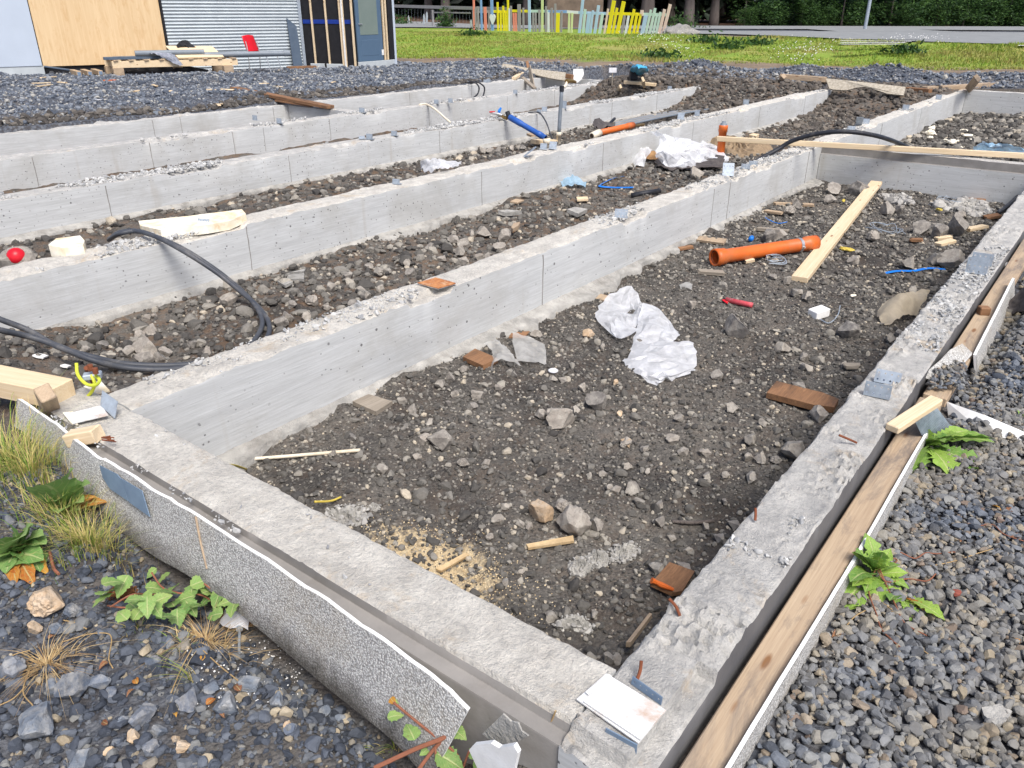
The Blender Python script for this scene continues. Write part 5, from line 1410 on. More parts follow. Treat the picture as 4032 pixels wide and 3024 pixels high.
mb = [[lifted(AG(cV, x, y, -.05), z) for x, y, z in r] for r in ([(1830, 780, .03), (1990, 700, .1), (2110, 690, .12)], [(1790, 760, .02), (1960, 760, .05), (2120, 800, .06)], [(1900, 840, .02), (2040, 850, .03), (2120, 880, .05)])]
sheetthing('membrane_scrap', 'dark crumpled membrane sticking out of the gravel by the leaning board', 'membrane', mb, 'felt', 6, .02, 9, 4, .004)
tag(obj('white_shard', *plate([lifted(AG(cT, x, y, -.14), .022) for x, y in ((1225, 1310), (1290, 1300), (1340, 1285), (1420, 1335), (1375, 1410), (1310, 1420), (1240, 1360))], .012, (0, 0, 1)), MT['mortar']), 'white frayed board crumb lying alone on the right-hand gravel', 'shard')
tag(obj('brick_bit', *rockshape(2, 8, RNG), MT['brick']), 'small red brick bit on the gravel by the dandelions', 'brick')
bb = bpy.data.objects['brick_bit']; bb.location = AG(cT, 1068, 580, -.14)+Vector((0, 0, .012)); bb.scale = (.02, .014, .012)

# ------------------------------------------------------------------ timbers and rod at the left end
tg = thing('timber_frame_end', 'thick sawn beam lying at the far end of the ledged wall', 'beam', at(cK, 250, 200, -.02))
timber('beam', S(-160, 1500, .0), at(cK, 500, 265, -.01), .13, .085, 'wood', tg)
board('timber_stake', 'upright timber stake in front of the thick sawn beam', 'stake', at(cK, 360, 420, -.12), at(cK, 285, 215, .11), .07, .06, 'oldwood', up=(1, 0, 0))
board('timber_stub', 'short square timber stub bridging the gap behind the bent board', 'timber', at(cK, 560, 590, -.035), at(cK, 780, 550, .0), .06, .055, 'wood', jag=.004)
sv = []
for k in range(7):
    a = at(cK, 785+random.uniform(-8, 8), 540+random.uniform(-14, 14), .03); sv.append(tube([a, a+Vector((.01, -.02, .0))+Vector((random.uniform(0, .02), random.uniform(-.03, 0), random.uniform(-.01, .01)))], .003, 4, 0))
tag(obj('splinters', *join(*sv), MT['rebar'], None), 'rust-brown splinters at the end of the square timber stub', 'splinters', None, 'stuff')
cb = thing('earth_rod', 'rusty earth rod with yellow-green wire clamps beyond the ledged wall', 'earth rod', at(cG, 655, 1175, -.04))
obj('rod', *tube([at(cG, 655, 1180, -.12), at(cG, 560, 985, .12)], .011, 9, 0), MT['rebar'], cb)
for x, y in ((590, 1000), (622, 1022)):
    p = at(cG, x, y, .12); obj('clamp', *tube([p, p+Vector((.0, .0, .025))], .012, 8, 0), MT['rebar'], cb)
p = at(cG, 600, 1035, .09); obj('clamp', *chbox(p, (.03, -.02, 0), (.012, .018, 0), (0, 0, .012)), MT['galv'], cb)
def gp(x, y, z): return at(cG, x, y, z)
obj('wire', *tube([gp(495, 955, .14), gp(505, 1030, .1), gp(560, 1090, .07), gp(620, 1095, .07), gp(645, 1065, .09), gp(620, 1035, .1)], .007, 8), MT['yelgreen'], cb)
obj('wire', *tube([gp(590, 1030, .1), gp(612, 1080, .07), gp(600, 1130, .03), gp(560, 1175, -.01), gp(500, 1200, -.04)], .007, 8), MT['yelgreen'], cb)
for k, P in enumerate(([(500, 1155), (620, 1140), (710, 1130), (640, 1185), (560, 1180)], [(540, 1105), (650, 1065), (710, 1130), (610, 1150)])):
    V, Fc = plate([gp(x, y, -.03+.015*k) for x, y in P], .008, (0, 0, 1)); tag(obj('plaster_offcut', V, Fc, MT['eps']), ['white board offcut lying flat at the foot of the earth rod', 'grey speckled offcut under the yellow-green wire'][k], 'offcut')
for k, (x, y, w) in enumerate(((270, 925, 60), (432, 990, 40))):
    P = [AG(cG, x+a*w, y+b*w*.4, -.2) for a, b in ((-.9, -.1), (-.2, -.6), (.9, .0), (.3, .6), (-.4, .4))]
    V, Fc = plate([lifted(p, .02) for p in P], .008, (0, 0, 1)); tag(obj('white_shard', V, Fc, MT['white']), ['larger white shard on the dark earth beside the cable loop', 'smaller white shard on the dark earth near the earth rod'][k], 'shard')

# ------------------------------------------------------------------ black cable loops
cb = thing('cable_coil', 'two dark cables looping from the polystyrene slab down through the bay', 'cable', S(1000, 1420, -.35))
def cg(x, y, z): return at(cG, x, y, z)
for k, o in enumerate((0, 1)):
    P = [cg(705, 155, -.12), cg(770, 118-8*o, .03), cg(880, 100-4*o, .05), cg(1010, 135, .05), cg(1190, 215+15*o, -.02), cg(1400, 350+15*o, -.16), cg(1560, 480+12*o, -.28), cg(1660+12*o, 590, -.33), cg(1700+40*o, 690, -.37), cg(1660+70*o, 790, -.385), cg(1560+60*o, 870, -.385), cg(1350, 945+10*o, -.36), cg(1100, 970+25*o, -.34), cg(820, 960+25*o, -.30), cg(600, 915+20*o, -.22), cg(380, 850-5*o, -.16), cg(180, 740+40*o, -.1), cg(0, 670+70*o, -.02), cg(-160, 600+90*o, .05)]
    obj('cable', *tube(P, .0165, 10, 8), MT['greycable'], cb, True)
# ------------------------------------------------------------------ polystyrene slabs and red ball by the second wall
def slab(name, label, P, t, z, mat='eps', cat='slab', taper=.0):
    V, Fc = plate([Vector((p.x, p.y, z+random.uniform(-.01, .01))) for p in P], t, (0, 0, 1)); return tag(obj(name, V, Fc, MT[mat]), label, cat)
slab('polystyrene_slab', 'long yellowed polystyrene slab lying on the wall behind the cable loop', [at(cE, x, y, .05) for x, y in ((860, 578), (1180, 548), (1505, 515), (1530, 545), (1420, 580), (1290, 610), (1000, 645), (870, 605))], .065, .05)
slab('polystyrene_slab', 'short broken polystyrene lump on the wall near the red ball', [at(cE, x, y, .05) for x, y in ((305, 748), (350, 695), (500, 685), (528, 715), (520, 745), (400, 760))], .08, .06)
bc = at(cE, 103, 812, .0); bc = onP(*px(cE, 103, 806), Vector((0, 5.62, 0)), Vector((0, 1, 0)))
bv, bf = ico(4); rb_ = .057
tag(obj('ball', bv*rb_*1.02+np.array([bc.x, bc.y, bc.z]), bf, MT['redpl'], None, True), 'small red ball resting behind the wall top', 'ball')
sup = obj('rubble', *rockshape(3, 9, RNG, .5, .85), MT['rock_grey']); sup.location = (bc.x, bc.y+.02, bc.z-.15); sup.scale = (.14, .12, .1); tag(sup, 'grey rubble stone under the red ball', 'stone')

# ------------------------------------------------------------------ near bay: pipe, timber, plastic
opg = thing('drain_pipe', 'orange plastic drain pipe with metal clamp lying on the soil', 'pipe', AG(cI, 800, 560))
a = AG(cI, 560, 590); a.z += .072; a = S(*px(cI, 558, 562), a.z); b = S(*px(cI, 1098, 482), a.z+.012)
L = (b-a).length; r = .058
obj('pipe_body', *spin(a, b, [(.03, r-.005), (0, r+.002), (0, r+.014), (.05, r+.014), (.06, r+.01), (.10, r+.01), (.115, r), (L-.12, r), (L-.11, r+.008), (L, r+.008), (L, r-.004), (.12, r-.004), (.03, r-.004)], 36), MT['orange'], opg, True)
d = (b-a).normalized()
obj('pipe_clamp', *spin(a+d*(L-.20), b, [(0, r+.001), (0, r+.006), (.028, r+.006), (.028, r+.001)], 32), MT['chrome'], opg)
s_ = frame(d)[1]; obj('clamp_bolt', *join(tube([a+d*(L-.186)-s_*(-r-.004), a+d*(L-.186)+s_*(r+.025)], .008, 8, 0)), MT['chrome'], opg)
obj('seal_ring', *spin(a, b, [(.012, r-.006), (.012, r+.001), (.03, r+.001), (.03, r-.006)], 32), MT['rubber'], opg)
board('timber_plank', 'new spruce plank lying across the bay towards the cross wall', 'plank', lifted(AG(cI, 1010, 692), .0), S(3449, 728, -.36), .125, .045, 'wood', ch=.003)
board('white_batten', 'long pale planed batten spanning the walls above the cross wall', 'batten', S(2822, 556, .03), S(4130, 630, .024), .05, .06, 'wood')
fm_ = [[lifted(DG(x, y), z*.62+.006) for x, y, z in r] for r in (
  [(1335, 640, .04), (1362, 640, .10), (1390, 668, .03)], [(1300, 664, .05), (1345, 676, .03), (1386, 690, .05)], [(1288, 694, .02), (1330, 704, .09), (1374, 712, .03)], [(1318, 728, .02), (1342, 742, .02), (1382, 726, .05)])]
fs = thing('plastic_sheet', 'large milky plastic sheet crumpled on the dark soil of the near bay', 'plastic sheet', DG(1400, 740))
V, Fc = crumple(fm_, 4, .006, 2); obj('upper_fold', V, Fc, MT['film'], fs, False)
fm_ = [[lifted(DG(x, y), z*.62+.006) for x, y, z in r] for r in (
  [(1385, 676, .10), (1428, 690, .08), (1466, 726, .03)], [(1376, 712, .05), (1420, 722, .10), (1466, 738, .04)], [(1366, 746, .02), (1408, 748, .06), (1456, 750, .03)],
  [(1358, 776, .03), (1420, 772, .07), (1494, 760, .08)], [(1344, 790, .01), (1420, 800, .08), (1502, 784, .06)], [(1382, 816, .01), (1432, 822, .05), (1502, 806, .03)], [(1418, 834, .0), (1440, 828, .02), (1490, 814, .01)])]
V, Fc = crumple(fm_, 4, .006, 5); obj('lower_fold', V, Fc, MT['film'], fs, False)
f2 = [[lifted(AG(cH, x, y), z) for x, y, z in r] for r in ([(1290, 710, .07), (1380, 718, .05), (1500, 745, .02)], [(1300, 780, .05), (1400, 790, .06), (1500, 800, .03)], [(1320, 850, .02), (1400, 870, .03), (1505, 850, .01)])]
sheetthing('plastic_scrap', 'squarish stained plastic scrap beside the wooden block', 'plastic', f2, 'film2', 6, .012, 9, 3)
f2 = [[lifted(AG(cH, x, y), z) for x, y, z in r] for r in ([(1115, 770, .05), (1190, 755, .06), (1250, 780, .04)], [(1170, 810, .03), (1230, 810, .06), (1300, 840, .03)], [(1150, 900, .01), (1210, 870, .04), (1345, 865, .01)])]
sheetthing('plastic_scrap', 'thin torn plastic scrap draped over the end of the wooden block', 'plastic', f2, 'film2', 6, .02, 12, 6)
def flatwood(name, label, c, P, t, mat, z0=-.44, lift=.02, cat='board'):
    V, Fc = plate([lifted(AG(c, x, y, z0), lift) for x, y in P], t, (0, 0, 1)); return tag(obj(name, V, Fc, MT[mat+'x'] if mat+'x' in MT else MT[mat]), label, cat)
flatwood('wood_block', 'tarred wooden block at the foot of the wall under torn plastic', cH, [(985, 830), (1060, 778), (1200, 840), (1110, 885)], .03, 'brownwood', lift=.035)
flatwood('board_offcut', 'square greyish board offcut on the soil at the foot of the wall', cH, [(300, 1105), (400, 1060), (548, 1105), (445, 1170)], .025, 'greywood', lift=.03)
flatwood('board_offcut', 'flat brown offcut behind the crumpled plastic sheet', cH, [(1710, 432), (1760, 405), (1900, 440), (1890, 472)], .02, 'oldwood', lift=.025)
flatwood('board_offcut', 'rust-coloured thin offcut at the foot of the wall', cH, [(1270, 690), (1290, 660), (1400, 655), (1370, 690)], .012, 'brownwood', lift=.02)
flatwood('board_offcut', 'weathered offcut beside the orange pipe and the blue cap', cI, [(460, 482), (480, 462), (625, 478), (605, 502)], .02, 'oldwood', lift=.03)
flatwood('board_offcut', 'brown half-buried plank end by the steel brackets', cI, [(832, 1325), (885, 1262), (1130, 1325), (1215, 1360), (1190, 1405), (1075, 1390)], .035, 'brownwood', lift=.05)
flatwood('board_offcut', 'dark brown board with orange foam edge leaning at the outer wall', cN, [(1100, 1040), (1215, 905), (1380, 965), (1300, 1095), (1240, 1105)], .02, 'brownwood', lift=.04)
V, Fc = tube([lifted(AG(cN, x, y), .05) for x, y in ((1098, 1042), (1130, 1055), (1170, 1075), (1240, 1102))], [.012, .009, .011, .006], 8, 5); tag(obj('foam_bead', V, Fc, MT['orange']), 'bead of orange foam along the dark brown board', 'foam')
flatwood('wood_strip', 'thin brown strip standing at the inner foot of the outer wall', cN, [(930, 1465), (1080, 1270), (1100, 1275), (960, 1465)], .02, 'oldwood', lift=.06)
flatwood('wood_strip', 'flat splintered lath on the soil near the two biggest stones', cN, [(285, 760), (590, 703), (596, 738), (300, 785)], .012, 'chipply', lift=.02)
flatwood('wood_strip', 'speckled lath lying in the sand patch', cM, [(1690, 1030), (1905, 912), (1930, 930), (1730, 1048)], .012, 'chipply', lift=.025)
board('conduit_pipe', 'thin cream plastic conduit lying at the inner corner of the bay', 'pipe', AG(cM, 240, 255), AG(cM, 1140, 165), .001, .001, 'cream').hide_render = False
bpy.data.objects.remove(bpy.data.objects['conduit_pipe'])
tubething('conduit_pipe', 'thin cream plastic conduit lying at the inner corner of the bay', 'pipe', [lifted(AG(cM, 170, 250), .03), lifted(AG(cM, 600, 212), .025), lifted(AG(cM, 1142, 160), .02)], .0085, 'cream', 12, 4)
tubething('yellow_wire', 'short yellow wire curling past the end of the cream conduit', 'wire', [at(cM, 150, 240, -.02), at(cM, 230, 245, -.2), lifted(AG(cM, 318, 285), .01)], .005, 'yellow')
tubething('yellow_wire', 'bent yellow wire at the wall foot near the sand patch', 'wire', [lifted(AG(cM, 820, 595), .06), lifted(AG(cM, 930, 545), .03), lifted(AG(cM, 1002, 495), .015)], .005, 'yellow')
tubething('twig', 'bare grey twig lying on the soil near the outer wall', 'twig', [lifted(AG(cN, 1235, 600), .012), lifted(AG(cN, 1370, 612), .014), lifted(AG(cN, 1510, 598), .012)], .0085, 'bark', 8, 4)
# sand and mortar crusts
def crust(name, label, c, P, h, mat, cat, seed=0, z0=-.44, n=9, flat=False):
    """low irregular cake: outline from the photo, domed and rough"""
    pts = [AG(c, x, y, z0) for x, y in P]; cen = sum(pts, Vector())/len(pts); rng = np.random.default_rng(seed)
    ring = catmull(pts+[pts[0]], 5)[:-1]; m = len(ring); V = []; 
    for k in range(n):
        t = 1-k/n
        for q in ring:
            p = cen.lerp(q, t*(1+.10*(rng.random()-.5))); zz = tz(p)
            hh = h*(1-t**4)*(.35+.9*rng.random()); V.append(Vector((p.x, p.y, zz+(hh+.004 if k else -.015))))
    V.append(Vector((cen.x, cen.y, tz(cen)+h)))
    Fc = [(k*m+i, k*m+(i+1) % m, (k+1)*m+(i+1) % m, (k+1)*m+i) for k in range(n-1) for i in range(m)]+[((n-1)*m+i, (n-1)*m+(i+1) % m, n*m) for i in range(m)]
    if mat != 'mortar': return tag(obj(name, V, Fc, MT[mat]), label, cat)
    root = thing(name, label, cat, cen); o = obj('cake', [(v[0], v[1], v[2]-h*.25) for v in V], Fc, MT[mat], root)
    area = max((q-cen).length for q in ring); k = int(min(420, 110+900*area)); a = rng.uniform(0, 2*math.pi, k); pos = []
    for t in range(k):
        q = cen.lerp(ring[int(a[t]/(2*math.pi)*m) % m], math.sqrt(rng.random())*1.04); pos.append((q.x, q.y, tz(q)+h*.55*rng.random()))
    o = pile('lumps', np.array(pos), np.clip(np.exp(rng.normal(math.log(area*.075), .5, k)), area*.03, area*.2), MT['lump'], TPL1, rng); o.parent = root; o.location = -Vector(root.location); o['kind'] = 'stuff'
    return root
crust('mortar_crust', 'large sandy mortar crust at the inner foot of the ledged wall', cM, [(870, 600), (950, 560), (1090, 540), (1190, 570), (1200, 640), (1110, 690), (1020, 690), (930, 650)], .035, 'mortar', 'mortar', 2, flat=True)
crust('mortar_crust', 'small triangular mortar crust beside the sand', cM, [(1190, 560), (1220, 530), (1290, 545), (1260, 585)], .02, 'mortar', 'mortar', 3)
crust('mortar_crust', 'crumbled mortar cake nearest the lath', cN, [(560, 860), (630, 835), (720, 880), (710, 915), (650, 960), (560, 930)], .03, 'mortar', 'mortar', 4)
crust('mortar_crust', 'broad mortar cake beside the crumbled ones', cN, [(820, 790), (900, 745), (1000, 750), (1020, 800), (930, 865), (850, 850)], .035, 'mortar', 'mortar', 5)
crust('mortar_crust', 'lumpy mortar piece between the two other cakes', cN, [(660, 830), (740, 790), (820, 810), (830, 870), (760, 900), (690, 870)], .035, 'mortar', 'mortar', 6)
crust('mortar_crust', 'elongated mortar crust close to the corner of the bay', cN, [(460, 1260), (560, 1225), (660, 1225), (735, 1290), (700, 1330), (600, 1290), (480, 1290)], .035, 'mortar', 'mortar', 7)
crust('mortar_heap', 'grey gravelly mortar heap before the cross wall', cU, [(880, 700), (1080, 690), (1350, 680), (1540, 700), (1680, 800), (1560, 850), (1300, 800), (1050, 760)], .07, 'mortar', 'mortar', 8)
crust('mortar_heap', 'smaller grey mortar heap behind the rounded stones', cU, [(200, 580), (400, 575), (560, 600), (630, 670), (500, 690), (300, 640)], .05, 'mortar', 'mortar', 9)
n_ = 2600; ps = np.stack([RNG.normal(1.73, .11, n_), RNG.normal(1.68, .18, n_)], -1); ps = ps[(ps[:, 0] > 1.36)]
tag(pile('spilled_sand', np.stack([ps[:, 0], ps[:, 1], terrain(ps[:, 0], ps[:, 1])+.002], -1), RNG.uniform(.0015, .0042, len(ps)), island('sand_grains', [(0, (176, 152, 116)), (1, (214, 194, 156))], .95), TPL0, RNG), 'spilled pale sand on the soil at the foot of the ledged wall', 'sand', None, 'stuff')
# small litter in the near bay
tb_ = thing('caulk_tube', 'faded red plastic tube lying on the soil', 'tube', AG(cI, 660, 815))
obj('body', *spin(lifted(AG(cI, 620, 800), .02), lifted(AG(cI, 722, 822), .02), [(0, .004), (0, .02), (.17, .019), (.2, .02), (.2, .002)], 14), MT['pinkpl'], tb_, True)
obj('torn_cap', *plate([lifted(AG(cI, x, y), .02) for x, y in ((597, 800), (640, 790), (628, 822))], .004, (0, 0, 1)), MT['redpl'], tb_)
bx = thing('junction_box', 'small white plastic box with a grey wire on the soil', 'box', AG(cI, 1115, 875))
p = AG(cI, 1112, 880); obj('body', *chbox(lifted(p, .035), (.045, -.03, .01), (.025, .04, .0), (0, 0, .028), .004), MT['white'], bx)
obj('wire', *tube([lifted(AG(cI, x, y), z) for x, y, z in ((1120, 905, .02), (1170, 918, .01), (1215, 880, .015), (1228, 832, .02))], .004, 6), MT['galv'], bx)
bg = [[lifted(AG(cI, x, y), z) for x, y, z in r] for r in ([(1425, 885, .05), (1510, 860, .12), (1620, 830, .12), (1690, 815, .1)], [(1430, 905, .02), (1520, 890, .16), (1620, 865, .12), (1670, 850, .08)], [(1470, 935, .0), (1530, 925, .05), (1600, 905, .04), (1640, 890, .03)])]
sheetthing('plastic_bag', 'dusty beige plastic bag slumped at the foot of the outer wall', 'bag', bg, 'bag', 6, .02, 8, 8)
sheetthing('plastic_scrap', 'small clear plastic scrap on the soil before the caulk tube', 'plastic', [[lifted(AG(cI, x, y), z) for x, y, z in r] for r in ([(372, 718, .01), (410, 712, .03), (440, 712, .01)], [(380, 740, .01), (410, 735, .02), (436, 742, .01)])], 'film2', 5, .006, 20, 3)
def strap(name, label, c, P, mat, w=.012, z0=-.44, lift=.012, cat='strap'):
    pts = catmull([lifted(AG(c, x, y, z0), lift+.006*(k % 2)) for k, (x, y) in enumerate(P)], 6); V = []
    for i, p in enumerate(pts):
        t = (pts[min(i+1, len(pts)-1)]-pts[max(i-1, 0)]).normalized(); s = Vector((-t.y, t.x, .3)).normalized()*w; V += [p-s, p+s]
    o = obj(name, V, [(2*i, 2*i+1, 2*i+3, 2*i+2) for i in range(len(pts)-1)], MT[mat]); o.modifiers.new('t', 'SOLIDIFY').thickness = .002
    return tag(o, label, cat)
strap('blue_strap', 'blue packing strap on the soil near the wall brackets', cI, [(1455, 655), (1530, 645), (1620, 640), (1700, 630), (1790, 632)], 'bluepl', .012)
strap('blue_strap', 'bent blue packing strap in the bay behind the second wall', cF, [(1595, 482), (1540, 495), (1475, 525), (1475, 540), (1560, 543), (1650, 545)], 'bluepl', .016, -.42)
strap('blue_strap', 'thin blue cord in the rubble before the cross wall', cI, [(820, 345), (850, 370), (900, 385), (950, 380)], 'bluepl', .004)
tag(obj('blue_plug', *spin(lifted(AG(cI, 750, 485), .035), lifted(AG(cI, 768, 465), .05), [(0, .0), (0, .022), (.06, .022), (.06, 0)], 14), MT['bluepl'], None, True), 'small blue pipe plug beside the orange pipe', 'plug')
tag(obj('bottle_cap', *spin(lifted(AG(cH, 1545, 893), .004), lifted(AG(cH, 1545, 893), .02), [(0, 0), (0, .028), (.008, .03), (.012, .024), (.012, 0)], 18), MT['paper'], None, True), 'round white lid with bluish rim on the soil', 'lid')
def tangle(name, label, c, x, y, r, n, mat, z0=-.44, th=.003):
    p = AG(c, x, y, z0); parts = []
    for i in range(n):
        a = random.uniform(0, 6.28); P = [p+Vector((math.cos(a+k*1.1)*r*random.uniform(.4, 1), math.sin(a+k*1.1)*r*random.uniform(.4, 1), random.uniform(.01, r*.35))) for k in range(6)]
        parts.append(tube(P, th, 5, 6))
    return tag(obj(name, *join(*parts), MT[mat]), label, 'wire', None, None)
tangle('wire_tangle', 'tangle of thin grey wire beside the orange pipe', cI, 880, 585, .12, 4, 'galv')
tangle('wire_tangle', 'loose grey wire tangle right of the new plank', cI, 1470, 425, .2, 4, 'galv')
tangle('wire_tangle', 'grey wire bundle on the mortar heap', cU, 1120, 660, .16, 5, 'galv')
WP = [(cI,(830,325,920,340),.05,'oldwood','short brown stick at the wall foot near the plank'),(cI,(880,285,1085,295),.06,'oldwood','reddish board piece in the rubble by the second wall'),(cI,(790,420,950,438),.06,'greywood','grey weathered board behind the blue cap'),
      (cI,(1905,265,1998,272),.11,'brownwood','brown block at the foot of the cross wall'),(cI,(1905,425,2000,410),.07,'wood','splintered wood by the rounded stones'),(cI,(1748,505,1830,488),.07,'wood','pale split wood between the stone groups'),(cI,(1740,475,1820,468),.05,'wood','thin pale lath above the split wood'),
      (cI,(2000,360,2080,350),.1,'brownwood','brown bark-like slab near the dark cable'),(cI,(1605,480,1665,485),.06,'brownwood','orange-brown wood chunk in front of the stones'),(cI,(722,598,766,592),.04,'wood','little pale wood block in front of the orange pipe'),(cI,(365,530,440,520),.04,'brownwood','splintery scraps at the wall foot by the pipe mouth'),(cI,(475,650,605,662),.07,'greywood','grey slab fragment in front of the orange pipe'),(cI,(1250,1160,1330,1165),.04,'greywood','flat grey sliver near the brackets')]
for c, (x0, y0, x1, y1), w, m, lab in WP:
    board('wood_scrap', lab, 'wood', lifted(AG(c, x0, y0), .008), lifted(AG(c, x1, y1), .014), w, .03, m, jag=.012)
YF = [(1245,272,.03),(1755,320,.03),(1265,535,.035),(1300,780,.02)]
for k, (x, y, s) in enumerate(YF):
    v, f = rockshape(3, 6, np.random.default_rng(k), .5, .9, .3); o = obj('foam_lump', v*np.array([s*1.8, s*.7, s*.5]), f, MT['yellow'] if k != 3 else MT['eps']); o.location = lifted(AG(cI, x, y), .015); o.rotation_euler = (0, 0, k*.8)
    tag(o, ['yellow foam shred by the new plank', 'yellow foam blob on the soil below the mortar heap', 'yellow foam strip right of the orange pipe', 'small yellowish shred on the open soil'][k], 'foam')
V, Fc = tube([lifted(AG(cU, 1750, 820), .03), lifted(AG(cU, 1850, 770), .05), lifted(AG(cU, 1990, 705), .12)], .02, 10, 6); tag(obj('dark_conduit', V, Fc, MT['greycable'], None, True), 'dark conduit leaving the soil at the outer wall', 'conduit')

# ------------------------------------------------------------------ second bay: sheeting, pipes, cable
fs = thing('plastic_sheet', 'big white plastic sheet heaped on dark felt between the walls', 'plastic sheet', AG(cY8, 1050, 500, -.42))
FR = [[(1740, 240, 5.05), (1850, 262, 5.0), (1950, 285, 4.95), (2050, 300, 4.9), (2142, 332, 4.8)], [(1800, 262, 4.9), (1880, 300, 4.85), (1960, 318, 4.75), (2060, 330, 4.75), (2132, 345, 4.7)], [(1775, 340, 4.9), (1860, 335, 4.72), (1960, 345, 4.62), (2080, 362, 4.52), (2165, 385, 4.42)], [(1790, 395, 4.85), (1870, 395, 4.66), (1980, 395, 4.5), (2080, 395, 4.42), (2160, 400, 4.36)], [(1842, 425, 4.76), (1900, 440, 4.58), (1990, 428, 4.48), (2060, 415, 4.42), (2130, 408, 4.36)]]
V, Fc = sheet([[onY(*px(cF, x, y), Y) for x, y, Y in r] for r in FR], 5, .0, 7, 4); V, Fc = crumple([[onY(*px(cF, x, y), Y) for x, y, Y in r] for r in FR], 4, .016, 4); obj('film', V, Fc, MT['film'], fs, False)
FR = [[(1760, 425, .02), (1830, 395, .06), (2000, 400, .05), (2140, 400, .05)], [(1790, 445, .03), (1900, 440, .05), (2000, 440, .05), (2140, 430, .06)], [(1840, 460, .0), (1900, 460, .02), (2000, 455, .02), (2130, 455, .03)]]
sheetthing('felt_mat', 'dark grey felt mat under the white plastic sheet', 'felt', [[lifted(AG(cF, x, y, -.42), z+.02) for x, y, z in r] for r in FR], 'felt', 6, .03, 5, 2, .01)
FR = [[(560, 470, .08), (640, 450, .16), (760, 440, .1), (870, 455, .03)], [(565, 500, .02), (650, 480, .1), (740, 480, .06), (800, 480, .02)]]
sheetthing('cardboard', 'torn brown cardboard beside the white plastic sheet', 'cardboard', [[lifted(AG(cY8, x, y, -.42), z) for x, y, z in r] for r in FR], 'card', 6, .03, 6, 2, .006)
sheetthing('plastic_scrap', 'clear crumpled plastic on the torn cardboard', 'plastic', [[lifted(AG(cY8, x, y, -.42), z) for x, y, z in r] for r in ([(610, 430, .2), (690, 400, .25), (780, 430, .15)], [(600, 470, .1), (680, 470, .18), (720, 500, .08)], [(630, 510, .0), (670, 510, .04), (705, 515, .0)])], 'film', 5, .03, 7, 5)
sheetthing('plastic_scrap', 'bluish plastic film on the stones of the second bay', 'plastic', [[lifted(AG(cF, x, y, -.42), z) for x, y, z in r] for r in ([(1255, 525, .03), (1310, 515, .09), (1390, 530, .03)], [(1265, 545, .01), (1320, 545, .05), (1385, 548, .01)])], 'filmb', 6, .03, 9, 5)
sheetthing('plastic_wrap', 'whitish plastic wrap heaped behind the long wall', 'plastic', [[S(*px(cF, x, y), z) for x, y, z in r] for r in ([(490, 400, .02), (560, 385, .06), (640, 400, .04), (720, 410, -.02)], [(495, 430, -.05), (560, 420, .04), (640, 425, .04), (700, 420, .0)], [(510, 460, -.02), (570, 450, .03), (640, 445, .03), (690, 430, .015)])], 'film', 6, .03, 7, 6)
tubething('black_pipe_end', 'short black pipe end lying on the stones behind the wall', 'pipe', [lifted(AG(cF, 1640, 594, -.42), .03), lifted(AG(cF, 1795, 578, -.42), .05)], .028, 'rubber', 12, 0)
flatwood('board_offcut', 'small tan offcut on the stones by the second wall', cF, [(980, 632), (1010, 618), (1055, 625), (1020, 640)], .015, 'oldwood', -.42, .04)
flatwood('board_offcut', 'orange wood chip in the middle of the stony bay', cF, [(1340, 612), (1400, 610), (1405, 625), (1345, 628)], .02, 'wood', -.42, .05)
flatwood('concrete_slab_bit', 'flat pale concrete slab bit on the stones', cF, [(1290, 692), (1330, 678), (1400, 690), (1350, 716)], .04, 'mortar', -.42, .07, 'slab')
flatwood('concrete_slab_bit', 'long flat concrete flake half buried in the stones', cF, [(915, 695), (960, 688), (1045, 695), (960, 706)], .04, 'mortar', -.42, .06, 'slab')
for k, P in enumerate(([(1855, 415), (1975, 395), (1985, 378), (1880, 405)], [(1860, 435), (1870, 410), (1975, 398), (1972, 438)], [(1800, 450), (1840, 440), (1900, 455), (1850, 480)])):
    flatwood('concrete_slab_bit', ['thin white flake on top of a squarish slab bit', 'squarish pale slab bit near the cable loop', 'rounded pale slab bit near the cable loop'][k], cG, P, .02, 'mortar', -.42, .035+.012*(k == 0), 'slab')
flatwood('wood_splinter', 'white and brown splintered chunk on the stones behind the wall', cF, [(985, 800), (1000, 775), (1035, 768), (1025, 790), (995, 808)], .04, 'oldwood', -.42, .08, 'wood')
op = onY(*px(cD, 376, 222), 4.6)
vo = thing('drain_riser', 'upright orange drain pipe with grey plug between the walls', 'pipe', op)
p0 = onY(*px(cD, 376, 222), 4.6); p0.z = -.38; hh = onY(*px(cD, 380, 140), 4.6).z+.38-.08
obj('pipe_body', *spin(p0-Vector((0, 0, .1)), p0+Vector((0, 0, 1)), [(0, .055), (hh-.02+.1, .055), (hh-.02+.1, .063), (hh+.15, .063), (hh+.17, .058), (hh+.17, .045)], 24), MT['orange'], vo, True)
obj('plug', *spin(p0, p0+Vector((0, 0, 1)), [(hh, .047), (hh+.09, .047), (hh+.09, .03), (hh+.12, .03), (hh+.12, 0)], 20), MT['greypvc'], vo, True)
hs = [S(2965, 640, -.06), S(3060, 590, .06), at(cD, 800, 240, .16), at(cD, 960, 195, .26), at(cD, 1130, 183, .30), at(cD, 1300, 205, .26), at(cD, 1430, 245, .12), at(cD, 1530, 290, -.12), at(cD, 1570, 310, -.3)]
tubething('black_hose', 'thick black hose arching over the wall behind the batten', 'hose', hs, .024, 'rubber', 12)
flatwood('wood_scrap', 'short wooden piece lying by the upright orange pipe', cD, [(535, 225), (560, 215), (598, 220), (580, 234)], .05, 'wood', -.42, .06, 'wood')
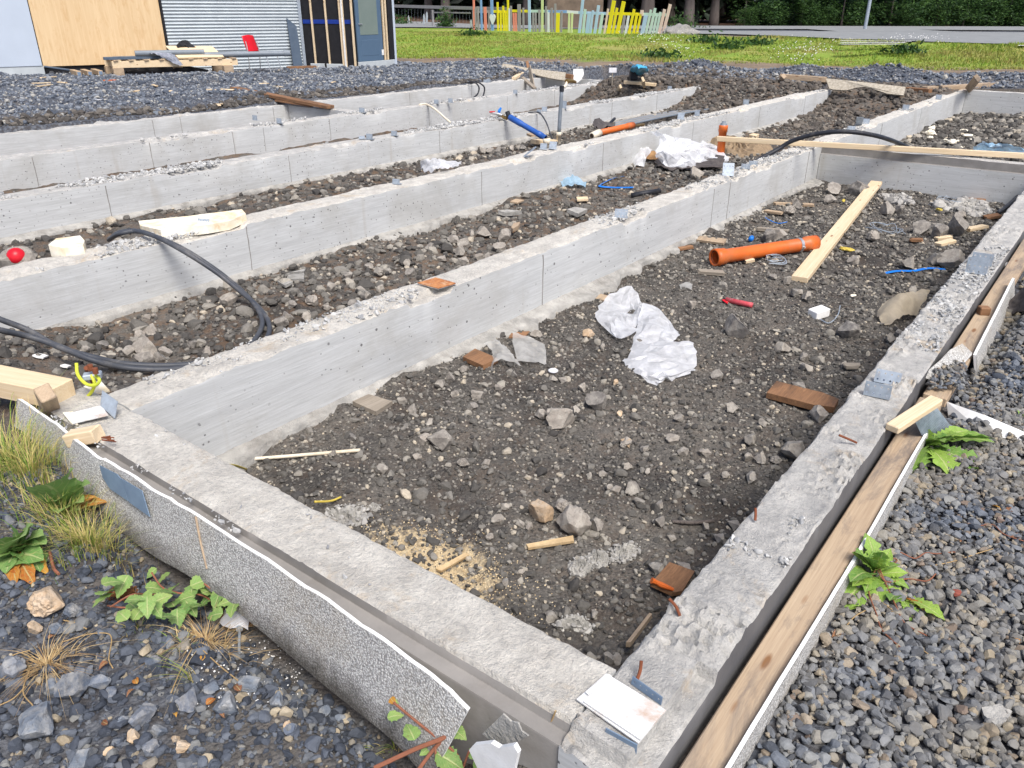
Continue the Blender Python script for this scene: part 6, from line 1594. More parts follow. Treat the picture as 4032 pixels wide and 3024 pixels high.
crust('sand_heap', 'brown sandy heap around the upright orange pipe', cD, [(230, 225), (330, 210), (470, 240), (640, 270), (700, 300), (600, 330), (450, 330), (330, 290)], .10, 'sand', 'sand', 12, -.42)
# bay with foam lumps
for k, (x, y, s) in enumerate(((1640, 185, .2), (1640, 215, .2), (1640, 235, .12), (1840, 190, .14), (1865, 225, .14), (1765, 270, .18), (1740, 248, .1), (1888, 240, .08), (1820, 290, .09), (1800, 250, .08))):
    p = AG(cD, x, y, -.42); v, f = rockshape(3, 7, np.random.default_rng(60+k), .5, .9, .25); o = obj('foam_lump', v*np.array([s, s*.7, s*.4])*.55, f, MT['eps']); o.location = lifted(p, s*.12); o.rotation_euler = (0, 0, k*1.3)
    tag(o, 'cream foam lump on the ground beyond the batten', 'foam', 'foam lumps beyond the batten')
sheetthing('blue_film', 'pale blue and white plastic film bundle behind the batten', 'plastic', [[S(*px(cD, x, y), z) for x, y, z in r] for r in ([(1905, 290, -.2), (1980, 255, .0), (2100, 275, -.02), (2230, 300, -.05)], [(1900, 310, -.3), (1990, 290, -.06), (2100, 300, -.1), (2230, 320, -.12)], [(1900, 318, -.4), (2000, 318, -.3), (2110, 325, -.3), (2230, 335, -.3)])], 'filmb', 6, .04, 5, 3)

# ------------------------------------------------------------------ third bay: service pipes
def y7(x, y, Y): return onY(*px(cY7, x, y), Y)
bpn = thing('blue_pipe', 'slanting blue plastic pipe with brass tap fittings', 'pipe', y7(850, 560, 6.8))
a = y7(840, 460, 6.85); b = y7(435, 225, 7.5); d = (b-a).normalized(); L = (b-a).length; r = .04
obj('pipe_body', *spin(a, b, [(0, r*.8), (0, r), (.06, r), (.06, r*1.12), (.14, r*1.12), (.16, r), (L-.25, r), (L-.24, r*1.12), (L-.02, r*1.15), (L, r*.8), (L-.1, r*.7)], 24), MT['bluepvc'], bpn, True)
e = a-d*.02; s2 = y7(870, 560, 6.8)
obj('socket', *spin(s2-Vector((0, 0, .1)), e+Vector((0, 0, .0)), [(0, .045), ((e-s2).length+.02, .045), ((e-s2).length+.02, .055), ((e-s2).length+.1, .055), ((e-s2).length+.1, .04)], 20), MT['cream'], bpn, True)
c0_ = y7(432, 215, 7.52); obj('foam_end', *tube([c0_, c0_+d*.03+Vector((0, 0, .05))], .036, 10, 0), MT['rubber'], bpn)
t0 = y7(415, 240, 7.55); t1 = y7(330, 215, 7.7); obj('brass_fitting', *tube([t0, t0.lerp(t1, .4), t1], [.03, .025, .03], 10, 4), MT['brass'], bpn)
t2 = y7(300, 190, 7.7); t3 = y7(235, 180, 7.75); obj('tap_body', *tube([y7(355, 205, 7.65), t2, t3], [.026, .022, .018], 10, 4), MT['chrome'], bpn)
obj('tap_handle', *tube([y7(330, 185, 7.68), y7(325, 165, 7.68), y7(345, 128, 7.68)], [.016, .022, .016], 8, 4), MT['bluepl'], bpn)
obj('tap_handle', *tube([y7(275, 170, 7.72), y7(220, 172, 7.74)], .01, 8, 0), MT['redpl'], bpn)
gpn = thing('grey_pipe', 'upright grey plastic pipe topped by a black cap and brass valve', 'pipe', y7(985, 510, 6.9))
a = y7(985, 510, 6.9); b = y7(990, 395, 6.9); top = onY(*px(cY5, 660, 285), 6.9)
obj('socket', *spin(a-Vector((0, 0, .1)), b, [(0, .032), ((b-a).length+.04, .032), ((b-a).length+.04, .04), ((b-a).length+.1, .04), ((b-a).length+.1, .026)], 18), MT['cream'], gpn, True)
obj('pipe_body', *tube([b-Vector((0, 0, .03)), b.lerp(top, .5), top], [.028, .028, .027], 18, 3), MT['greypvc'], gpn, True)
obj('cap', *tube([top-Vector((0, 0, .02)), top+Vector((0, 0, .06))], .034, 14, 0), MT['rubber'], gpn)
v0 = onY(*px(cY5, 690, 250), 6.9); v1 = onY(*px(cY5, 712, 200), 6.9); obj('valve_stem', *tube([top+Vector((.01, 0, .04)), v0, v1], .02, 10, 4), MT['cream'], gpn)
obj('valve', *tube([onY(*px(cY5, 700, 212), 6.9), onY(*px(cY5, 735, 208), 6.9), onY(*px(cY5, 775, 218), 6.9)], [.034, .03, .02], 10, 4), MT['brass'], gpn)
tubething('black_cable', 'thin black cable bending over the wall behind the grey pipe', 'cable', [y7(650, 180, 7.75), y7(740, 172, 7.6), y7(790, 195, 7.45), y7(850, 290, 7.2), y7(890, 400, 7.05), y7(925, 490, 7.0)], .011, 'greycable', 8)
board('board_offcut', 'fresh orange-brown board behind the cream pipe sockets', 'board', y7(700, 525, 7.1), y7(965, 525, 6.95), .14, .06, 'wood')
flatwood('board_offcut', 'weathered flat offcut left of the blue pipe foot', cY7, [(628, 530), (720, 515), (760, 535), (680, 552)], .03, 'oldwood', -.34, .16)
og = thing('drain_pipe', 'orange drain pipe with brass end lying behind the wall', 'pipe', onY(*px(cY8, 480, 200), 5.9))
a = onY(*px(cY8, 345, 215), 6.2); b = onY(*px(cY8, 615, 155), 6.35); L = (b-a).length
obj('pipe_body', *spin(a, b, [(0, .035), (0, .043), (L-.2, .043), (L-.19, .052), (L, .052), (L, .036), (L-.15, .03)], 22), MT['orange'], og, True)
e0_ = onY(*px(cY8, 275, 245), 6.2); obj('socket', *spin(e0_, a, [(0, .035), (0, .05), ((a-e0_).length*.9, .056), ((a-e0_).length*.9, .04)], 20), MT['cream'], og, True)
obj('brass_end', *tube([b-(b-a).normalized()*.05, onY(*px(cY8, 655, 155), 6.4), onY(*px(cY8, 705, 150), 6.45)], [.026, .022, .028], 10, 4), MT['brass'], og)
tubething('black_pipe_end', 'short black pipe stub sticking up beside the orange drain pipe', 'pipe', [onY(*px(cY8, 360, 205), 6.6), onY(*px(cY8, 465, 100), 6.8)], .024, 'rubber', 12, 0)
sheetthing('bag_scrap', 'dark plastic bag heap behind the orange drain pipe', 'bag', [[onY(*px(cY8, x, y), Y) for x, y, Y in r] for r in ([(295, 130, 6.9), (340, 115, 6.9), (385, 160, 6.9)], [(290, 165, 6.6), (345, 150, 6.6), (440, 165, 6.6)], [(290, 200, 6.4), (350, 190, 6.4), (500, 185, 6.4)])], 'felt', 6, .06, 4, 3)
for k in range(6):
    a = onY(*px(cY8, 470, 130+9*k), 7.45-.14*k); b = onY(*px(cY6, 1130, 342+5*k), 7.45-.12*k); b2 = a+(b-a)*.62
    tubething('conduit', 'pale grey conduit in the bundle running along the wall foot', 'conduit', [a, a.lerp(b2, .5)+Vector((0, 0, .02)), b2], .02, 'greypvc' if k % 2 else 'cplain', 8, 4, 'conduit bundle')
tubething('white_hose', 'thin white hose hanging over the fourth wall', 'hose', [onY(*px(cB, 255, 702), 9.9), onY(*px(cB, 300, 698), 9.8), onY(*px(cB, 360, 730), 9.5), onY(*px(cB, 430, 790), 9.2), onY(*px(cB, 485, 838), 8.95)], .017, 'cream', 10)
for k in range(2):
    x = 590+20*k; tubething('black_cable', ['black cable loop hanging against the farthest wall', 'second black cable loop hanging against the farthest wall'][k], 'cable', [onY(*px(cB, x-10, 556+4*k), 11.7), onY(*px(cB, x+30, 548), 11.5), onY(*px(cB, x+65+15*k, 580), 11.4), onY(*px(cB, x+60+20*k, 625), 11.4), onY(*px(cB, x+25+40*k, 660), 11.3)], .016, 'rubber', 8)

# ------------------------------------------------------------------ far end: fallen boards and timbers
def fb(c, x, y, z): return at(c, x, y, z)
board('brown_plank', 'dark brown plank lying from the gravel onto the corner of the far walls', 'plank', at(cA, 1275, 488, .16), at(cA, 1800, 592, .015), .16, .05, 'brownwood')
board('brown_plank', 'short brown lath under the dark brown plank', 'plank', at(cA, 1505, 552, .05), at(cA, 1700, 582, .012), .08, .03, 'brownwood')
def panel_board(name, label, c, P, t=.03, mat='chipfar'):
    V, Fc = plate([onX(*px(c, x, y), X) for x, y, X in P], t); return tag(obj(name, V, Fc, MT[mat]), label, 'board')
panel_board('pebble_dash_board', 'fallen stained pebble-dash board across the far end wall', cB, [(805, 458, 16.45), (820, 432, 16.55), (880, 440, 16.55), (1000, 465, 16.55), (1240, 492, 16.55), (1235, 547, 16.35), (1130, 530, 16.35), (990, 495, 16.4), (870, 462, 16.45)])
panel_board('pebble_dash_board', 'curved pebble-dash board bridging the ends of two walls', cC, [(1005, 482, 17.7), (1100, 492, 17.7), (1300, 512, 17.7), (1492, 535, 17.7), (1480, 586, 17.5), (1380, 575, 17.5), (1290, 545, 17.6), (1240, 534, 17.62), (1190, 540, 17.62), (1130, 555, 17.56), (1050, 550, 17.56), (1030, 545, 17.56)])
board('timber_lath', 'splintered white lath standing across the fallen board', 'lath', onX(*px(cB, 1020, 600), 15.6), onX(*px(cB, 990, 450), 16.3), .12, .03, 'greywood', up=(-1, -1, 0))
board('timber_lath', 'slanting grey lath leaning into the end bay', 'lath', onX(*px(cB, 1030, 600), 15.5), onX(*px(cB, 880, 470), 16.2), .09, .05, 'greywood')
board('timber_lath', 'short brown stake standing behind the fallen board', 'stake', onX(*px(cB, 990, 470), 16.6), onX(*px(cB, 978, 415), 16.7), .07, .04, 'brownwood', up=(-1, -1, 0))
board('timber_lath', 'short tan timber propped against the fallen board', 'timber', onX(*px(cB, 890, 535), 15.4), onX(*px(cB, 945, 500), 16.1), .1, .06, 'wood')
board('timber_lath', 'red-brown stub beside the white end board', 'timber', onX(*px(cB, 1235, 510), 16.2), onX(*px(cB, 1275, 518), 16.2), .1, .1, 'brownwood', up=(-1, -1, 0))
panel_board('white_board', 'white board with rounded end standing at the end wall', cB, [(1292, 560, 16.3), (1292, 468, 16.5), (1355, 465, 16.5), (1360, 500, 16.45), (1340, 540, 16.35), (1320, 558, 16.3)], .03, 'white')
panel_board('white_sheet', 'white sheet lying on the end of the wall by the earth heap', cC, [(95, 515, 17.0), (125, 482, 17.6), (282, 477, 17.8), (270, 502, 17.3), (180, 512, 17.1)], .02, 'white')
board('timber_lath', 'brown batten along the front of the white sheet', 'batten', at(cC, 96, 518, .0), at(cC, 200, 514, .0), .1, .06, 'oldwood')
board('timber_lath', 'pale batten lying by the dark earth heap', 'batten', at(cB, 1630, 560, .05), at(cB, 1840, 578, .02), .12, .06, 'wood')
board('timber_lath', 'short upright timber piece on the pale batten', 'timber', at(cB, 1752, 580, .02), at(cB, 1748, 535, .2), .1, .05, 'wood', up=(-1, -1, 0))
board('timber_lath', 'narrow batten leaning in the gap at the wall end', 'batten', at(cB, 1555, 652, -.25), at(cB, 1598, 582, .03), .08, .05, 'wood', up=(-1, -1, 0))
board('timber_lath', 'brown timber lying on the gravel towards the curved board', 'timber', at(cC, 725, 480, .17), at(cC, 1005, 500, .14), .12, .1, 'oldwood')
board('timber_lath', 'short post holding up the left end of the brown timber', 'post', at(cC, 712, 530, .0), at(cC, 742, 470, .22), .1, .08, 'oldwood', up=(-1, -1, 0))
board('timber_lath', 'long brown timber lying at the end of the wall behind the batten', 'timber', at(cC, 1600, 560, .0), at(cC, 2022, 532, .0), .14, .1, 'oldwood')
board('timber_lath', 'short brown timber sticking up over the long one', 'timber', at(cC, 1865, 550, .0), at(cC, 1918, 482, .3), .14, .07, 'oldwood', up=(-1, -1, 0))
board('timber_lath', 'dark brown timber under the end of the curved board', 'timber', at(cC, 1490, 555, .0), at(cC, 1640, 568, .0), .14, .08, 'brownwood')
panel_board('white_shard', 'white shard on the earth below the dark brown timber', cC, [(1480, 592, 18.2), (1540, 580, 18.6), (1562, 582, 18.6), (1520, 596, 18.2)], .02, 'white')
panel_board('white_shard', 'white curled pieces at the very end of the wall with the white sheet', cC, [(330, 492, 17.4), (372, 490, 17.5), (388, 510, 17.4), (370, 525, 17.3), (345, 515, 17.3)], .03, 'white')
sheetthing('blue_bag', 'light blue plastic bag lying on the dark gravel heap', 'bag', [[at(cY6, x, y, z) for x, y, z in r] for r in ([(75, 110, .36), (130, 85, .46), (200, 100, .38)], [(62, 128, .3), (140, 105, .44), (222, 130, .3)], [(95, 150, .2), (140, 140, .32), (210, 145, .22)], [(110, 170, .12), (140, 172, .14), (170, 150, .16)])], 'cyanbag', 6, .05, 4, 2)
cr = thing('black_crate', 'dark object half hidden under the light blue bag', 'crate', at(cY6, 95, 180, .1)); obj('box', *chbox(at(cY6, 95, 160, .2), (.05, -.06, 0), (.06, .06, 0), (0, 0, .1), .02), MT['rubber'], cr)
sign = thing('small_sign', 'small pale sign among weeds on the gravel heap', 'sign', at(cY5, 1085, 150, .1)); p = at(cY5, 1085, 120, .3); V, Fc = chbox(p, (.05, -.065, 0), (.012, .01, 0), (0, 0, .05), .004); obj('face', V, Fc, MT['paper'], sign); obj('stick', *tube([p-Vector((0, 0, .3)), p], .012, 6, 0), MT['greywoodz'], sign)
pt_ = at(cX3, 790, 600, .06); tag(obj('clay_ring', *spin(pt_, pt_+Vector((0, 0, 1)), [(0, .1), (0, .13), (.08, .13), (.08, .1), (0, .1)], 18), MT['orange'], None), 'small orange pipe collar on the gravel before the timber rack', 'collar')
# timber litter on the yard gravel
for k, (c, x, y) in enumerate(((cA, 225, 465), (cA, 270, 440), (cA, 340, 460), (cA, 245, 478), (cA, 745, 512), (cA, 845, 482), (cA, 1185, 558), (cA, 1240, 520), (cA, 1215, 555), (cA, 1160, 520), (cA, 1815, 452), (cA, 1525, 495), (cA, 930, 520), (cA, 1430, 462))):
    p = at(c, x, y, .1); p.z = tz(p)+.02; a = random.uniform(0, 3); dv = Vector((math.cos(a), math.sin(a), 0))*random.uniform(.08, .2)
    tag(timber('wood_scrap', p-dv, p+dv, .05, .02, 'wood', jag=.02), 'pale wood scrap lying on the yard gravel', 'wood', 'wood scraps on the yard gravel')
for k, (c, x, y, w) in enumerate(((cA, 1595, 515, .3), (cA, 890, 488, .12), (cA, 540, 560, .12), (cA, 1155, 408, .15))):
    p = at(c, x, y, .1); p.z = tz(p)+.03; dv = Vector((.55, -.8, 0))*w*.5; nv = Vector((.8, .55, 0))*w*.3
    tag(obj('paper_scrap', *plate([p-dv, p+nv, p+dv, p-nv*.8], .006, (0, 0, 1)), MT['paper']), ['long white scrap near the crumbled yard edge', 'small white scrap in the middle of the yard gravel', 'small white scrap near the far wall edge', 'white scrap below the timber rack'][k], 'scrap')
# ------------------------------------------------------------------ stones one can pick out
RK = []
for i in range(9):
    v, f = rockshape(4, 13, np.random.default_rng(300+i), .42, .8, .10)
    v = v/np.abs(v[:, :2]).max(); v[:, 2] *= .95
    RK.append((v, f))
RKM = {k: [mesh_of(v, f, MT['rock_'+k], 'stone') for v, f in RK] for k in ('grey', 'blue', 'tan')}
def stone(c, x, y, w, kind, label, group, z0=-.44, flat=.92, sink=.3):
    p = AG(c, x, y, z0); r = w*c[2]*m_per_px(p)/2*1.2
    dv = Vector((p.x, p.y, 0)).normalized(); q = p+dv*r*.45
    o = bpy.data.objects.new('stone', random.choice(RKM[kind])); COL.objects.link(o)
    o.location = (q.x, q.y, tz(q)+r*flat*(1-sink)*.7); o.scale = (r*random.uniform(1.0, 1.12), r*random.uniform(.8, 1.0), r*flat)
    o.rotation_euler = (random.uniform(-.25, .25), random.uniform(-.25, .25), random.uniform(0, 6.28))
    return tag(o, label, 'stone', group)
SP = {  # notable stones: crop, x, y at its foot, width, colour, label
 'a': (cN, 395, 615, 205, 'tan', 'smooth tan boulder-like stone touching the biggest grey stone'), 'b': (cN, 585, 700, 240, 'grey', 'biggest grey stone of the near bay, beside the smooth tan one'),
 'c': (cH, 850, 1395, 165, 'grey', 'angular brown-grey stone with a smaller one at its side'), 'd': (cH, 735, 1350, 100, 'grey', 'smaller stone leaning beside the angular brown-grey one'),
 'e': (cH, 1590, 1235, 150, 'grey', 'pale notched stone in the middle of the near bay'), 'f': (cI, 670, 990, 140, 'grey', 'large dark flat-topped stone between plastic sheet and junction box'),
 'g': (cL, 380, 400, 265, 'tan', 'brown angular stone on the gravel under the dock leaves'), 'h': (cG, 955, 910, 150, 'grey', 'large grey angular stone inside the cable loop'),
 'i': (cL, 290, 1300, 280, 'blue', 'long pale blue-grey stone at the left gravel'), 'j': (cL, 555, 1010, 205, 'blue', 'dark blue block beside the dry grass tuft'),
 'k': (cL, 260, 545, 105, 'tan', 'small cream stone on the dark gravel'), 'l': (cF, 1985, 500, 100, 'grey', 'dark stone lying in front of the felt mat'), 'm': (cI, 1120, 1435, 95, 'grey', 'grey stone standing on the half-buried plank end'),
 'n': (cI, 1000, 1290, 80, 'grey', 'light stone right behind the half-buried plank end')}
for k, (c, x, y, w, kd, lab) in SP.items(): stone(c, x, y, w, kd, lab, None, -.17 if c is cL else -.44)
for L_, c, kd, lab, grp, z0 in (
 ([(520,520,110),(730,650,115),(975,405,115),(1020,490,75),(1155,505,60),(820,390,60),(870,405,65),(445,1245,95),(1755,335,80),(1450,335,45),(2010,190,155),(1725,195,80),(1815,205,90),(1905,215,80),(1745,85,100),(940,100,95),(1145,930,120),(1310,930,105),(825,1515,85),(875,1520,70),(155,520,60),(100,600,70),(250,625,60),(180,780,55),(250,938,50),(40,715,60),(1470,310,60),(1150,615,70),(1640,640,85),(1545,730,90),(1450,640,60),(1230,720,60),(1340,800,60),(725,1225,70),(1080,280,50),(790,300,60),(150,1010,60),(1310,165,80),(1235,85,90),(1450,165,70),(1060,135,60),(310,640,60),(700,300,45),(480,250,40),(1590,310,60),(1580,490,60),(430,1215,50)],
  cN, 'grey', 'loose grey stone lying in the corner part of the near bay', 'stones in the corner of the near bay', -.44),
 ([(1470,1200,85),(1815,1130,130),(780,1225,60),(475,1535,85),(985,1490,80),(1040,1130,70),(675,1150,75),(1080,1060,75),(935,1050,60),(840,1000,75),(905,955,65),(1720,1010,55),(1545,955,55),(1605,970,60),(1000,900,60),(1200,1010,50),(1300,930,45),(300,1320,50),(600,1100,60),(1680,1150,65),(900,1110,55),(1850,760,60),(1440,680,60),(1130,1480,55),(180,1420,50),(700,1440,55),(2010,1500,60)],
  cH, 'grey', 'loose grey stone between the cream conduit and the plastic sheet', 'stones before the plastic sheet', -.44),
 ([(1770,690,80),(2000,1360,85),(1935,975,45),(1960,1170,40)], cH, 'tan', 'loose tan stone beside the plastic sheet', 'tan stones by the plastic sheet', -.44),
 ([(920,1070,78),(840,480,105),(895,470,95),(1055,790,68),(985,775,60),(1265,995,95),(1035,1110,60),(650,1385,75),(370,1440,50),(1730,605,85),(1810,622,115),(1595,622,90),(1655,445,85),(1745,425,62),(1840,450,135),(1740,470,115),(1465,335,100),(1410,480,85),(945,710,60),(570,1215,60),(1045,1170,65),(1550,1000,70),(1000,760,50),(870,680,35),(1615,760,50),(1300,600,60),(1860,360,60),(1330,230,100),(1540,330,70),(430,830,50),(600,730,50),(680,1240,45),(810,1460,60),(1400,720,45),(1150,700,45),(1190,230,80),(1000,300,60),(950,340,70),(1250,1150,40),(1490,1020,60)],
  cI, 'grey', 'loose grey stone in the far half of the near bay', 'stones in the far half of the near bay', -.44),
 ([(465,295,88),(385,445,70),(350,405,58),(50,480,80),(300,490,58),(130,505,46),(1115,60,98),(1245,85,100),(930,105,80),(990,130,80),(970,170,85),(1215,150,80),(1140,200,70),(990,232,78),(860,212,65),(520,285,60),(480,395,60),(660,300,60),(270,320,60),(400,255,50),(640,240,50),(780,135,60),(1080,200,60),(1040,60,60)],
  cH, 'grey', 'rubble stone in the bay behind the rusty plates', 'rubble behind the rusty plates', -.42),
 ([(1075,915,82),(955,680,58),(1000,665,48),(990,770,92),(1490,585,108),(2030,585,78),(1895,600,62),(2120,610,50),(2140,505,85),(1355,580,52),(835,920,100),(915,790,70),(1045,955,82),(945,960,105),(1870,690,80),(1990,690,70),(1820,730,90),(1250,860,70),(1350,910,80),(560,890,60),(670,860,60),(1660,720,50),(1560,640,60)],
  cG, 'grey', 'rubble stone in the bay of the cable loop', 'rubble in the cable loop bay', -.42),
 ([(540,415,125),(415,550,112),(400,985,135),(735,960,150),(820,1005,110),(275,1085,72),(1110,805,118),(1050,1215,185),(915,1215,92),(1170,1285,92),(1110,1395,105),(1390,1095,175),(1840,980,170),(1955,915,105),(1525,995,120),(620,1519,190),(870,1360,82),(110,900,205),(1640,1150,170),(1240,650,85),(580,850,90),(660,840,80),(1250,1060,80),(2010,1085,120)],
  cL, 'blue', 'blue-grey basalt stone on the left-hand gravel', 'basalt stones on the left-hand gravel', -.17),
 ([(980,1325,98),(1340,1390,92),(1280,1335,70),(800,1430,70),(2080,1240,70)], cL, 'tan', 'pale porous stone on the left-hand gravel', 'pale stones on the left-hand gravel', -.17),
 ([(340,945,90),(90,1090,80),(440,990,70),(590,1230,80),(650,1180,60)], cO, 'blue', 'basalt stone below the bent pebble-dash board', 'stones below the bent board', -.2),
 ([(2030,600,75),(1030,620,70),(830,640,60)], cD, 'grey', 'rounded stone in the far rubble before the cross wall', 'stones before the cross wall', -.44),
 ([(130,640,110),(230,640,80),(320,620,90),(375,605,60),(460,600,90),(540,590,60),(590,600,90),(1140,440,60),(1060,420,50),(720,560,60),(930,430,60)], cY7, 'grey', 'rubble stone lying around the blue and grey pipes', 'rubble around the service pipes', -.34)):
    for x, y, w in L_: stone(c, x, y, w, kd, lab, grp, z0)

# ------------------------------------------------------------------ plants
def leafmesh(b, tip, W, kind, droop=.25, seed=0, fold=.25):
    """leaf blade from base to tip with midrib fold and the outline of its kind"""
    rng = random.Random(seed); b = Vector(b); tip = Vector(tip); ax = tip-b; L = ax.length; d = ax.normalized()
    s = d.cross(Vector((0, 0, 1)));
    if s.length < .2: s = d.cross(Vector((1, 0, 0)))
    s.normalize(); u = s.cross(d).normalized(); n = {'dand': 22, 'birch': 14, 'dock': 14}[kind]
    s = (s+u*rng.uniform(-.5, .5)).normalized(); u = s.cross(d).normalized()
    V = []
    for i in range(n+1):
        t = i/n
        if kind == 'dand':
            w = (.35+.65*t)*(1-t**6)*W; w *= (.68+.32*((i*.5) % 1 > .25)) if t < .72 else 1-.6*(t-.72)/.28
            if t < .12: w = W*.1
        elif kind == 'birch':
            w = W*math.sin(math.pi*min(1, (t**.62)))**.9*(1+.16*(i % 2)-.08)
        else:
            w = W*(math.sin(math.pi*t**.75)**.7 if t > .14 else .10)*(1+.08*math.sin(i*2.1+seed))
        p = b+ax*t+u*L*droop*(t-t*t)*1.6-Vector((0, 0, 1))*L*droop*.35*t*t
        wl = w*(1+rng.uniform(-.08, .08)); wr = w*(1+rng.uniform(-.08, .08)); wave = .10*w*math.sin(i*1.7+seed)
        V += [p-s*wl+u*(fold*wl+wave), p-s*wl*.5+u*fold*wl*.4, p, p+s*wr*.5+u*fold*wr*.4, p+s*wr+u*(fold*wr-wave)]
    Fc = [(i*5+k, i*5+k+1, (i+1)*5+k+1, (i+1)*5+k) for i in range(n) for k in range(4)]
    return V, Fc
def leafobj(nm, V, Fc, mat, root, smooth=True):
    o = obj(nm, V, Fc, mat, root, smooth); n = len(V)//5
    for an, vals in (('across', [1, .5, 0, .5, 1]*n), ('along', [i/(n-1) for i in range(n) for _ in range(5)])):
        a = o.data.attributes.new(an, 'FLOAT', 'POINT'); a.data.foreach_set('value', vals)
    return o
def plant(name, label, base): return thing(name, label, 'plant', base)
def leaves(root, base, tips, kind, mat, c=None, W=.2, z0=-.14, nm='leaf', smooth=True):
    if kind == 'dand': tips = list(tips)+[(x+random.uniform(-60, 60), y+random.uniform(-50, 50), z+random.uniform(-.02, .03)) for x, y, z in tips if random.random() < .6]
    for i, (x, y, z) in enumerate(tips):
        tip = Vector((0, 0, 0)); g = AG(c, x, y, z0); tip = at(c, x, y, g.z+z)
        b = Vector(base)+Vector((random.uniform(-.006, .006), random.uniform(-.006, .006), 0)); L = (tip-b).length
        V, Fc = leafmesh(b, tip, W*L, kind, .22, i+len(tips)); leafobj(nm, V, Fc, MT[mat], root, smooth)
b = AG(cT, 545, 440, -.14); pl_ = plant('dandelion', 'leafy dandelion with dry brown stems growing at the plank edge', b)
leaves(pl_, b, [(500, 140, .10), (602, 255, .09), (325, 640, .01), (775, 400, .05), (725, 352, .07), (785, 505, .03), (640, 565, .02), (665, 242, .10), (420, 480, .06), (430, 285, .09), (395, 400, .07), (490, 300, .12), (640, 370, .09), (500, 520, .05), (590, 300, .1)], 'dand', 'dand', cT, .28)
for P in ([(555, 450), (505, 560), (560, 720), (600, 820), (740, 950)], [(560, 450), (610, 520), (680, 660), (740, 770), (880, 850)], [(545, 460), (620, 520), (760, 490), (880, 500), (940, 450)], [(560, 440), (640, 420), (690, 370), (640, 350)], [(700, 360), (800, 370), (870, 325), (950, 325), (1080, 310)]):
    obj('stem', *tube([lifted(AG(cT, x, y, -.14), .02+.03*math.exp(-k)) for k, (x, y) in enumerate(P)], .0022, 5, 6), MT['stem'], pl_)
b = AG(cT, 720, 570, -.14); pl_ = plant('dandelion', 'small half-withered dandelion in front of the leafy one', b)
leaves(pl_, b, [(835, 752, .01), (960, 708, .01), (800, 690, .02), (770, 540, .03), (690, 600, .03)], 'dand', 'dand', cT, .27); leaves(pl_, b, [(900, 600, .02), (960, 680, .015)], 'dand', 'autumn', cT, .14)
b = AG(cJ, 1225, 600, -.12); pl_ = plant('dandelion', 'bright green dandelion below the ribbed sheet', b)
leaves(pl_, b, [(1262, 470, .11), (1428, 520, .09), (1490, 500, .10), (1710, 520, .07), (1636, 735, .01), (1370, 800, .0), (1110, 752, .02), (1150, 720, .03), (1255, 660, .03), (1400, 600, .05), (1345, 540, .1)], 'dand', 'dand', cJ, .28, -.12)
b = AG(cJ, 1856, 415, -.08); pl_ = plant('weed_seedling', 'tiny green seedling on the gravel heap', b); leaves(pl_, b, [(1835, 350, .03), (1878, 380, .03), (1850, 425, .01)], 'dock', 'dand', cJ, .2, -.08)

b = AG(cL, 1600, 430, -.2); pl_ = plant('birch_seedling', 'birch seedling with many toothed leaves beside the bent board', b)
def lp_(x, y, z): g = AG(cL, x, y, -.2); return at(cL, x, y, g.z+z)
for P in ([(1600, 430, 0), (1500, 280, .08), (1300, 250, .10), (1100, 260, .10), (960, 260, .09), (800, 350, .05)], [(1600, 430, 0), (1620, 300, .08), (1480, 180, .13)], [(1600, 430, 0), (1700, 300, .06)], [(1300, 250, .1), (1180, 210, .12), (1100, 100, .14)], [(1100, 350, .05), (900, 355, .04), (780, 340, .03)]):
    obj('stem', *tube([lp_(*q) for q in P], .0028, 6, 6), MT['stem'], pl_)
BL = [(1100,105),(1185,150),(1270,205),(1130,220),(1060,300),(980,300),(890,410),(1010,390),(1140,375),(1250,330),(1210,425),(1290,440),(1385,360),(1390,260),(1465,170),(1550,190),(1600,235),(1500,305),(1585,290),(1680,235),(1710,300),(1690,375),(1615,365),(1560,410),(1450,345),(820,175),(890,200),(780,245),(745,300),(960,340),(1330,300),(1180,290),(1520,240),(1430,220),(1650,320),(1070,350),(1330,390),(1230,250)]
for i, (x, y) in enumerate(BL):
    z = random.uniform(.06, .13); c_ = lp_(x, y, z); a = random.uniform(0, 6.28); L = random.uniform(.055, .08)*(1 if i > 0 else .6); d = Vector((math.cos(a), math.sin(a), random.uniform(-.7, .1))).normalized()
    V, Fc = leafmesh(c_-d*L/2, c_+d*L/2, L*.36, 'birch', .15, i, .15); leafobj('leaf', V, Fc, MT['birch'], pl_, True)
b = AG(cO, 1290, 1335, -.25); pl_ = plant('birch_twig', 'reddish broken birch twig with a few leaves at the torn board end', b)
def lo_(x, y, z): return at(cO, x, y, -.2+z)
for P, r in (([(690, 1335, .02), (980, 1200, .06), (1160, 1130, .09), (1260, 1080, .11)], .006), ([(1010, 1345, .02), (1120, 1200, .06), (1200, 1120, .09)], .005), ([(830, 860, .10), (1010, 1010, .09), (1150, 1120, .08), (1290, 1240, .04), (1330, 1345, .0)], .0035), ([(1330, 1345, 0), (1370, 1230, .05), (1390, 1200, .06)], .003), ([(1130, 1180, .07), (1140, 1300, .03)], .003)):
    obj('stem', *tube([lo_(*q) for q in P], r, 7, 6), MT['stem'], pl_)
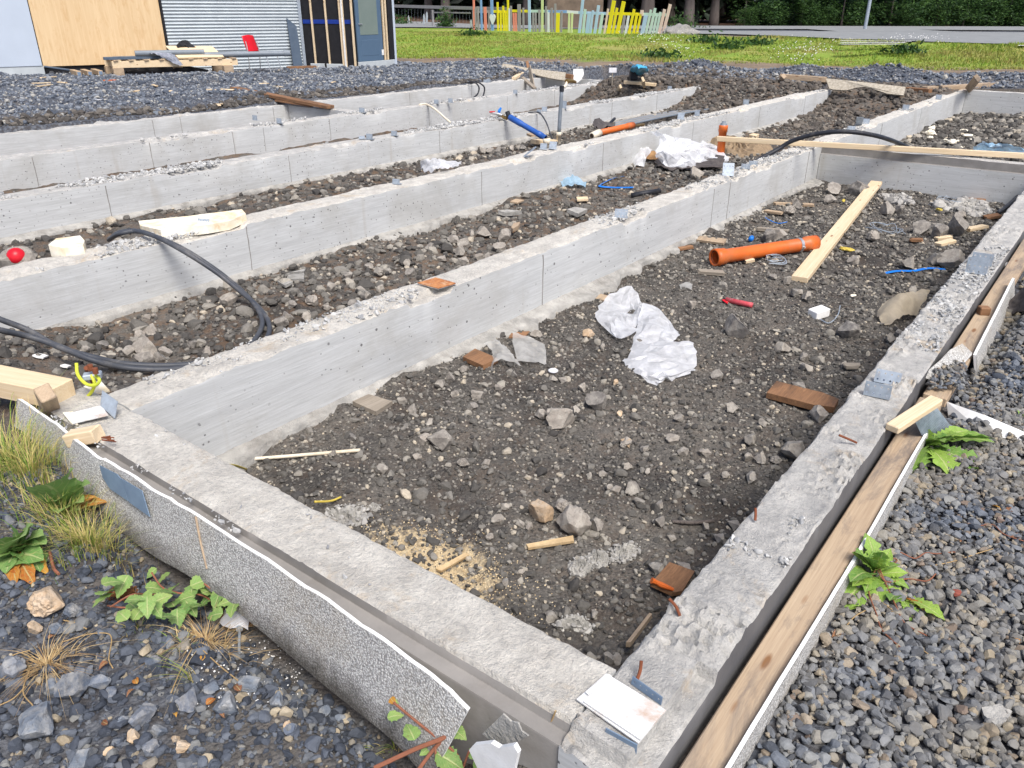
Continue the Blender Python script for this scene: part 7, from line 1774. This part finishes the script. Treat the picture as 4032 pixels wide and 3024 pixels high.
for i, (x, y, w) in enumerate(((845, 960, 100), (950, 1070, 135), (1010, 880, 105), (1130, 1000, 125), (1250, 1000, 100), (1310, 1090, 110), (1080, 1195, 125), (1240, 1290, 195), (1490, 1250, 135), (825, 850, 60), (1400, 1230, 80), (1470, 1320, 110), (860, 850, 50))):
    c_ = lo_(x, y, .09 if y < 1150 else .04); L = w*cO[2]*m_per_px(c_)*1.25; a = random.uniform(0, 6.28); d = Vector((math.cos(a), math.sin(a), random.uniform(-.4, .2))).normalized()
    V, Fc = leafmesh(c_-d*L/2, c_+d*L/2, L*.38, 'birch', .15, i+40, .12); leafobj('leaf', V, Fc, MT['birch' if i not in (4, 9) else 'autumn'], pl_, True)
b = AG(cK, 520, 1080, -.12); pl_ = plant('dock_plant', 'broad-leaved dock growing through grass at the bent board', b)
leaves(pl_, b, [(320, 860, .18), (420, 1000, .10), (560, 740, .16), (690, 860, .12), (640, 1010, .08), (440, 1100, .05), (610, 1080, .04)], 'dock', 'dock', cK, .34, -.12); leaves(pl_, b, [(740, 970, .06), (825, 1010, .04), (700, 1080, .02)], 'dock', 'autumn', cK, .2, -.12)
b = AG(cK, 130, 1430, -.15); pl_ = plant('dock_plant', 'low spreading dock with yellowing leaves at the left gravel', b)
leaves(pl_, b, [(330, 1260, .10), (250, 1180, .12), (60, 1180, .12), (-40, 1300, .10), (330, 1450, .06), (300, 1540, .03), (40, 1560, .03), (-40, 1450, .06), (190, 1250, .14), (350, 1330, .08)], 'dock', 'dock', cK, .32, -.15); leaves(pl_, b, [(120, 1640, .02), (260, 1640, .02), (360, 1560, .02)], 'dock', 'autumn', cK, .17, -.15)
p = [AG(cK, x, y, -.15) for x, y in ((400, 1470), (430, 1590), (470, 1640))]; obj('stem', *tube([lifted(q, .03) for q in p], .005, 6, 5), MT['stem'], pl_)
def tuft(name, label, c, x, y, n, h, spread, mat, z0=-.15, lie=.4, th=.0016, cat='grass', dirv=None):
    p = AG(c, x, y, z0); rng = np.random.default_rng(int(x+y)); Vs = []; Fs = []
    for i in range(n):
        a = rng.uniform(0, 6.28); r = abs(rng.normal(0, spread)); b0 = p+Vector((math.cos(a)*r, math.sin(a)*r, -.005)); b0.z = tz(b0)-.004
        o = Vector((math.cos(a), math.sin(a), 0))*rng.uniform(.2, 1)*lie+Vector((rng.normal(0, .2), rng.normal(0, .2), 0))*lie
        if dirv is not None: o += Vector(dirv)
        H = h*rng.uniform(.5, 1.15); w = th*rng.uniform(.7, 1.5); sd = Vector((-o.y, o.x, 0)).normalized() if o.length > 0 else Vector((1, 0, 0))
        k0 = len(Vs)
        for k in range(5):
            t = k/4; q = b0+o*H*t*t+Vector((0, 0, H*(t-.55*lie*t*t))); ww = w*(1-t*.92); Vs += [q-sd*ww, q+sd*ww]
        Fs += [(k0+2*k, k0+2*k+1, k0+2*k+3, k0+2*k+2) for k in range(4)]
    root = thing(name, label, cat, p); o = obj('blades', Vs, Fs, MT[mat], root); o['kind'] = 'stuff'
    return root
tuft('grass_tuft', 'tall yellowing grass at the left edge behind the dock', cK, 60, 760, 420, .25, .17, 'grassnear', -.1, .75)
tuft('grass_tuft', 'dense dry grass against the bent board', cK, 250, 820, 420, .21, .14, 'grassnear', -.1, .85)
tuft('grass_tuft', 'green and straw grass clump beside the dark trench', cK, 690, 1380, 380, .17, .08, 'grassnear', -.18, .8)
tuft('grass_tuft', 'short green grass under the broad dock leaves', cK, 480, 1180, 300, .18, .11, 'grassnear', -.15, .7)
tuft('dry_tuft', 'round straw-coloured dead grass tuft on the dark gravel', cL, 350, 790, 170, .11, .035, 'drygrass', -.17, 1.5, .0013)
tuft('dry_tuft', 'flattened dead grass tuft near the white paper scrap', cL, 1500, 610, 190, .11, .045, 'drygrass', -.2, 1.6, .0013)
tuft('grass_sprig', 'few green blades beside the flattened dead tuft', cL, 1330, 640, 26, .07, .03, 'grassnear', -.2, .8)
tuft('grass_sprig', 'thin green blades growing from the middle of the gravel', cL, 1390, 900, 16, .12, .015, 'grassnear', -.2, .5, dirv=(-.5, .2, 0))
tuft('grass_sprig', 'small green grass blades below the seedling', cL, 1000, 500, 30, .06, .04, 'grassnear', -.18, .8)
tuft('grass_sprig', 'fine green blades at the foot of the broken twig', cO, 830, 1190, 40, .06, .04, 'grassnear', -.2, .9)
b = AG(cO, 1960, 1335, -.25); pl_ = plant('dry_weed', 'forked dry reddish stem in the corner of the trench', b)
for P in ([(1960, 1340, 0), (1915, 1170, .12), (2005, 920, .26)], [(1915, 1170, .12), (1830, 1290, .06), (1800, 1340, .03)], [(1950, 1290, .04), (2020, 1250, .06)]):
    obj('stem', *tube([at(cO, x, y, -.25+z) for x, y, z in P], .0022, 5, 5), MT['drygrass'], pl_)
for k, P in enumerate(([(470, 480), (560, 500), (640, 545)], [(460, 640), (640, 585), (780, 575), (820, 620), (800, 760), (830, 830)], [(1450, 670), (1600, 810), (1760, 940)], [(1400, 690), (1330, 820), (1250, 1010)], [(230, 830), (180, 1000), (250, 1100), (245, 1130)], [(230, 700), (120, 730), (60, 770)], [(0, 1105), (110, 1050), (200, 960)])):
    tubething('straw', 'single dry straw lying across the left gravel', 'straw', [lifted(AG(cL, x, y, -.18), .018) for x, y in P], .0018, 'drygrass', 5, 6, 'dry straws on the left gravel')
for k, P in enumerate(([(880, 410), (1050, 375), (1200, 325), (1300, 295)], [(845, 938), (900, 980), (935, 1010)], [(545, 585), (600, 640), (660, 685)], [(1200, 150), (1300, 140), (1370, 200), (1510, 250)], [(360, 800), (420, 730), (490, 690)])):
    tubething('straw', 'single dry straw lying on the right-hand gravel', 'straw', [lifted(AG(cT, x, y, -.14), .022) for x, y in P], .0018, 'drygrass' if k != 3 else 'stem', 5, 6, 'dry straws on the right-hand gravel')
# dead leaves, cone, paper, screw
LF = [(cL,1000,920,.03),(cL,960,1010,.03),(cL,770,1225,.025),(cL,1540,1070,.03),(cL,1625,1160,.025),(cL,1730,970,.035),(cL,1280,1170,.02),(cL,385,600,.02),(cL,1850,500,.035),(cL,1480,750,.025),(cL,760,810,.03),(cT,310,840,.04),(cT,665,700,.018),(cT,1065,300,.025),(cT,1090,235,.015),(cT,1330,30,.035),(cT,1420,50,.04),(cT,1450,215,.04),(cT,1440,870,.03),(cT,460,585,.02),(cT,860,1210,.02),(cT,1290,1470,.03)]
for i, (c, x, y, L) in enumerate(LF):
    p = lifted(AG(c, x, y, -.17 if c is cL else -.14), .018); a = random.uniform(0, 6.28); d = Vector((math.cos(a), math.sin(a), random.uniform(-.1, .25)))*L
    V, Fc = leafmesh(p-d*.5, p+d*.5, L*.3, 'birch', .4, i, .4)
    tag(leafobj('dead_leaf', V, Fc, MT['brownleaf' if i % 3 else 'autumn'], None, True), 'curled brown dead leaf on the left-hand gravel' if c is cL else 'curled brown dead leaf on the right-hand gravel', 'leaf', 'dead leaves left' if c is cL else 'dead leaves right')
def cone(c, x, y, L, r, label, z0):
    p = lifted(AG(c, x, y, z0), r*.8); d = Vector((.75, -.62, .05)).normalized(); _, s, u = frame(d); root = thing('pine_cone', label, 'cone', p-Vector((0, 0, r)))
    parts = []
    for i in range(70):
        t = i/70; a = i*2.4; rr = r*math.sin(math.pi*(.12+.8*t)); q = p+d*(t-.5)*L+(s*math.cos(a)+u*math.sin(a))*rr; o_ = (s*math.cos(a)+u*math.sin(a)); tt = d.cross(o_)
        parts.append(([q-o_*rr*.5, q+tt*r*.3+o_*.1*r, q+o_*r*.3+d*r*.25, q-tt*r*.3+o_*.1*r], [(0, 1, 2), (0, 2, 3)]))
    o = obj('scales', *join(*parts), MT['pinecone'], root); o['kind'] = 'stuff'
    obj('core', *tube([p-d*L*.45, p, p+d*L*.45], [r*.2, r*.7, r*.2], 8, 4), MT['pinecone'], root)
cone(cL, 895, 285, .085, .024, 'brown spruce cone lying behind the birch seedling', -.18)
sheetthing('paper_scrap', 'crumpled white paper scrap beside the dead tuft and screw', 'paper', [[lifted(AG(cL, x, y, -.22), z) for x, y, z in r] for r in ([(1640, 455, .04), (1720, 445, .07), (1810, 465, .05)], [(1610, 510, .02), (1720, 500, .08), (1825, 510, .05)], [(1680, 570, .02), (1740, 560, .04), (1810, 555, .02)])], 'paper', 5, .010, 22, 3)
sc_ = thing('screw', 'grey screw lying on the gravel below the white paper scrap', 'screw', AG(cL, 1740, 640, -.2)); a = lifted(AG(cL, 1748, 555, -.2), .03); b = lifted(AG(cL, 1740, 705, -.2), .012)
obj('shaft', *tube([a, b], .0045, 8, 0), MT['galv'], sc_); obj('head', *tube([a-(b-a).normalized()*.003, a+(b-a).normalized()*.006], .011, 12, 0), MT['galv'], sc_)
wl = [AG(cL, x, y, -.2) for x, y in [(random.uniform(1300, 2200), random.uniform(600, 1100)) for _ in range(220)]]
tag(pile('polystyrene_crumbs', np.array([lifted(p, .008) for p in wl]), np.clip(RNG.normal(.0022, .001, len(wl)), .001, .005), MT['white'], TPL0, RNG), 'white polystyrene crumbs strewn below the bent board', 'crumbs', None, 'stuff')
